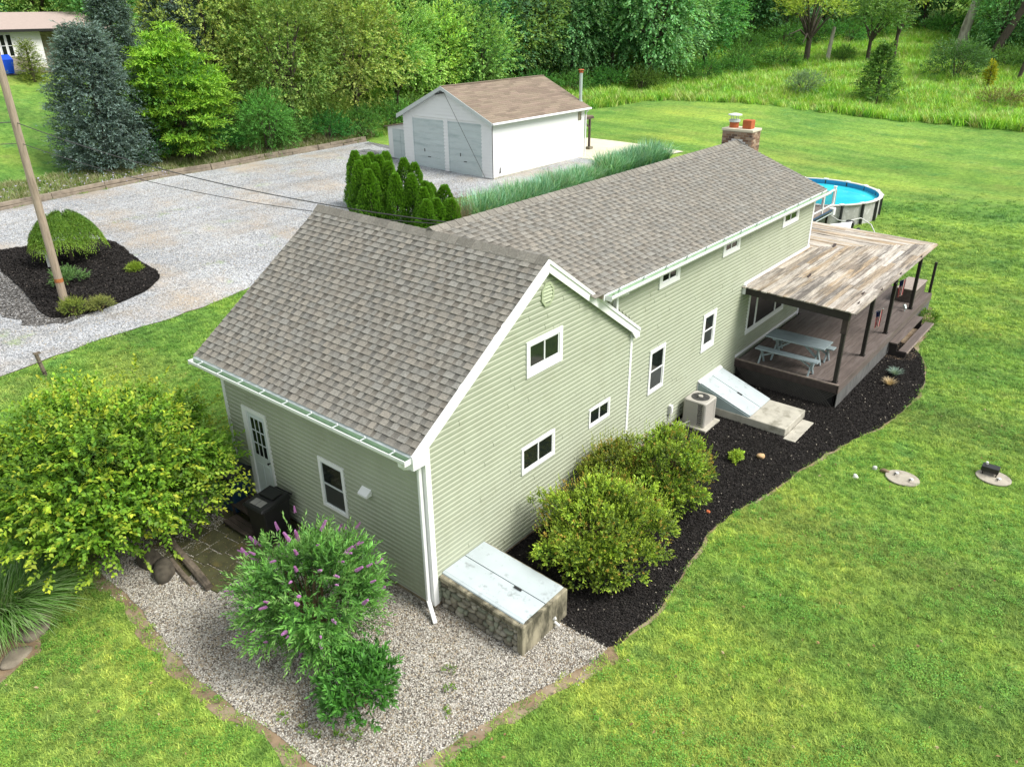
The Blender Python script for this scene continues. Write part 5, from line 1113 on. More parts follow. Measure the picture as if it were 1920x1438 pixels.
mb = MB(); mb.box(GX + .55, GX + .63, GY - .08, GY - .001, GZ + .25, GZ + .3); mb.tube([(GX + .6, GY - .06, GZ + .3), (GX + .6, GY - .06, GZ + .55)], .025, 6); mb.build('tap', 'dark_metal', ga)
mb = MB(); mb.box(GX - .33, GX - .2, GY + 3.45, GY + 3.7, GZ + hr - .35, GZ + hr - .25); mb.tube([(GX - .25, GY + 3.5, GZ + hr - .3), (GX - .25, GY + 4.1, GZ + hr - .42)], .05, 8); mb.build('flood_light', 'dark_metal', ga)
wire((GX - .38, GY + 3.3, GZ + hr - .25), (GX - .1, GY + .55, GZ + .05), .0, .012, 'thin dark cable slanting from the garage gable down across the right door')
zf = h1(35.75, 21.95)
o = thing('metal_flue', 'tall silver metal flue pipe with cap behind the garage', 'flue pipe', (35.75, 21.95, zf))
mb = MB(); mb.tube([(35.75, 21.95, zf), (35.75, 21.95, 6.3)], .1, 12); mb.build('pipe', 'flue_metal', o); mb = MB(); mb.tube([(35.75, 21.95, 4.4), (35.75, 21.95, 4.65)], .14, 12); mb.build('collar', 'flue_metal', o)
mb = MB(); mb.tube([(35.75, 21.95, 6.3), (35.75, 21.95, 6.4)], .13, 12); mb.tube([(35.75, 21.95, 6.46), (35.75, 21.95, 6.5)], [.2, .16], 14); mb.tube([(35.75, 21.95, 6.35), (35.75, 21.95, 6.48)], .05, 8); mb.build('cap', 'terracotta', o)
zf = h1(37.6, 22.44)
o = thing('bracket_post', 'dark brown wooden post with a short roof arm on the garage patio', 'post', (37.6, 22.44, zf))
mb = MB(); mb.box(37.54, 37.66, 22.38, 22.5, zf + .05, zf + 2.0); mb.build('post_shaft', 'step_wood', o); mb = MB(); mb.box(37.4, 37.8, 22.25, 22.6, zf + .05, zf + .2); mb.build('post_foot', 'mortar', o)
mb = MB(); mb.beam((35.6, 22.44, zf + 2.05), (38.0, 22.44, zf + 2.05), .15, .12); mb.beam((36.9, 22.44, zf + 1.95), (37.55, 22.44, zf + 1.45), .07, .07); mb.build('arm', 'step_wood', o)
mb = MB(); mb.box(35.6, 38.0, 22.44, 24.8, zf + 2.12, zf + 2.18); mb.box(37.8, 37.95, 24.6, 24.75, zf, zf + 2.1); mb.build('canopy', 'brown_roof', o)
zs = h1(27.6, 29.6)
sh = thing('lean_to_shed', 'small pale grey lean-to shed attached left of the garage doors', 'shed', (27.4, 29.6, zs))
ys0, ys1 = GY + GW + .03, GY + GW + 2.25
mb = MB(); mb.prism([(27.2, ys0, zs - .1), (27.2, ys1, zs - .1), (27.2, ys1, zs + 1.95), (27.2, ys0, zs + 2.3)], (2.4, 0, 0)); mb.build('wall', 'garage_white', sh)
mb = MB(); mb.hexa([(27.05, ys0, zs + 2.31), (29.7, ys0, zs + 2.31), (29.7, ys1 + .2, zs + 1.93), (27.05, ys1 + .2, zs + 1.93), (27.05, ys0, zs + 2.37), (29.7, ys0, zs + 2.37), (29.7, ys1 + .2, zs + 1.99), (27.05, ys1 + .2, zs + 1.99)]); mb.build('roof', 'brown_roof', sh)
for k in range(2): mb = MB(); mb.box(27.165, 27.2, ys0 + .35 + k * .72, ys0 + 1.05 + k * .72, zs + .02, zs + 1.85); mb.build('door', 'garage_door', sh)
mb = MB(); mb.box(27.15, 27.165, ys0 + .5, ys0 + .53, zs + 1.0, zs + 1.4); mb.build('handle', 'dark_metal', sh)
mb = MB(); mb.box(26.9, 27.5, ys1 + .15, ys1 + .75, zs + .0, zs + .35); top(mb.build('utility_box', 'grey_trim', None, (27.2, ys1 + .4, zs), bevel=.03), 'low grey box on the ground left of the lean-to shed', 'box')

# ================================================================== POOL
pl = thing('swimming_pool', 'round above-ground swimming pool with bright turquoise water and grey steel walls', 'swimming pool', (POOLC[0], POOLC[1], 0))
def ring(rr, z, n=48): return [(POOLC[0] + rr * math.cos(2 * math.pi * k / n), POOLC[1] + rr * math.sin(2 * math.pi * k / n), z) for k in range(n)]
HP = 1.12; zb = h1(*POOLC)
mb = MB(); loft(mb, [ring(POOLR - .02, zb - .25), ring(POOLR - .02, HP)], False, False); mb.build('pool_wall', 'pool_wall', pl, fix=False)
mb = MB(); loft(mb, [ring(POOLR - .05, HP), ring(POOLR - .05, .1), ring(POOLR - .5, .02)][::-1], False, False); mb.build('liner_wall', 'pool_liner', pl, fix=False)
mb = MB(); mb.poly(ring(POOLR - .45, .03)); mb.build('pool_floor', 'pool_floor', pl)
mb = MB(); mb.poly(ring(POOLR - .055, HP - .22)); mb.build('water', 'pool_water', pl)
mb = MB(); loft(mb, [ring(POOLR - .1, HP), ring(POOLR + .09, HP), ring(POOLR + .09, HP + .035), ring(POOLR - .1, HP + .035), ring(POOLR - .1, HP)], False, False); mb.build('rim', 'pool_rim', pl)
for k in range(18):
    a_ = 2 * math.pi * (k + .3) / 18; cs, sn = math.cos(a_), math.sin(a_); p = (POOLC[0] + (POOLR + .02) * cs, POOLC[1] + (POOLR + .02) * sn)
    mb = MB(); mb.beam((p[0], p[1], zb - .2), (p[0], p[1], HP - .005), .16, .07, (-sn, cs, 0)); mb.build('upright', 'pool_post', pl)
    mb = MB(); mb.beam((POOLC[0] + (POOLR - .11) * cs, POOLC[1] + (POOLR - .11) * sn, HP + .05), (POOLC[0] + (POOLR + .11) * cs, POOLC[1] + (POOLR + .11) * sn, HP + .05), .24, .03); mb.build('rim_cap', 'white_trim', pl)
pb = (POOLC[0] + (POOLR + .12) * math.cos(R(216)), POOLC[1] + (POOLR + .12) * math.sin(R(216)))
mb = MB(); mb.box(pb[0] - .2, pb[0] + .1, pb[1] - .25, pb[1] + .15, HP - .4, HP - .04); mb.build('skimmer', 'white_trim', pl, bevel=.02)
mb = MB(); a_ = R(20); mb.box(POOLC[0] + 3.0 * math.cos(a_) - .1, POOLC[0] + 3.0 * math.cos(a_) + .15, POOLC[1] + 3.1 * math.sin(a_) - .12, POOLC[1] + 3.1 * math.sin(a_) + .12, HP - .2, HP - .06); mb.build('skimmer_basket', 'white_trim', pl, bevel=.02)
pu = thing('pool_pump', 'black pool pump and filter with pale hose beside the pool wall', 'pool pump', (31.2, 2.9, 0))
mb = MB(); mb.tube([(31.3, 2.9, .0), (31.3, 2.9, .12)], .25, 14); mb.tube([(31.3, 2.9, .12), (31.3, 2.9, .55), (31.3, 2.9, .62)], [.2, .22, .15], 14); mb.build('filter_tank', 'black_plastic', pu, smooth=False)
mb = MB(); mb.tube([(31.1, 2.5, .2), (31.5, 2.5, .2)], .1, 10); mb.build('pump_motor', 'black_plastic', pu)
mb = MB(); mb.tube([(31.4, 2.9, .6), (31.9, 2.6, .66), (32.0, 2.1, .4), (31.6, 1.7, .05), (31.0, 1.9, .04)], .028, 8); mb.tube([(31.2, 2.95, .55), (31.1, 3.4, .6), (31.3, 4.0, .8)], .028, 8); mb.build('hose', 'pvc', pu)
# raised pool deck behind the house with white railing
pdk = thing('pool_deck', 'raised grey wooden deck with white railing between the house and the pool', 'deck', (28, 5, 0))
y = 4.02
while y < 7.4:
    mb = MB(); mb.box(22, 31.0 + min(.9, abs(y - 6) * .0), y, y + .14, 1.06, 1.1); mb.build('deck_board', 'grey_deck', pdk); y += .147
mb = MB(); mb.box(22, 31.7, 3.96, 4.015, .88, 1.1); mb.build('rim_joist', 'grey_deck', pdk)
mb = MB(); mb.box(31.0, 31.7, 4.02, 5.0, 1.06, 1.1); mb.build('deck_extension', 'grey_deck', pdk)
for x in (22.1, 24.5, 27, 29.4, 31.6): mb = MB(); mb.box(x - .07, x + .07, 4.05, 4.19, -.1, 1.06); mb.build('support_post', 'dark_stain', pdk)
for i, x in enumerate((26.4, 28.3, 30.2, 31.65)):
    mb = MB(); mb.box(x - .05, x + .05, 3.9, 4.0, .9, 2.02); mb.build('rail_post', 'white_trim', pdk); mb = MB(); mb.box(x - .07, x + .07, 3.88, 4.02, 2.02, 2.07); mb.build('post_cap', 'white_trim', pdk)
for xa, xb in ((26.45, 28.25), (28.35, 30.15), (30.25, 31.6)):
    mb = MB(); mb.box(xa, xb, 3.93, 3.98, 1.86, 1.94); mb.build('top_rail', 'white_trim', pdk); mb = MB(); mb.box(xa, xb, 3.93, 3.98, 1.16, 1.22); mb.build('bottom_rail', 'white_trim', pdk)
    x = xa + .07
    while x < xb - .03: mb = MB(); mb.tube([(x, 3.955, 1.22), (x, 3.955, 1.86)], .009, 5); mb.build('baluster', 'dark_metal', pdk); x += .13
mb = MB(); mb.box(31.74, 31.82, 3.9, 4.0, 0, 1.9); mb.build('grey_post', 'grey_deck', pdk)
mb = MB(); mb.tube([(27.3, 3.84, .98), (31.5, 3.84, .98)], .05, 8); mb.build('rolled_cover', 'blue_plastic', pdk); mb = MB(); mb.tube([(27.4, 3.78, .86), (31.4, 3.78, .86)], .025, 8); mb.build('cover_tube', 'flue_metal', pdk)
o = thing('white_table', 'white flat-topped shed roof panel between the deck roof and the pool', 'shed roof', (28.6, 2.7, 0))
mb = MB(); mb.prism([(28.1, 3.5, .86), (29.9, 2.4, .86), (28.0, 1.9, .86), (26.8, 2.6, .86)], (0, 0, .05)); mb.build('top_panel', 'white_trim', o); mb = MB(); mb.prism([(28.1, 3.4, 0), (29.7, 2.42, 0), (28.05, 2.0, 0), (26.95, 2.6, 0)], (0, 0, .86)); mb.build('chest_body', 'grey_deck', o)

# ================================================================== NEIGHBOUR HOUSE
nb = thing('neighbour_house', 'long single-storey white house with brown hipped roof beyond the left lawn', 'house', (12, 60, 6.3))
x0, x1, yf, yb_ = -8, 19.2, 58.4, 66; zb_ = 6.2
mb = MB(); mb.box(x0, 18.5, yf, yb_, zb_ - 1, 8.95); mb.build('wall', 'house_tan', nb)
mb = MB(); mb.box(18.5, 23.8, yf + 1.0, yb_, zb_ - 1, 8.8); mb.build('wall', 'stone_wall', nb)
ez = 8.95
def npt(x, y, z): return (x, y, z)
A_, B_, C_, D_ = (x0, yf - .6, ez), (19.0, yf - .6, ez), (24.6, yf + .3, ez - .1), (24.6, yb_ + .6, ez - .1); E_, F2, G_ = (x0, 62.2, 10.15), (23.2, 62.2, 10.15), (x0, yb_ + .6, ez)
mb = MB(); mb.add([A_, B_, F2, E_, C_, D_, G_], [(0, 1, 2, 3), (1, 4, 2), (4, 5, 2), (5, 6, 3, 2)]); mb.build('roof', 'house_roof', nb, fix=False)
mb = MB(); mb.beam(A_, B_, .08, .18); mb.beam(B_, C_, .08, .18); mb.beam(C_, D_, .08, .18); mb.build('gutter', 'dark_metal', nb)
NF = lambda u, d, z: (u, yf - d, z)
for xa in (15.2, 15.65, 16.1, 11.2, 11.7, 12.2, 12.7, 13.9 + .6, 9.2, 9.9):
    wn = MB(); mbox(wn, NF, xa, xa + .36, 0, .05, 7.25, 8.72); wn = wn.build('window', 'white_trim', nb); mb = MB(); mbox(mb, NF, xa + .04, xa + .32, .05, .056, 7.3, 7.95); mbox(mb, NF, xa + .04, xa + .32, .05, .056, 7.99, 8.68); mb.build('pane', 'glass' if 15 < xa < 16.5 else 'grey_trim', wn)
d_ = MB(); mbox(d_, NF, 14.0, 14.35, 0, .05, 6.55, 8.6); d_ = d_.build('door', 'white_trim', nb); mb = MB(); mbox(mb, NF, 14.07, 14.28, .05, .056, 7.5, 8.3); mb.build('pane', 'glass', d_)
for x in (10.3, 13.0, 14.85): mb = MB(); mb.box(x, x + .1, yf - .15, yf - .01, 6.4, 8.9); mb.build('porch_post', 'dark_metal', nb)
mb = MB(); mb.box(15.1, 17.3, yf - .25, yf - .02, 6.1, 7.2); mb.build('stone_base', 'stone_wall', nb)
NDRIVE = [(-10, 57.2), (14, 56.9), (19.5, 57.2), (19.5, 58.4), (-10, 58.4)]
sheet('neighbour_driveway', NDRIVE, 'asphalt', .06)
zbn = h1(15.0, 57.3); o = thing('wheeled_bin', 'bright blue wheeled recycling bin in front of the white neighbour house', 'bin', (15.35, 57.3, zbn))
mb = MB(); mb.hexa([(15.05, 57.0, zbn + .08), (15.6, 57.0, zbn + .08), (15.6, 57.6, zbn + .08), (15.05, 57.6, zbn + .08), (14.98, 56.9, zbn + 1.0), (15.7, 56.9, zbn + 1.0), (15.7, 57.7, zbn + 1.0), (14.98, 57.7, zbn + 1.0)]); mb.build('bin_body', 'bright_blue', o)
mb = MB(); mb.hexa([(14.96, 57.0, zbn + 1.0), (15.72, 57.0, zbn + 1.0), (15.72, 57.72, zbn + 1.0), (14.96, 57.72, zbn + 1.0), (14.98, 57.5, zbn + 1.3), (15.7, 57.5, zbn + 1.3), (15.7, 57.72, zbn + 1.25), (14.98, 57.72, zbn + 1.25)]); mb.build('lid', 'bright_blue', o)
zbn = h1(14.2, 56.8); o = thing('yard_sign', 'small teal sign board on a thin pole by the neighbour house', 'sign', (14.35, 57, zbn))
mb = MB(); mb.tube([(14.45, 57, zbn), (14.45, 57, zbn + 2.3)], .03, 6); mb.build('pole', 'dark_metal', o); mb = MB(); mb.box(14.15, 14.75, 56.97, 57.0, zbn + 1.75, zbn + 2.3); mb.build('board', 'sign_teal', o)

# ================================================================== VEGETATION CLOSE TO THE HOUSE
def A3(*c): return np.array(c, dtype=float)
def bushfol(rad, nb, per, SL, K, L, Wd, c0, c1, zc, zmin=-.75, upb=.5, shell=(.45, .92), br=(.2, .32), droop=.0, spread=1., opp=False, tipvar=.3, up=.5, outb=1.0, jl=0.):
    """shrub: leafy shoots growing outward from clumps spread through the crown"""
    ctr, brr, d = blobs(nb, rad, zmin, shell, br)
    rm = sum(rad) / 3; B = np.repeat(ctr, per, 0); dirs = sphere_dirs(nb * per, -.7); B = B + dirs * (np.repeat(brr, per)[:, None] * np.array(rad))
    D = nrm(dirs * .6 + nrm(B / np.array(rad)) * outb + np.array([0, 0, upb]) + rng.normal(size=B.shape) * .25)
    tv = np.repeat(rng.uniform(1 - tipvar, 1 + tipvar, nb), per)[:, None]
    B[:, 2] += zc; k = B[:, 2] > .04; B, D, tv = B[k], D[k], tv[k]
    return shoots(B, D, SL * rng.uniform(.6, 1.3, len(B)), K, L, Wd, np.array(c0) * tv, np.array(c1) * tv, spread, droop, up=up, opp=opp)
def stems_(n, r0, r1, h_, rad=.018, zc=0):
    mb = MB()
    for i in range(n):
        a_ = rnd.uniform(0, 6.28); q = rnd.uniform(.2, 1); mb.tube([(r0 * math.cos(a_), r0 * math.sin(a_), -.03), (r1 * q * .5 * math.cos(a_), r1 * q * .5 * math.sin(a_), h_ * .5), (r1 * q * math.cos(a_ + .2), r1 * q * math.sin(a_ + .2), h_ * rnd.uniform(.75, 1))], [rad, rad * .8, rad * .4], 5, False)
    return mb
# the big yellow-green shrub on the left
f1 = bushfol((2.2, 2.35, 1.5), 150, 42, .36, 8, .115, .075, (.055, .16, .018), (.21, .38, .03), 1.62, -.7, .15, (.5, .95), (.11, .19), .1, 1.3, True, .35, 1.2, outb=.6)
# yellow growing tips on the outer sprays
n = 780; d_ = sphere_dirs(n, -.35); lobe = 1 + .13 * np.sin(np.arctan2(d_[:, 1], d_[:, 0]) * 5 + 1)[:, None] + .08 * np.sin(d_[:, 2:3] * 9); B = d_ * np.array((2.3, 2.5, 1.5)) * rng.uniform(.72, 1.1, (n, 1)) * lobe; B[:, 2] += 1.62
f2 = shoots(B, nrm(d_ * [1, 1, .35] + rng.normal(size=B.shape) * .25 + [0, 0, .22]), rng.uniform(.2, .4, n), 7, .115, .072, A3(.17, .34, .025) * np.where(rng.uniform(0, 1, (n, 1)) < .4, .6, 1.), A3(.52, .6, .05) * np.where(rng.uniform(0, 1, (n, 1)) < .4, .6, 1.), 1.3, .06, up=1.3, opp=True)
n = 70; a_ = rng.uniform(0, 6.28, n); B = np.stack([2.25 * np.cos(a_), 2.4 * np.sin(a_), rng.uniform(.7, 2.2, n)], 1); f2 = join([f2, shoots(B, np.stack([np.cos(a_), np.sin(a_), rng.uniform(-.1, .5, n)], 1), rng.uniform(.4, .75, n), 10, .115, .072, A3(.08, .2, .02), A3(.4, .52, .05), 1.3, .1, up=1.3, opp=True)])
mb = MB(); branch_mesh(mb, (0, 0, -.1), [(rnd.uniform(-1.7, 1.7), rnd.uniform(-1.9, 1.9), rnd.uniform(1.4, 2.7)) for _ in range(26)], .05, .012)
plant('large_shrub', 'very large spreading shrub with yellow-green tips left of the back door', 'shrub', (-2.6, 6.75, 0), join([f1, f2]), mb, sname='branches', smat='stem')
# butterfly bush
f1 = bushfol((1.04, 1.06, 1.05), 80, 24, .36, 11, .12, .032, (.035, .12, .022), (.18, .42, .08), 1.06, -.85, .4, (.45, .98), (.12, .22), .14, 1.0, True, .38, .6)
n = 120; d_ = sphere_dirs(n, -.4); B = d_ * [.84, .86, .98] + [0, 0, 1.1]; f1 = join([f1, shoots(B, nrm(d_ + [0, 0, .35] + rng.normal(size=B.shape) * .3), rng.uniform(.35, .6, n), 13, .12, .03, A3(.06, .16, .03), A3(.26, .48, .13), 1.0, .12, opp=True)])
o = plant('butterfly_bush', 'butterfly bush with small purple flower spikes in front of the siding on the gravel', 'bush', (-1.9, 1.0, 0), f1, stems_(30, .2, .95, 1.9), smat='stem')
V = []; F = []; C2 = []
for i in range(60):
    t_ = i / 60; a_ = i * 2.4; rr = .022 * (1 - .7 * t_) + .003; V_ = Vector((rr * math.cos(a_), rr * math.sin(a_), t_ * .17)); base = len(V); s_ = .016
    V += [V_ + Vector((s_, 0, 0)), V_ + Vector((-s_ * .5, s_ * .8, .004)), V_ + Vector((-s_ * .5, -s_ * .8, .008)), V_ + Vector((0, 0, s_))]; F += [(base, base + 1, base + 2), (base, base + 1, base + 3), (base + 1, base + 2, base + 3)]
fm = mesh_np('flower_spike', np.array([v_[:] for v_ in V]), np.array(F), np.array([[.5, .22, .5]] * len(V)) * rng.uniform(.6, 1.3, (len(V), 1))); fm.materials.append(FOL)
n = 84; dd = sphere_dirs(n, -.5)
for i in range(n):
    p = dd[i] * [1.1, 1.12, 1.22] * rng.uniform(.85, 1.1); q = bpy.data.objects.new('flower_spike', fm); COL.objects.link(q); q.parent = o; q.location = (p[0], p[1], max(.2, p[2] + 1.2)); v_ = Vector((dd[i][0], dd[i][1], .5 + rng.normal() * .3)); q.rotation_euler = v_.to_track_quat('Z', 'Y').to_euler(); s_ = rng.uniform(.5, 1.15); q.scale = (s_, s_, s_)
# dark glossy peony
f1 = bushfol((.62, .62, .42), 34, 16, .2, 8, .13, .045, (.025, .1, .016), (.1, .3, .045), .45, -.6, .8, (.4, .9), (.15, .3), .05, 1.2, False, .25, .8)
plant('peony_bush', 'low dark green glossy-leaved bush on gravel in front of the butterfly bush', 'bush', (-2.3, -.6, 0), f1, stems_(14, .1, .45, .7, .01), smat='stem')
# rounded shrubs by the gable wall
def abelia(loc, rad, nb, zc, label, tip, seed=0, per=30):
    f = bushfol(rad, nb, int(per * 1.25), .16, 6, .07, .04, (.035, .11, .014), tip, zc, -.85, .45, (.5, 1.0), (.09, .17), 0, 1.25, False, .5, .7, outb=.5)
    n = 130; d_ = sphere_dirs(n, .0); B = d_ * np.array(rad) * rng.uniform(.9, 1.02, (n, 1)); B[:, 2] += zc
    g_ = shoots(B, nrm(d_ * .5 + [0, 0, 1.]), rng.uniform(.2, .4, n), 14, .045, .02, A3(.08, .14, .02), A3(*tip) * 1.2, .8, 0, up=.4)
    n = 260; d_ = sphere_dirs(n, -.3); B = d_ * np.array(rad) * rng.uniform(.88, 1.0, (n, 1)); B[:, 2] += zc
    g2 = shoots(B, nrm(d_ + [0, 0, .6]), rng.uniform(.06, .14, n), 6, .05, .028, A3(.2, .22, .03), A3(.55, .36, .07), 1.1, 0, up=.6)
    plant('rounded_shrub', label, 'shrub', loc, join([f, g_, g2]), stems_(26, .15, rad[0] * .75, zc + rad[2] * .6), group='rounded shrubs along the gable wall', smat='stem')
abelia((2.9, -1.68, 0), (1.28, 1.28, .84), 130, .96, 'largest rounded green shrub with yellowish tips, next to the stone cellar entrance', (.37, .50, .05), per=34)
abelia((5.5, -1.68, 0), (.88, .92, .86), 80, .98, 'rounded green shrub nearest the air conditioner, beside the mulch path', (.34, .48, .05))
abelia((4.75, -.75, 0), (.8, .62, .75), 60, .86, 'loose darker shrub growing against the wall behind the two round shrubs', (.32, .38, .05))
# grass clumps
def clump(n, r0, L, wd, droop, cols, lean=.9, segs=6, lv=.3):
    a = rng.uniform(0, 2 * math.pi, n); rr = r0 * np.sqrt(rng.uniform(0, 1, n)); B = np.stack([rr * np.cos(a), rr * np.sin(a), np.zeros(n)], 1)
    a = a + rng.normal(0, .5, n); ln = rng.uniform(.1, 1, n) ** .7 * lean; H = np.stack([np.cos(a), np.sin(a), np.zeros(n)], 1); Ls = L * rng.uniform(1 - lv, 1 + lv * .4, n)
    S = np.stack([-np.sin(a), np.cos(a), np.zeros(n)], 1); V = []; 
    for s in range(segs + 1):
        t_ = s / segs; th = ln * (.35 + droop * t_) ; x = Ls * t_ * np.sin(np.clip(th, 0, 2.2) * .75); z = Ls * (t_ - .38 * droop * ln * t_ ** 2.2)
        P = B + H * x[:, None]; P[:, 2] += z; w_ = wd * (1 - t_ ** 2.5) * .5 + .0008; V += [P - S * w_, P + S * w_]
    V = np.stack(V, 1); k = 2 * (segs + 1); i = np.arange(n)[:, None] * k; F = []
    for s in range(segs): F.append(i + [2 * s, 2 * s + 1, 2 * s + 3]); F.append(i + [2 * s, 2 * s + 3, 2 * s + 2])
    F = np.stack(F, 1).reshape(-1, 3); c = np.array(cols)[rng.integers(0, len(cols), n)] * rng.uniform(.75, 1.25, (n, 1)); sh_ = np.repeat(np.linspace(.75, 1.2, segs + 1), 2)
    C_ = (c[:, None, :] * sh_[None, :, None]).reshape(-1, 3); return V.reshape(-1, 3), F, C_
plant('ornamental_grass', 'big arching ornamental grass clump at the left edge above the rocks', 'grass clump', (-5.15, 6.0, 0), clump(2600, .5, 1.45, .016, 1.5, [(.12, .27, .05), (.2, .36, .1), (.3, .42, .2), (.08, .2, .03)], 1.15, 8), fname='blades')
plant('small_grass', 'small pale blue-green grass tuft in the mulch by the deck', 'grass clump', (15.7, -3.6, 0), clump(220, .05, .3, .008, .8, [(.22, .34, .28), (.3, .4, .34)], 1.3, 3), fname='blades')
plant('small_grass', 'small straw-coloured dry grass tuft in the mulch', 'grass clump', (14.9, -3.67, 0), clump(200, .04, .28, .008, .8, [(.5, .4, .24), (.58, .47, .3)], 1.3, 3), fname='blades')
f1 = bushfol((.17, .17, .1), 10, 9, .1, 5, .085, .04, (.18, .33, .03), (.42, .58, .06), .12, -.3, .5, (.2, .8), (.2, .4), .1, 1.2, False, .2, .9)
plant('hosta', 'small bright lime green plant in the black mulch', 'plant', (8.29, -2.0, 0), f1, fname='foliage')
f1 = bushfol((.42, .34, .2), 18, 12, .12, 6, .07, .035, (.07, .17, .02), (.2, .36, .05), .2, -.3, .5)
plant('low_plant', 'low leafy weeds growing behind the deck steps', 'plant', (20.85, -3.2, 0), f1, fname='foliage')
# weeds: small green sprouts on the gravel bed
for i, (x, y) in enumerate([(-3.15, -.35), (-3.1, -.55), (-2.95, -.85), (-3.2, .1), (-2.75, -1.05), (-1.2, -1.5), (-.9, -1.2), (-1.6, -1.75)]):
    f1 = bushfol((.09, .09, .04), 4, 6, .06, 5, .035, .02, (.08, .2, .02), (.22, .38, .04), .04, 0, .3)
    plant('weed', 'small green weed sprouting from the gravel near the dark glossy bush', 'weed', (x, y, .015), f1, group='weeds in the gravel bed', fname='foliage')

# island planting
zi = h1(4.06, 23.6) + .07
def weeping():
    n = 2600; a = rng.uniform(0, 2 * math.pi, n); rr = np.sqrt(rng.uniform(.0, 1, n)); top_ = 2.02 - .7 * rr ** 2.2 + rng.uniform(-.06, .06, n) + .09 * np.sin(a * 5)
    B = np.stack([1.12 * rr * np.cos(a), 1.12 * rr * np.sin(a), top_ - .1], 1); D = np.stack([np.cos(a) * .7, np.sin(a) * .7, -.35 - .8 * rr], 1)
    return shoots(B, D, rng.uniform(.3, .65, n) * (.6 + .4 * rr), 11, .1, .034, A3(.07, .17, .015), A3(.22, .36, .035), .9, .4, up=1.0)
mb = MB(); mb.tube([(0, 0, -.1), (.03, 0, .6), (0, .02, 1.3), (0, 0, 1.7)], [.07, .06, .06, .05], 8, False)
for i in range(14): a_ = i * .449; mb.tube([(0, 0, 1.55), (.5 * math.cos(a_), .5 * math.sin(a_), 1.68), (.9 * math.cos(a_), .9 * math.sin(a_), 1.35), (1.05 * math.cos(a_), 1.05 * math.sin(a_), .95)], [.03, .022, .014, .006], 5, False)
plant('weeping_tree', 'small umbrella-shaped weeping tree in the middle of the mulch island', 'tree', (4.06, 23.75, zi), weeping(), mb, sname='trunk', smat='bark', fname='crown')
def lowshrub(x, y, r, hz, c0, c1, label, L=.05, W_=.022):
    f = bushfol((r, r, hz), 30, 16, .2, 8, L, W_, c0, c1, hz * .8, -.3, .5, (.4, .9), (.2, .32)); plant('low_shrub', label, 'shrub', (x, y, h1(x, y) + .07), f, stems_(8, .05, r * .6, hz, .01), smat='stem')
lowshrub(2.74, 21.1, .62, .3, (.05, .12, .03), (.16, .3, .09), 'low green shrub in the mulch island behind the utility pole', .07, .03)
lowshrub(1.75, 18.35, .34, .26, (.09, .15, .03), (.3, .36, .06), 'yellow-green shrub at the foot of the utility pole', .05, .02)
lowshrub(2.5, 18.1, .35, .2, (.09, .12, .03), (.27, .3, .08), 'flat yellowish shrub at the near tip of the mulch island', .05, .02)
lowshrub(5.1, 20.9, .16, .1, (.12, .22, .03), (.3, .42, .05), 'tiny green plant towards the right of the mulch island')
o = thing('bird_bath', 'small white bird bath under the weeping tree', 'bird bath', (3.15, 23.6, zi)); mb = MB(); mb.tube([(3.15, 23.6, zi), (3.15, 23.6, zi + .55)], .05, 8); mb.build('pedestal', 'pvc', o); mb = MB(); mb.tube([(3.15, 23.6, zi + .55), (3.15, 23.6, zi + .6), (3.15, 23.6, zi + .64)], [.1, .25, .27], 16); mb.build('basin', 'pvc', o)
# arborvitae
def arb_fol():
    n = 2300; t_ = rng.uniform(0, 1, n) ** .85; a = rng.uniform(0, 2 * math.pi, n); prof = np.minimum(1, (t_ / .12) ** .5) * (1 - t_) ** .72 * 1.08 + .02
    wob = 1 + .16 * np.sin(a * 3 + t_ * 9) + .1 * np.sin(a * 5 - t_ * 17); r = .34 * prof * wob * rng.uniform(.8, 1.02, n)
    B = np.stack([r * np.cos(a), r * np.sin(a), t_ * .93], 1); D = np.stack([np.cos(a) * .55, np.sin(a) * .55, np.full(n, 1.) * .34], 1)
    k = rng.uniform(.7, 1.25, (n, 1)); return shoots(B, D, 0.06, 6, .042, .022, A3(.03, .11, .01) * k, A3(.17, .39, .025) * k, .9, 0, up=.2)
arbm = []
for i in range(3): V, F, Cc = arb_fol(); me = mesh_np('foliage', V, F, Cc); me.materials.append(FOL); arbm.append(me)
trm = MB(); trm.tube([(0, 0, -.05), (0, 0, .6)], [.03, .015], 6)
trm.v = trm.v; tm = bpy.data.meshes.new('trunk'); tm.from_pydata(trm.v, [], trm.f); tm.materials.append(MATS['bark'])
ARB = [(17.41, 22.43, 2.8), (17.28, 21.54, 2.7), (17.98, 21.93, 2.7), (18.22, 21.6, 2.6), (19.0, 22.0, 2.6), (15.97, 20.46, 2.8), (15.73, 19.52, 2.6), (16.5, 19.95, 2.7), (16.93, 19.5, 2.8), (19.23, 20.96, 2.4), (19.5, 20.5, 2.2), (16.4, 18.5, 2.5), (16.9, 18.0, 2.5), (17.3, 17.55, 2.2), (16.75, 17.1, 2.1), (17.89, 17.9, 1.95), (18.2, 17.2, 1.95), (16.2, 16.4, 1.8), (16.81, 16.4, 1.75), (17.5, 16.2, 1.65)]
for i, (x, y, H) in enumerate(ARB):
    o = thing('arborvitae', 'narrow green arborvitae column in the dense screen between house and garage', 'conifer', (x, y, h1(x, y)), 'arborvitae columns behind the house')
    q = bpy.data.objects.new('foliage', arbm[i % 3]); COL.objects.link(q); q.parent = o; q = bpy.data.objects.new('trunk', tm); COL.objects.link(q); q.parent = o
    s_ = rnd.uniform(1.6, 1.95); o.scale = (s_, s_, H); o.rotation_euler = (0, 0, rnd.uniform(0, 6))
f1 = bushfol((.4, .4, .65), 14, 10, .3, 6, .05, .02, (.16, .07, .03), (.4, .16, .06), 1.0, -.3, .9)
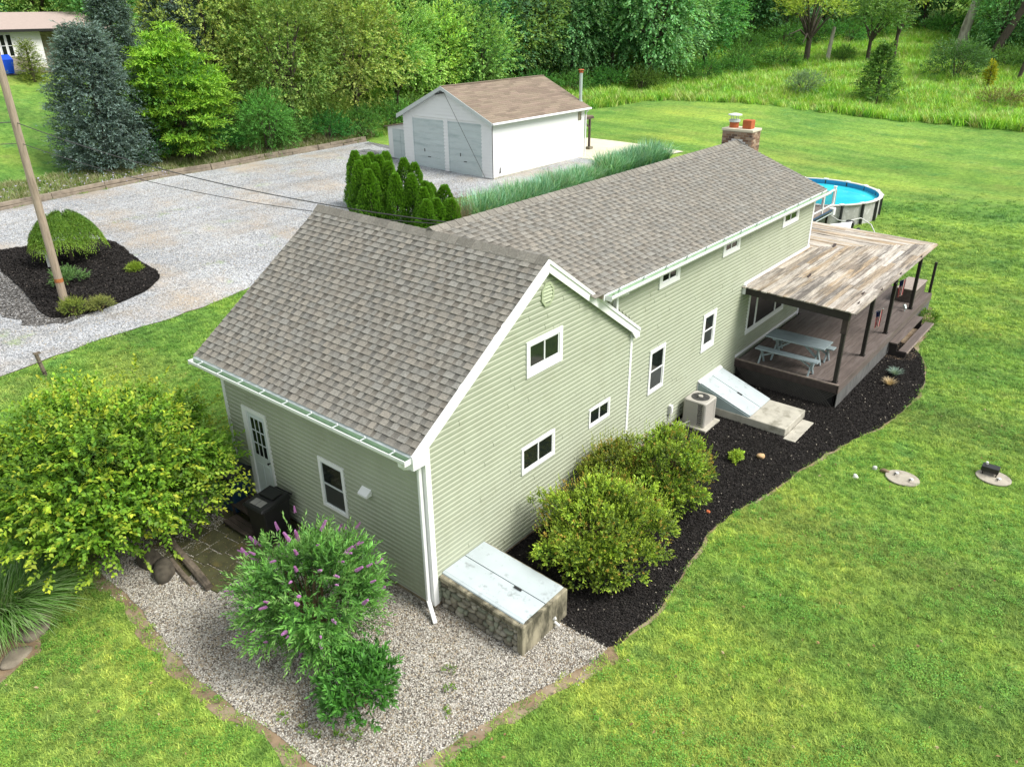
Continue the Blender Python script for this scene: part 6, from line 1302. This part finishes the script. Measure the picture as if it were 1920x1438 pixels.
plant('brown_conifer', 'small brown dying conifer at the right end of the arborvitae screen', 'conifer', (18.6, 16.7, h1(18.6, 16.7)), f1, stems_(8, .05, .3, 1.4, .01))
f1 = clump(160, .3, 1.5, .014, .5, [(.3, .24, .17), (.22, .18, .13)], .6, 4)
plant('dry_grass', 'clump of dry grey-brown stems between conifers and tall grasses', 'grass clump', (18.0, 15.9, h1(18, 15.9)), f1, fname='blades')
# tall grass row behind the house
gm = []
for i in range(3): V, F, Cc = clump(380, .42, 1.0, .032, 1.25, [(.10, .28, .14), (.2, .42, .27), (.34, .58, .44), (.06, .18, .07), (.3, .42, .28)], 1.05, 5, .45); me = mesh_np('blades', V, F, Cc); me.materials.append(FOLV); gm.append(me)
gp = []
for k in range(15): t_ = k / 14; gp.append((19.3 + t_ * 10.8, 15.95 + t_ * 1.0 + rnd.uniform(-.1, .1), 1.75 - .25 * t_)); gp.append((19.7 + t_ * 10.3, 16.85 + t_ * .75 + rnd.uniform(-.15, .15), 1.6 - .3 * t_))
for k in range(8): t_ = k / 7; gp.append((32.3 + t_ * 5.8, 17.3 - t_ * .2, 1.5)); gp.append((32.6 + t_ * 5.3, 18.0 - t_ * .2, 1.5))
for i, (x, y, H) in enumerate(gp):
    o = thing('tall_grass', 'tall blue-green grass clump in the row between the house roof and the garage', 'grass clump', (x, y, h1(x, y)), 'tall grasses planted behind the house')
    q = bpy.data.objects.new('blades', gm[i % 3]); COL.objects.link(q); q.parent = o; o.rotation_euler = (0, 0, rnd.uniform(0, 6)); s_ = rnd.uniform(.9, 1.1); o.scale = (s_, s_, H * rnd.uniform(.88, 1.08))

# ================================================================== TREES
def limbs(h0, ends, r0, seed=0, base=(0, 0, -.3), lean=(0, 0)):
    mb = MB(); tp = Vector((lean[0], lean[1], h0)); mb.tube([base, (lean[0] * .3, lean[1] * .3, h0 * .4), tp], [r0 * 1.2, r0, r0 * .75], 9, False)
    for e in ends:
        e = Vector(e); st = Vector((0, 0, 0)).lerp(tp, rnd.uniform(.6, 1)) ; mid = st.lerp(e, .5) + Vector((0, 0, .25 * (e - st).length * rnd.uniform(-.2, .6))); mb.tube([st, st.lerp(mid, .5), mid, mid.lerp(e, .55), e], [r0 * .5, r0 * .4, r0 * .28, r0 * .16, r0 * .06], 6, False)
    return mb
def decid(rad, zc, nb, per, SL, K, L, Wd, c0, c1, h0, r0, droop=.1, zmin=-.75, opp=False, shell=(.4, .95), br=(.17, .28), spread=1.1, upb=.25, nl=14, tipvar=.3):
    ctr, brr, d = blobs(nb, rad, zmin, shell, br); B = np.repeat(ctr, per, 0); dirs = sphere_dirs(nb * per, -.6); B = B + dirs * (np.repeat(brr, per)[:, None] * np.array(rad))
    D = nrm(dirs * .7 + nrm(B / np.array(rad)) * .8 + np.array([0, 0, upb]) + rng.normal(size=B.shape) * .25); tv = np.repeat(rng.uniform(1 - tipvar, 1 + tipvar, nb), per)[:, None] * np.ones((1, 3)); tv[:, 0] *= np.repeat(rng.uniform(.85, 1.1, nb), per)
    B[:, 2] += zc; k = B[:, 2] > .3; B, D, tv = B[k], D[k], tv[k]
    fol = shoots(B, D, SL * rng.uniform(.6, 1.3, len(B)), K, L, Wd, np.array(c0) * tv, np.array(c1) * tv, spread, droop, up=.6, opp=opp)
    ends = [tuple(ctr[i] * .9 + [0, 0, zc]) for i in rng.choice(nb, min(nl, nb), replace=False)]
    return fol, limbs(h0, ends, r0)
def conif(Rr, H, c0, c1, nb=150, sub=8, K=9, L=.17, Wd=.05, z0=.04, pw_=.75, dr=.12):
    t_ = np.linspace(z0, .97, nb) + rng.uniform(-.01, .01, nb); a = np.arange(nb) * 2.399 + rng.uniform(-.3, .3, nb); prof = Rr * (1 - t_) ** pw_ * np.minimum(1, .72 + t_ * 2.2) * rng.uniform(.78, 1.1, nb) + .1
    Bs, Ds, SLs, tv = [], [], [], []
    for s in range(sub):
        f = (.35 + .65 * (s + .5) / sub); an = a + rng.uniform(-.32, .32, nb); r = prof * f; B = np.stack([r * np.cos(an), r * np.sin(an), t_ * H - dr * r + .22 * r * f * .6 + rng.uniform(-.12, .12, nb)], 1)
        an2 = an + rng.normal(0, .55, nb); D = np.stack([np.cos(an2), np.sin(an2), rng.uniform(-.1, .45, nb)], 1); Bs.append(B); Ds.append(D); SLs.append(.28 + prof * .13); tv.append(rng.uniform(.7, 1.3, nb))
    B = np.concatenate(Bs); D = np.concatenate(Ds); SLs = np.concatenate(SLs); tv = np.concatenate(tv)[:, None]
    n = len(B); q_ = 4; B = np.repeat(B, q_, 0) + rng.normal(0, .13, (n * q_, 3)); D = np.repeat(D, q_, 0) + rng.normal(0, .3, (n * q_, 3)); SLs = np.repeat(SLs, q_); tv = np.repeat(tv, q_, 0)
    fol = shoots(B, D, SLs, K, L, Wd, np.array(c0) * tv, np.array(c1) * tv, .9, .05, up=.7)
    mb = MB(); mb.tube([(0, 0, -.3), (0, 0, H * .5), (0, 0, H * .97)], [.18, .11, .02], 8, False)
    for i in range(0, nb, 4): mb.tube([(0, 0, t_[i] * H), (prof[i] * .7 * math.cos(a[i]), prof[i] * .7 * math.sin(a[i]), t_[i] * H - .05)], [.03, .012], 4, False)
    return fol, mb
def proto(fol, mb, m=None):
    V, F, Cc = fol; me = mesh_np('crown', V, F, Cc); me.materials.append(m or FOLV); tr_ = bpy.data.meshes.new('trunk'); tr_.from_pydata([tuple(v_) for v_ in mb.v], [], mb.f); tr_.materials.append(MATS['bark']); tr_.polygons.foreach_set('use_smooth', [True] * len(tr_.polygons)); return me, tr_
def tree(name, pr, x, y, s, label, cat='tree', group=None, sz=None, rot=None, dz=0):
    o = thing(name, label, cat, (x, y, h1(x, y) + dz), group)
    for nm, me in zip(('crown', 'trunk'), pr): q = bpy.data.objects.new(nm, me); COL.objects.link(q); q.parent = o
    o.scale = (s, s, sz or s); o.rotation_euler = (0, 0, rnd.uniform(0, 6.28) if rot is None else rot); return o
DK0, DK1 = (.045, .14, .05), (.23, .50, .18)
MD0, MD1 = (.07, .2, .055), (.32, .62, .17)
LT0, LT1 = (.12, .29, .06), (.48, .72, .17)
# left group beside the driveway
SP = proto(*conif(2.75, 7.7, (.045, .085, .072), (.22, .32, .285), 230, 10, 7, .17, .075, .03, .42), FOL)
tree('blue_spruce', SP, 12.9, 38.9, 1.0, 'large dense blue spruce at the left end of the tree row')
SP2 = proto(*conif(2.3, 9.5, (.04, .08, .065), (.19, .28, .24), 200, 9, 7, .17, .07, .05, .55), FOL)
tree('blue_spruce', SP2, 16.2, 42.2, 1.0, 'second blue spruce standing just behind the largest one')
tree('blue_spruce', SP2, 20.6, 43.5, 1.08, 'tall blue-grey spruce behind the bright green sumac', sz=1.15)
tree('blue_spruce', SP2, 23.6, 46.5, .95, 'rearmost spruce left of the yellow-green maples')
# yellow-green juniper left of spruce
tree('juniper', proto(*conif(.8, 2.6, (.08, .14, .02), (.26, .33, .04), 60, 5, 6, .12, .05, .03, .5), FOL), 16.2, 55.5, 1.0, 'small yellow-green pyramidal conifer in front of the neighbour house', 'conifer')
# sumac-like tree: star bursts of long compound leaves
nt_ = 210; d_ = sphere_dirs(nt_, -.95); ctr = d_ * np.array((2.7, 2.7, 3.3)) * rng.uniform(.5, 1.08, (nt_, 1)) + [0, 0, 3.6]; ctr[:, 2] = np.maximum(ctr[:, 2], .5)
ctr[:, :2] *= (1.15 - .12 * np.clip(ctr[:, 2:3] - 2, 0, 6)); B = np.repeat(ctr, 11, 0); a = np.tile(np.linspace(0, 6.28, 12)[:-1], nt_) + np.repeat(rng.uniform(0, 6, nt_), 11); D = np.stack([np.cos(a), np.sin(a), rng.uniform(.1, .6, len(a))], 1)
tv = np.repeat(rng.uniform(.7, 1.2, nt_), 11)[:, None] * (.75 + .35 * np.clip((B[:, 2:3] - 1) / 6, 0, 1))
fs = shoots(B, D, rng.uniform(.6, .9, len(B)), 11, .27, .085, A3(.15, .38, .03) * tv, A3(.36, .62, .06) * tv, 1.3, .35, up=1.1, opp=True)
fi = bushfol((2.6, 2.6, 3.1), 80, 18, .5, 6, .2, .1, (.04, .13, .02), (.15, .34, .05), 3.1)
tree('sumac_tree', proto(join([fs, fi]), limbs(2.2, [tuple(c) for c in ctr[::12]], .12), FOL), 17.4, 38.2, 1.08, 'bright yellow-green tree with long feathery compound leaves beside the blue spruce', rot=0)
fb = bushfol((1.9, 1.9, 1.9), 70, 24, .5, 9, .12, .055, (.05, .17, .03), (.15, .42, .07), 1.9, -.8, .3, droop=.15, opp=True)
tree('green_sapling', proto(fb, stems_(10, .1, 1.4, 3.2, .03), FOL), 22.2, 36.9, 1.0, 'bright fresh green bushy young tree between the sumac and the maples')
MA = [proto(*decid((4.3, 4.3, 5.4), 5.9, 130, 26, .6, 7, .2, .13, (.11, .23, .05), (.45, .65, .18), 3.5, .22, .15, -.95, nl=22, shell=(.35, .97), br=(.12, .2), tipvar=.38)) for _ in range(2)]
tree('maple_tree', MA[0], 26.0, 39.2, 1.0, 'yellow-green maple directly left of the garage', sz=1.05, rot=.4)
tree('maple_tree', MA[1], 31.8, 39.3, 1.05, 'olive green maple rising behind the garage roof', rot=1.7, sz=1.08)
tree('maple_tree', MA[0], 22.8, 43.0, .95, 'yellowish maple with open crown behind the young green tree', rot=3.0, sz=1.15)
tree('maple_tree', MA[1], 37.0, 40.5, .85, 'smaller maple above the left half of the garage roof', rot=4.4)
fu = bushfol((2.0, 2.0, 1.1), 34, 20, .5, 7, .16, .08, (.035, .11, .025), (.16, .36, .08), .95, -.6, .4)
UB = proto(fu, stems_(12, .1, 1.3, 1.7, .03))
for i, (x, y, s) in enumerate([(15.4, 38.6, .8), (19.8, 38.6, .9), (24.3, 37.9, .9), (27.6, 37.6, .9), (30.6, 37.6, .9), (33.5, 37.5, 1.0), (36, 37.4, 1.0)]): tree('undergrowth_bush', UB, x, y, s, 'dark bushy undergrowth at the foot of the tree row along the driveway', 'bush', 'undergrowth along the driveway tree row')
# forest prototypes
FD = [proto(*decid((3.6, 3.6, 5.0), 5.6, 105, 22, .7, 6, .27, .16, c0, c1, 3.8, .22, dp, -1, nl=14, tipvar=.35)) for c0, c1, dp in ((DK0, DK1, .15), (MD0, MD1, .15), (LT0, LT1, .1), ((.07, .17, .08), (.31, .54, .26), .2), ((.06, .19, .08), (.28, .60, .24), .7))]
FL = ('dark green forest tree', 'mid green forest tree', 'pale yellow-green forest tree', 'grey-green forest tree', 'drooping feathery forest tree')
def ft(k, x, y, s, where, grp, sz=None, rot=None): return tree('forest_tree', FD[k], x, y, s, FL[k] + ' ' + where, 'tree', grp, sz, rot)
W1 = 'in the woods behind the maples'; r = random.Random(21)
for x, y, k, s in [(28, 47, 2, 1.0), (33, 47.5, 1, 1.1), (39, 47, 2, 1.1), (43, 45, 1, 1.15), (47, 45, 3, 1.2), (36, 54, 0, 1.25), (43, 53, 3, 1.3), (50, 50, 0, 1.3), (55, 51, 1, 1.3), (41.5, 40.5, 2, .8), (45.5, 39.5, 1, .85)]:
    ft(k, x + r.uniform(-.8, .8), y + r.uniform(-.8, .8), s, W1, FL[k] + 's ' + W1)
W2 = 'in the wood edge beyond the garage'
for x, y, k, s in [(49.5, 42.6, 0, 1.05), (52.5, 43.5, 3, 1.1), (54.5, 41.8, 1, 1.0), (57.5, 41.5, 3, 1.05), (60.5, 39.5, 4, 1.15), (56, 46.5, 0, 1.3), (62, 44, 0, 1.3), (64.5, 38.5, 0, 1.2), (69, 36.5, 0, 1.25), (67, 41.5, 3, 1.4), (73, 38, 3, 1.4), (71.5, 33.5, 0, .95), (76, 33.5, 1, 1.1), (78, 40, 0, 1.5), (85, 40, 0, 1.5), (62, 51, 1, 1.5), (73, 47, 3, 1.6), (84, 47, 0, 1.6)]:
    ft(k, x + r.uniform(-.6, .6), y + r.uniform(-.6, .6), s, W2, FL[k] + 's ' + W2)
tree('walnut_tree', FD[4], 65.2, 34.2, 1.45, 'large drooping feathery green tree standing forward of the wood edge', rot=2.0, sz=1.35)
W3 = 'in the distant woods behind the meadow'
for x, y, k, s in [(91, 36, 0, 1.3), (97, 34, 3, 1.4), (96, 41, 0, 1.5), (102, 37, 1, 1.5), (103, 30.5, 0, 1.4), (109, 33, 3, 1.6), (112, 26, 0, 1.5), (116, 30, 1, 1.6), (114, 21, 0, 1.4), (119, 23, 3, 1.7), (120, 16, 1, 1.4), (118, 12, 0, 1.5), (125, 18, 0, 1.7), (126, 11, 3, 1.6), (124, 6, 0, 1.5), (116, 6, 1, 1.3), (112, 9.5, 2, 1.2), (128, 2, 1, 1.5), (118, -.5, 0, 1.4), (109, 3.5, 0, 1.2), (104, 7, 3, 1.1), (110, -4, 3, 1.3), (102, 1, 1, 1.1), (98, 4.5, 0, 1.05), (97, -3, 0, 1.2), (105, -9, 0, 1.3), (95, 8.3, 0, .9), (108, 42, 0, 1.7), (118, 37, 0, 1.8), (128, 28, 3, 1.9), (136, 18, 0, 1.9), (138, 8, 0, 1.9), (134, -3, 3, 1.8), (92, 45, 3, 1.6), (107, 13.8, 2, 1.0), (128, 40, 1, 2.0), (142, 26, 1, 2.0), (122, -8, 0, 1.6)]:
    ft(k, x + r.uniform(-.8, .8), y + r.uniform(-.8, .8), s, W3, FL[k] + 's ' + W3)
W4 = 'behind the neighbour house'
for x, y, k, s in [(-2, 74, 0, 1.1), (5, 73, 1, 1.0), (12, 74, 4, 1.1), (18, 73, 0, 1.1), (24, 71, 2, 1.0), (29, 66, 0, 1.2), (33, 62, 1, 1.2), (24, 62, 1, .8), (9, 79, 0, 1.4), (21, 79, 0, 1.4), (30, 75, 0, 1.5), (40, 64, 0, 1.4), (48, 60, 1, 1.4), (56, 58, 0, 1.5), (-8, 80, 0, 1.4)]:
    ft(k, x + r.uniform(-.8, .8), y, s, W4, FL[k] + 's ' + W4)
W5 = 'at the foot of the far wood edge'
for x, y, s in [(50, 40, .8), (53.5, 39, .9), (57, 37.5, .8), (60, 35.8, .9), (62, 33, .9), (66, 31, .8), (69.5, 30, .9), (73, 28.5, .8), (47, 38.5, .8), (76, 29.5, 1.1), (86, 34, 1.1), (91, 31.5, 1.2), (95, 29, 1.2), (98.5, 26, 1.2), (104, 24, 1.2), (109, 17.5, 1.2), (101, 12.3, 1.1), (97, 10, 1.0), (91, 7.5, .9), (88, 5, 1.0), (90, 2, 1.1), (88, -1.5, 1.1), (84.5, 21.5, .7), (79, 26.3, .9)]:
    tree('forest_bush', UB, x + r.uniform(-.5, .5), y + r.uniform(-.5, .5), s * 1.1, 'dark green bush ' + W5, 'bush', 'bushes ' + W5)
# single trees in the meadow
lo = decid((3.4, 3.4, 2.0), 5.6, 34, 20, .7, 7, .24, .13, (.16, .27, .03), (.5, .62, .09), 3.6, .3, .1, -.3, nl=12, br=(.16, .26))
mb = lo[1]
for e in ((-3.2, 1.5, 7.8), (-2.6, 2.4, 3.2), (-3.0, 1.0, 2.4), (3.4, -1.5, 6.6), (-1, 0, 9.0)): mb.tube([(0, 0, 2.6), (e[0] * .5, e[1] * .5, (e[2] + 3) * .5 + .5), e], [.13, .09, .03], 6, False)
tree('locust_tree', proto(*lo, m=FOL), 81.4, 24.6, 1.0, 'yellow-green tree with bare curved limbs and a dark trunk in the meadow', rot=.5)
tree('meadow_tree', proto(*decid((3.4, 3.4, 2.9), 5.0, 60, 22, .7, 7, .24, .12, (.06, .15, .03), (.24, .42, .09), 3.2, .2, .15, -.6, nl=12), FOL), 85.6, 19.6, 1.0, 'round-crowned mid green tree right of the yellow-green meadow tree', rot=0)
tree('meadow_tree', proto(*decid((2.6, 2.6, 2.0), 6.6, 40, 20, .6, 7, .24, .12, (.12, .22, .03), (.4, .52, .08), 3.2, .2, .1, -.6, nl=8), FOL), 90, 18.2, 1.0, 'lighter yellow-green tree crown behind the round-crowned meadow tree', rot=0)
tree('meadow_sapling', proto(*conif(2.1, 4.8, (.05, .13, .03), (.18, .36, .07), 60, 6, 7, .2, .1, .05, .8, -.1), FOL), 67.5, 12.9, 1.0, 'loose conical young tree at the front edge of the meadow', rot=0)
tree('round_shrub', proto(bushfol((1.75, 1.75, 1.15), 40, 22, .4, 7, .13, .05, (.07, .13, .07), (.24, .36, .19), 1.05), stems_(10, .1, 1.2, 1.6, .03), FOL), 66.4, 18.9, 1.0, 'grey-green rounded shrub at the left of the meadow above the chimney', 'shrub')
tree('meadow_shrub', proto(bushfol((2.9, 2.9, 1.9), 60, 22, .6, 7, .2, .09, (.035, .1, .03), (.14, .3, .08), 1.7), stems_(10, .1, 1.8, 3, .04), FOL), 82.3, 10.1, 1.0, 'large dark green shrub in the right part of the meadow', 'shrub')
def snag(x, y, pts, rr, m, label, extra=(), name='dead_tree'):
    z = h1(x, y); o = thing(name, label, 'tree', (x, y, z)); mb = MB(); mb.tube([(x + a_, y + b_, z + c) for a_, b_, c in pts], rr, 9, False); mb.build('trunk', m, o, smooth=True, fix=False)
    for ps, r_2 in extra: mb = MB(); mb.tube([(x + a_, y + b_, z + c) for a_, b_, c in ps], r_2, 6, False); mb.build('limb', m, o, smooth=True, fix=False)
    return o
snag(96.5, 13.2, [(0, 0, -.3), (.1, -.2, 3), (.3, -.8, 6.5), (.4, -1.3, 10)], [.62, .5, .42, .3], 'pale_bark', 'thick pale dead trunk without bark at the back of the meadow', [(((.3, -.8, 6.3), (.2, .6, 7.2), (0, 1.6, 7.8)), (.14, .09, .03)), (((.3, -.9, 7.5), (.4, -2.2, 8.4)), (.12, .04))])
snag(83.1, 23.0, [(0, 0, -.2), (.05, -.1, 2), (.05, -.25, 3.7)], [.24, .2, .17], 'pale_bark', 'broken grey trunk stump standing between two meadow trees')
snag(93, 9.5, [(0, 0, -.3), (.2, -.9, 2.6), (.4, -2.0, 5.4)], [.55, .42, .33], 'bark', 'leaning dark ivy-covered trunk with pale bare forked limbs', [(((.4, -2.0, 5.2), (.5, -2.9, 8), (.5, -3.2, 11)), (.24, .15, .04)), (((.4, -2.1, 5.4), (.6, -4.2, 7.6), (.6, -6.2, 10)), (.2, .12, .03)), (((.4, -2.0, 5.0), (.4, -1.6, 7.4), (.3, -1.2, 9.5)), (.18, .1, .03)), (((.5, -2.6, 7), (.5, -4, 8.8)), (.1, .03))])
snag(84.1, 5.1, [(0, 0, -.2), (.2, -.5, 3), (.4, -1.2, 7.5), (.5, -1.8, 10)], [.2, .16, .12, .05], 'bark', 'thin leaning dark trunk at the right picture edge')
f1 = bushfol((.42, .42, 1.2), 26, 14, .25, 6, .13, .08, (.14, .2, .01), (.5, .48, .02), 1.4, -.9, .3)
plant('yellow_vine', 'narrow column of bright yellow vine on a stump in the meadow', 'plant', (78.5, 6.5, h1(78.5, 6.5)), f1, limbs(2.2, [], .1))
f1 = bushfol((1.6, 1.6, .8), 30, 16, .4, 6, .14, .06, (.1, .1, .03), (.25, .22, .08), .6)
plant('brown_bush', 'brownish weedy bush in the meadow at the right edge', 'bush', (71.5, 4.2, h1(71.5, 4.2)), f1)
f1 = bushfol((.75, .75, .5), 16, 12, .3, 6, .1, .03, (.15, .13, .06), (.36, .28, .14), .45)
plant('dry_bush', 'dry brown ornamental shrub in front of the neighbour house', 'bush', (17.0, 56.6, h1(17, 56.6)), f1)
f1 = bushfol((.55, .55, .45), 16, 12, .2, 6, .07, .04, (.06, .11, .02), (.16, .24, .04), .45)
plant('small_bush', 'small clipped green bush by the neighbour driveway', 'bush', (14.2, 56.2, h1(14.2, 56.2)), f1)

# ---- meadow and weed strips
EDGE = [(31, 37.2), (40, 36.3), (46, 34.3), (51.33, 31.84), (57.91, 28.54), (60.42, 21.54), (61.48, 14.91), (62.81, 8.93), (62.88, .72), (59.5, -8.3), (54, -22), (130, -22), (130, 48), (46, 50), (40, 40)]
MEADOW = rough(EDGE, .25, 1.0, 31)
def wsrc(n, r_, hgt, wd, cols, lean=.5): return src('weed_tuft', *tuft(n, r_, hgt, wd, lean, cols), FOL)
wt = [wsrc(26, .3, .6, .05, c) for c in ([(0.211, 0.454, 0.049), (0.356, 0.616, 0.082)], [(0.324, 0.551, 0.082), (0.486, 0.680, 0.114)], [(0.145, 0.356, 0.049), (0.259, 0.518, 0.082)], [(0.276, 0.486, 0.082), (0.583, 0.680, 0.227)], [(0.244, 0.535, 0.082), (0.406, 0.713, 0.114)])] + [wsrc(22, .28, .62, .04, [(0.486, 0.535, 0.194), (0.648, 0.616, 0.292), (0.292, 0.421, 0.097)])]
N = 52000; x = rng.uniform(31, 120, N); y = rng.uniform(-20, 48, N); k = inpoly(x, y, MEADOW); x, y = x[k], y[k]; n = len(x)
s_ = rng.uniform(.6, 1.5, n) * (1 + .35 * np.sin(x * .5 + 2 * np.sin(y * .3)) * np.sin(y * .43))
scatter('meadow_weeds', np.stack([x, y, hh(x, y) - .02], 1), np.stack([rng.normal(0, .12, n), rng.normal(0, .12, n), rng.uniform(0, 6.3, n)], 1), s_, wt)
STRIP = [(-14, 33.8), (0, 34.6), (5.2, 34.7), (10.8, 35.6), (17.2, 35.8), (25.4, 36.2), (30, 36.5), (31.5, 38.6), (20, 39.2), (10, 38.8), (0, 38.3), (-14, 37.6)]
wt2 = [wsrc(22, .2, .4, .03, c) for c in ([(.16, .22, .06), (.3, .33, .14)], [(.2, .26, .07), (.38, .37, .2)], [(.1, .2, .04), (.2, .32, .06)], [(.3, .3, .16), (.42, .4, .28)])]
N = 16000; x = rng.uniform(-14, 32, N); y = rng.uniform(33.5, 39.5, N); k = inpoly(x, y, rough(STRIP, .15, .6, 33)); x, y = x[k], y[k]; n = len(x)
scatter('driveway_weeds', np.stack([x, y, hh(x, y) - .02], 1), np.stack([rng.normal(0, .15, n), rng.normal(0, .15, n), rng.uniform(0, 6.3, n)], 1), rng.uniform(.5, 1.3, n), wt2)
N = 420; x = rng.uniform(-6, 15, N); y = rng.uniform(35.2, 38.0, N); n = N
scatter('pale_wildflowers', np.stack([x, y, hh(x, y) + rng.uniform(.15, .4, n)], 1), rng.uniform(-.5, .5, (n, 3)), rng.uniform(.03, .06, n), [stonesrc((.45, .43, .55), 'stones')])

# ---- individual labels for rows that can be counted from left to right
ORD = 'first second third fourth fifth sixth seventh eighth ninth tenth eleventh twelfth thirteenth fourteenth fifteenth sixteenth seventeenth eighteenth nineteenth twentieth'.split() + ['twenty-' + k for k in 'first second third fourth fifth sixth seventh eighth ninth'.split()]
def number(group, base):
    it = [o for o in scn.objects if o.get('group') == group and o.get('category')]
    it.sort(key=lambda o: math.atan2(o.location.x - CAM.x, o.location.y - CAM.y))
    for k, o in enumerate(it): o['label'] = base % (ORD[k] + ' from the left')
number('arborvitae columns behind the house', 'green arborvitae column in the screen behind the roof ridge, %s')
number('undergrowth along the driveway tree row', 'dark undergrowth bush at the foot of the driveway tree row, %s')
number('bushes at the foot of the far wood edge', 'dark green bush at the foot of the far wood edge, %s')
for k_, nm_ in enumerate(FL):
    number(nm_ + 's in the wood edge beyond the garage', nm_ + ' in the wood edge beyond the garage, %s')
    number(nm_ + 's in the woods behind the maples', nm_ + ' in the woods behind the maples, %s')
    number(nm_ + 's behind the neighbour house', nm_ + ' behind the neighbour house, %s')


# ---- fallen leaves and thatch on the lawn
x, y = pol(900, 6, 30, 0, 100, .8); k = lawnmask(x, y); x, y = x[k], y[k]; n = len(x)
scatter('fallen_leaves', np.stack([x, y, hh(x, y) + .045], 1), rng.normal(0, .5, (n, 3)) + rng.uniform(0, 6.3, (n, 1)) * [0, 0, 1], rng.uniform(.03, .075, n), [chipsrc((.3, .2, .09)), chipsrc((.38, .3, .17)), chipsrc((.2, .12, .06))])
x = rng.uniform(-2.6, .1, 700); y = rng.uniform(3.6, 6.4, 700); n = 700
scatter('leaf_litter_on_pavers', np.stack([x, y, np.full(n, .06)], 1), rng.normal(0, .3, (n, 3)) + rng.uniform(0, 6.3, (n, 1)) * [0, 0, 1], rng.uniform(.012, .035, n), [chipsrc((.3, .28, .06)), chipsrc((.2, .14, .07)), chipsrc((.1, .12, .03))])
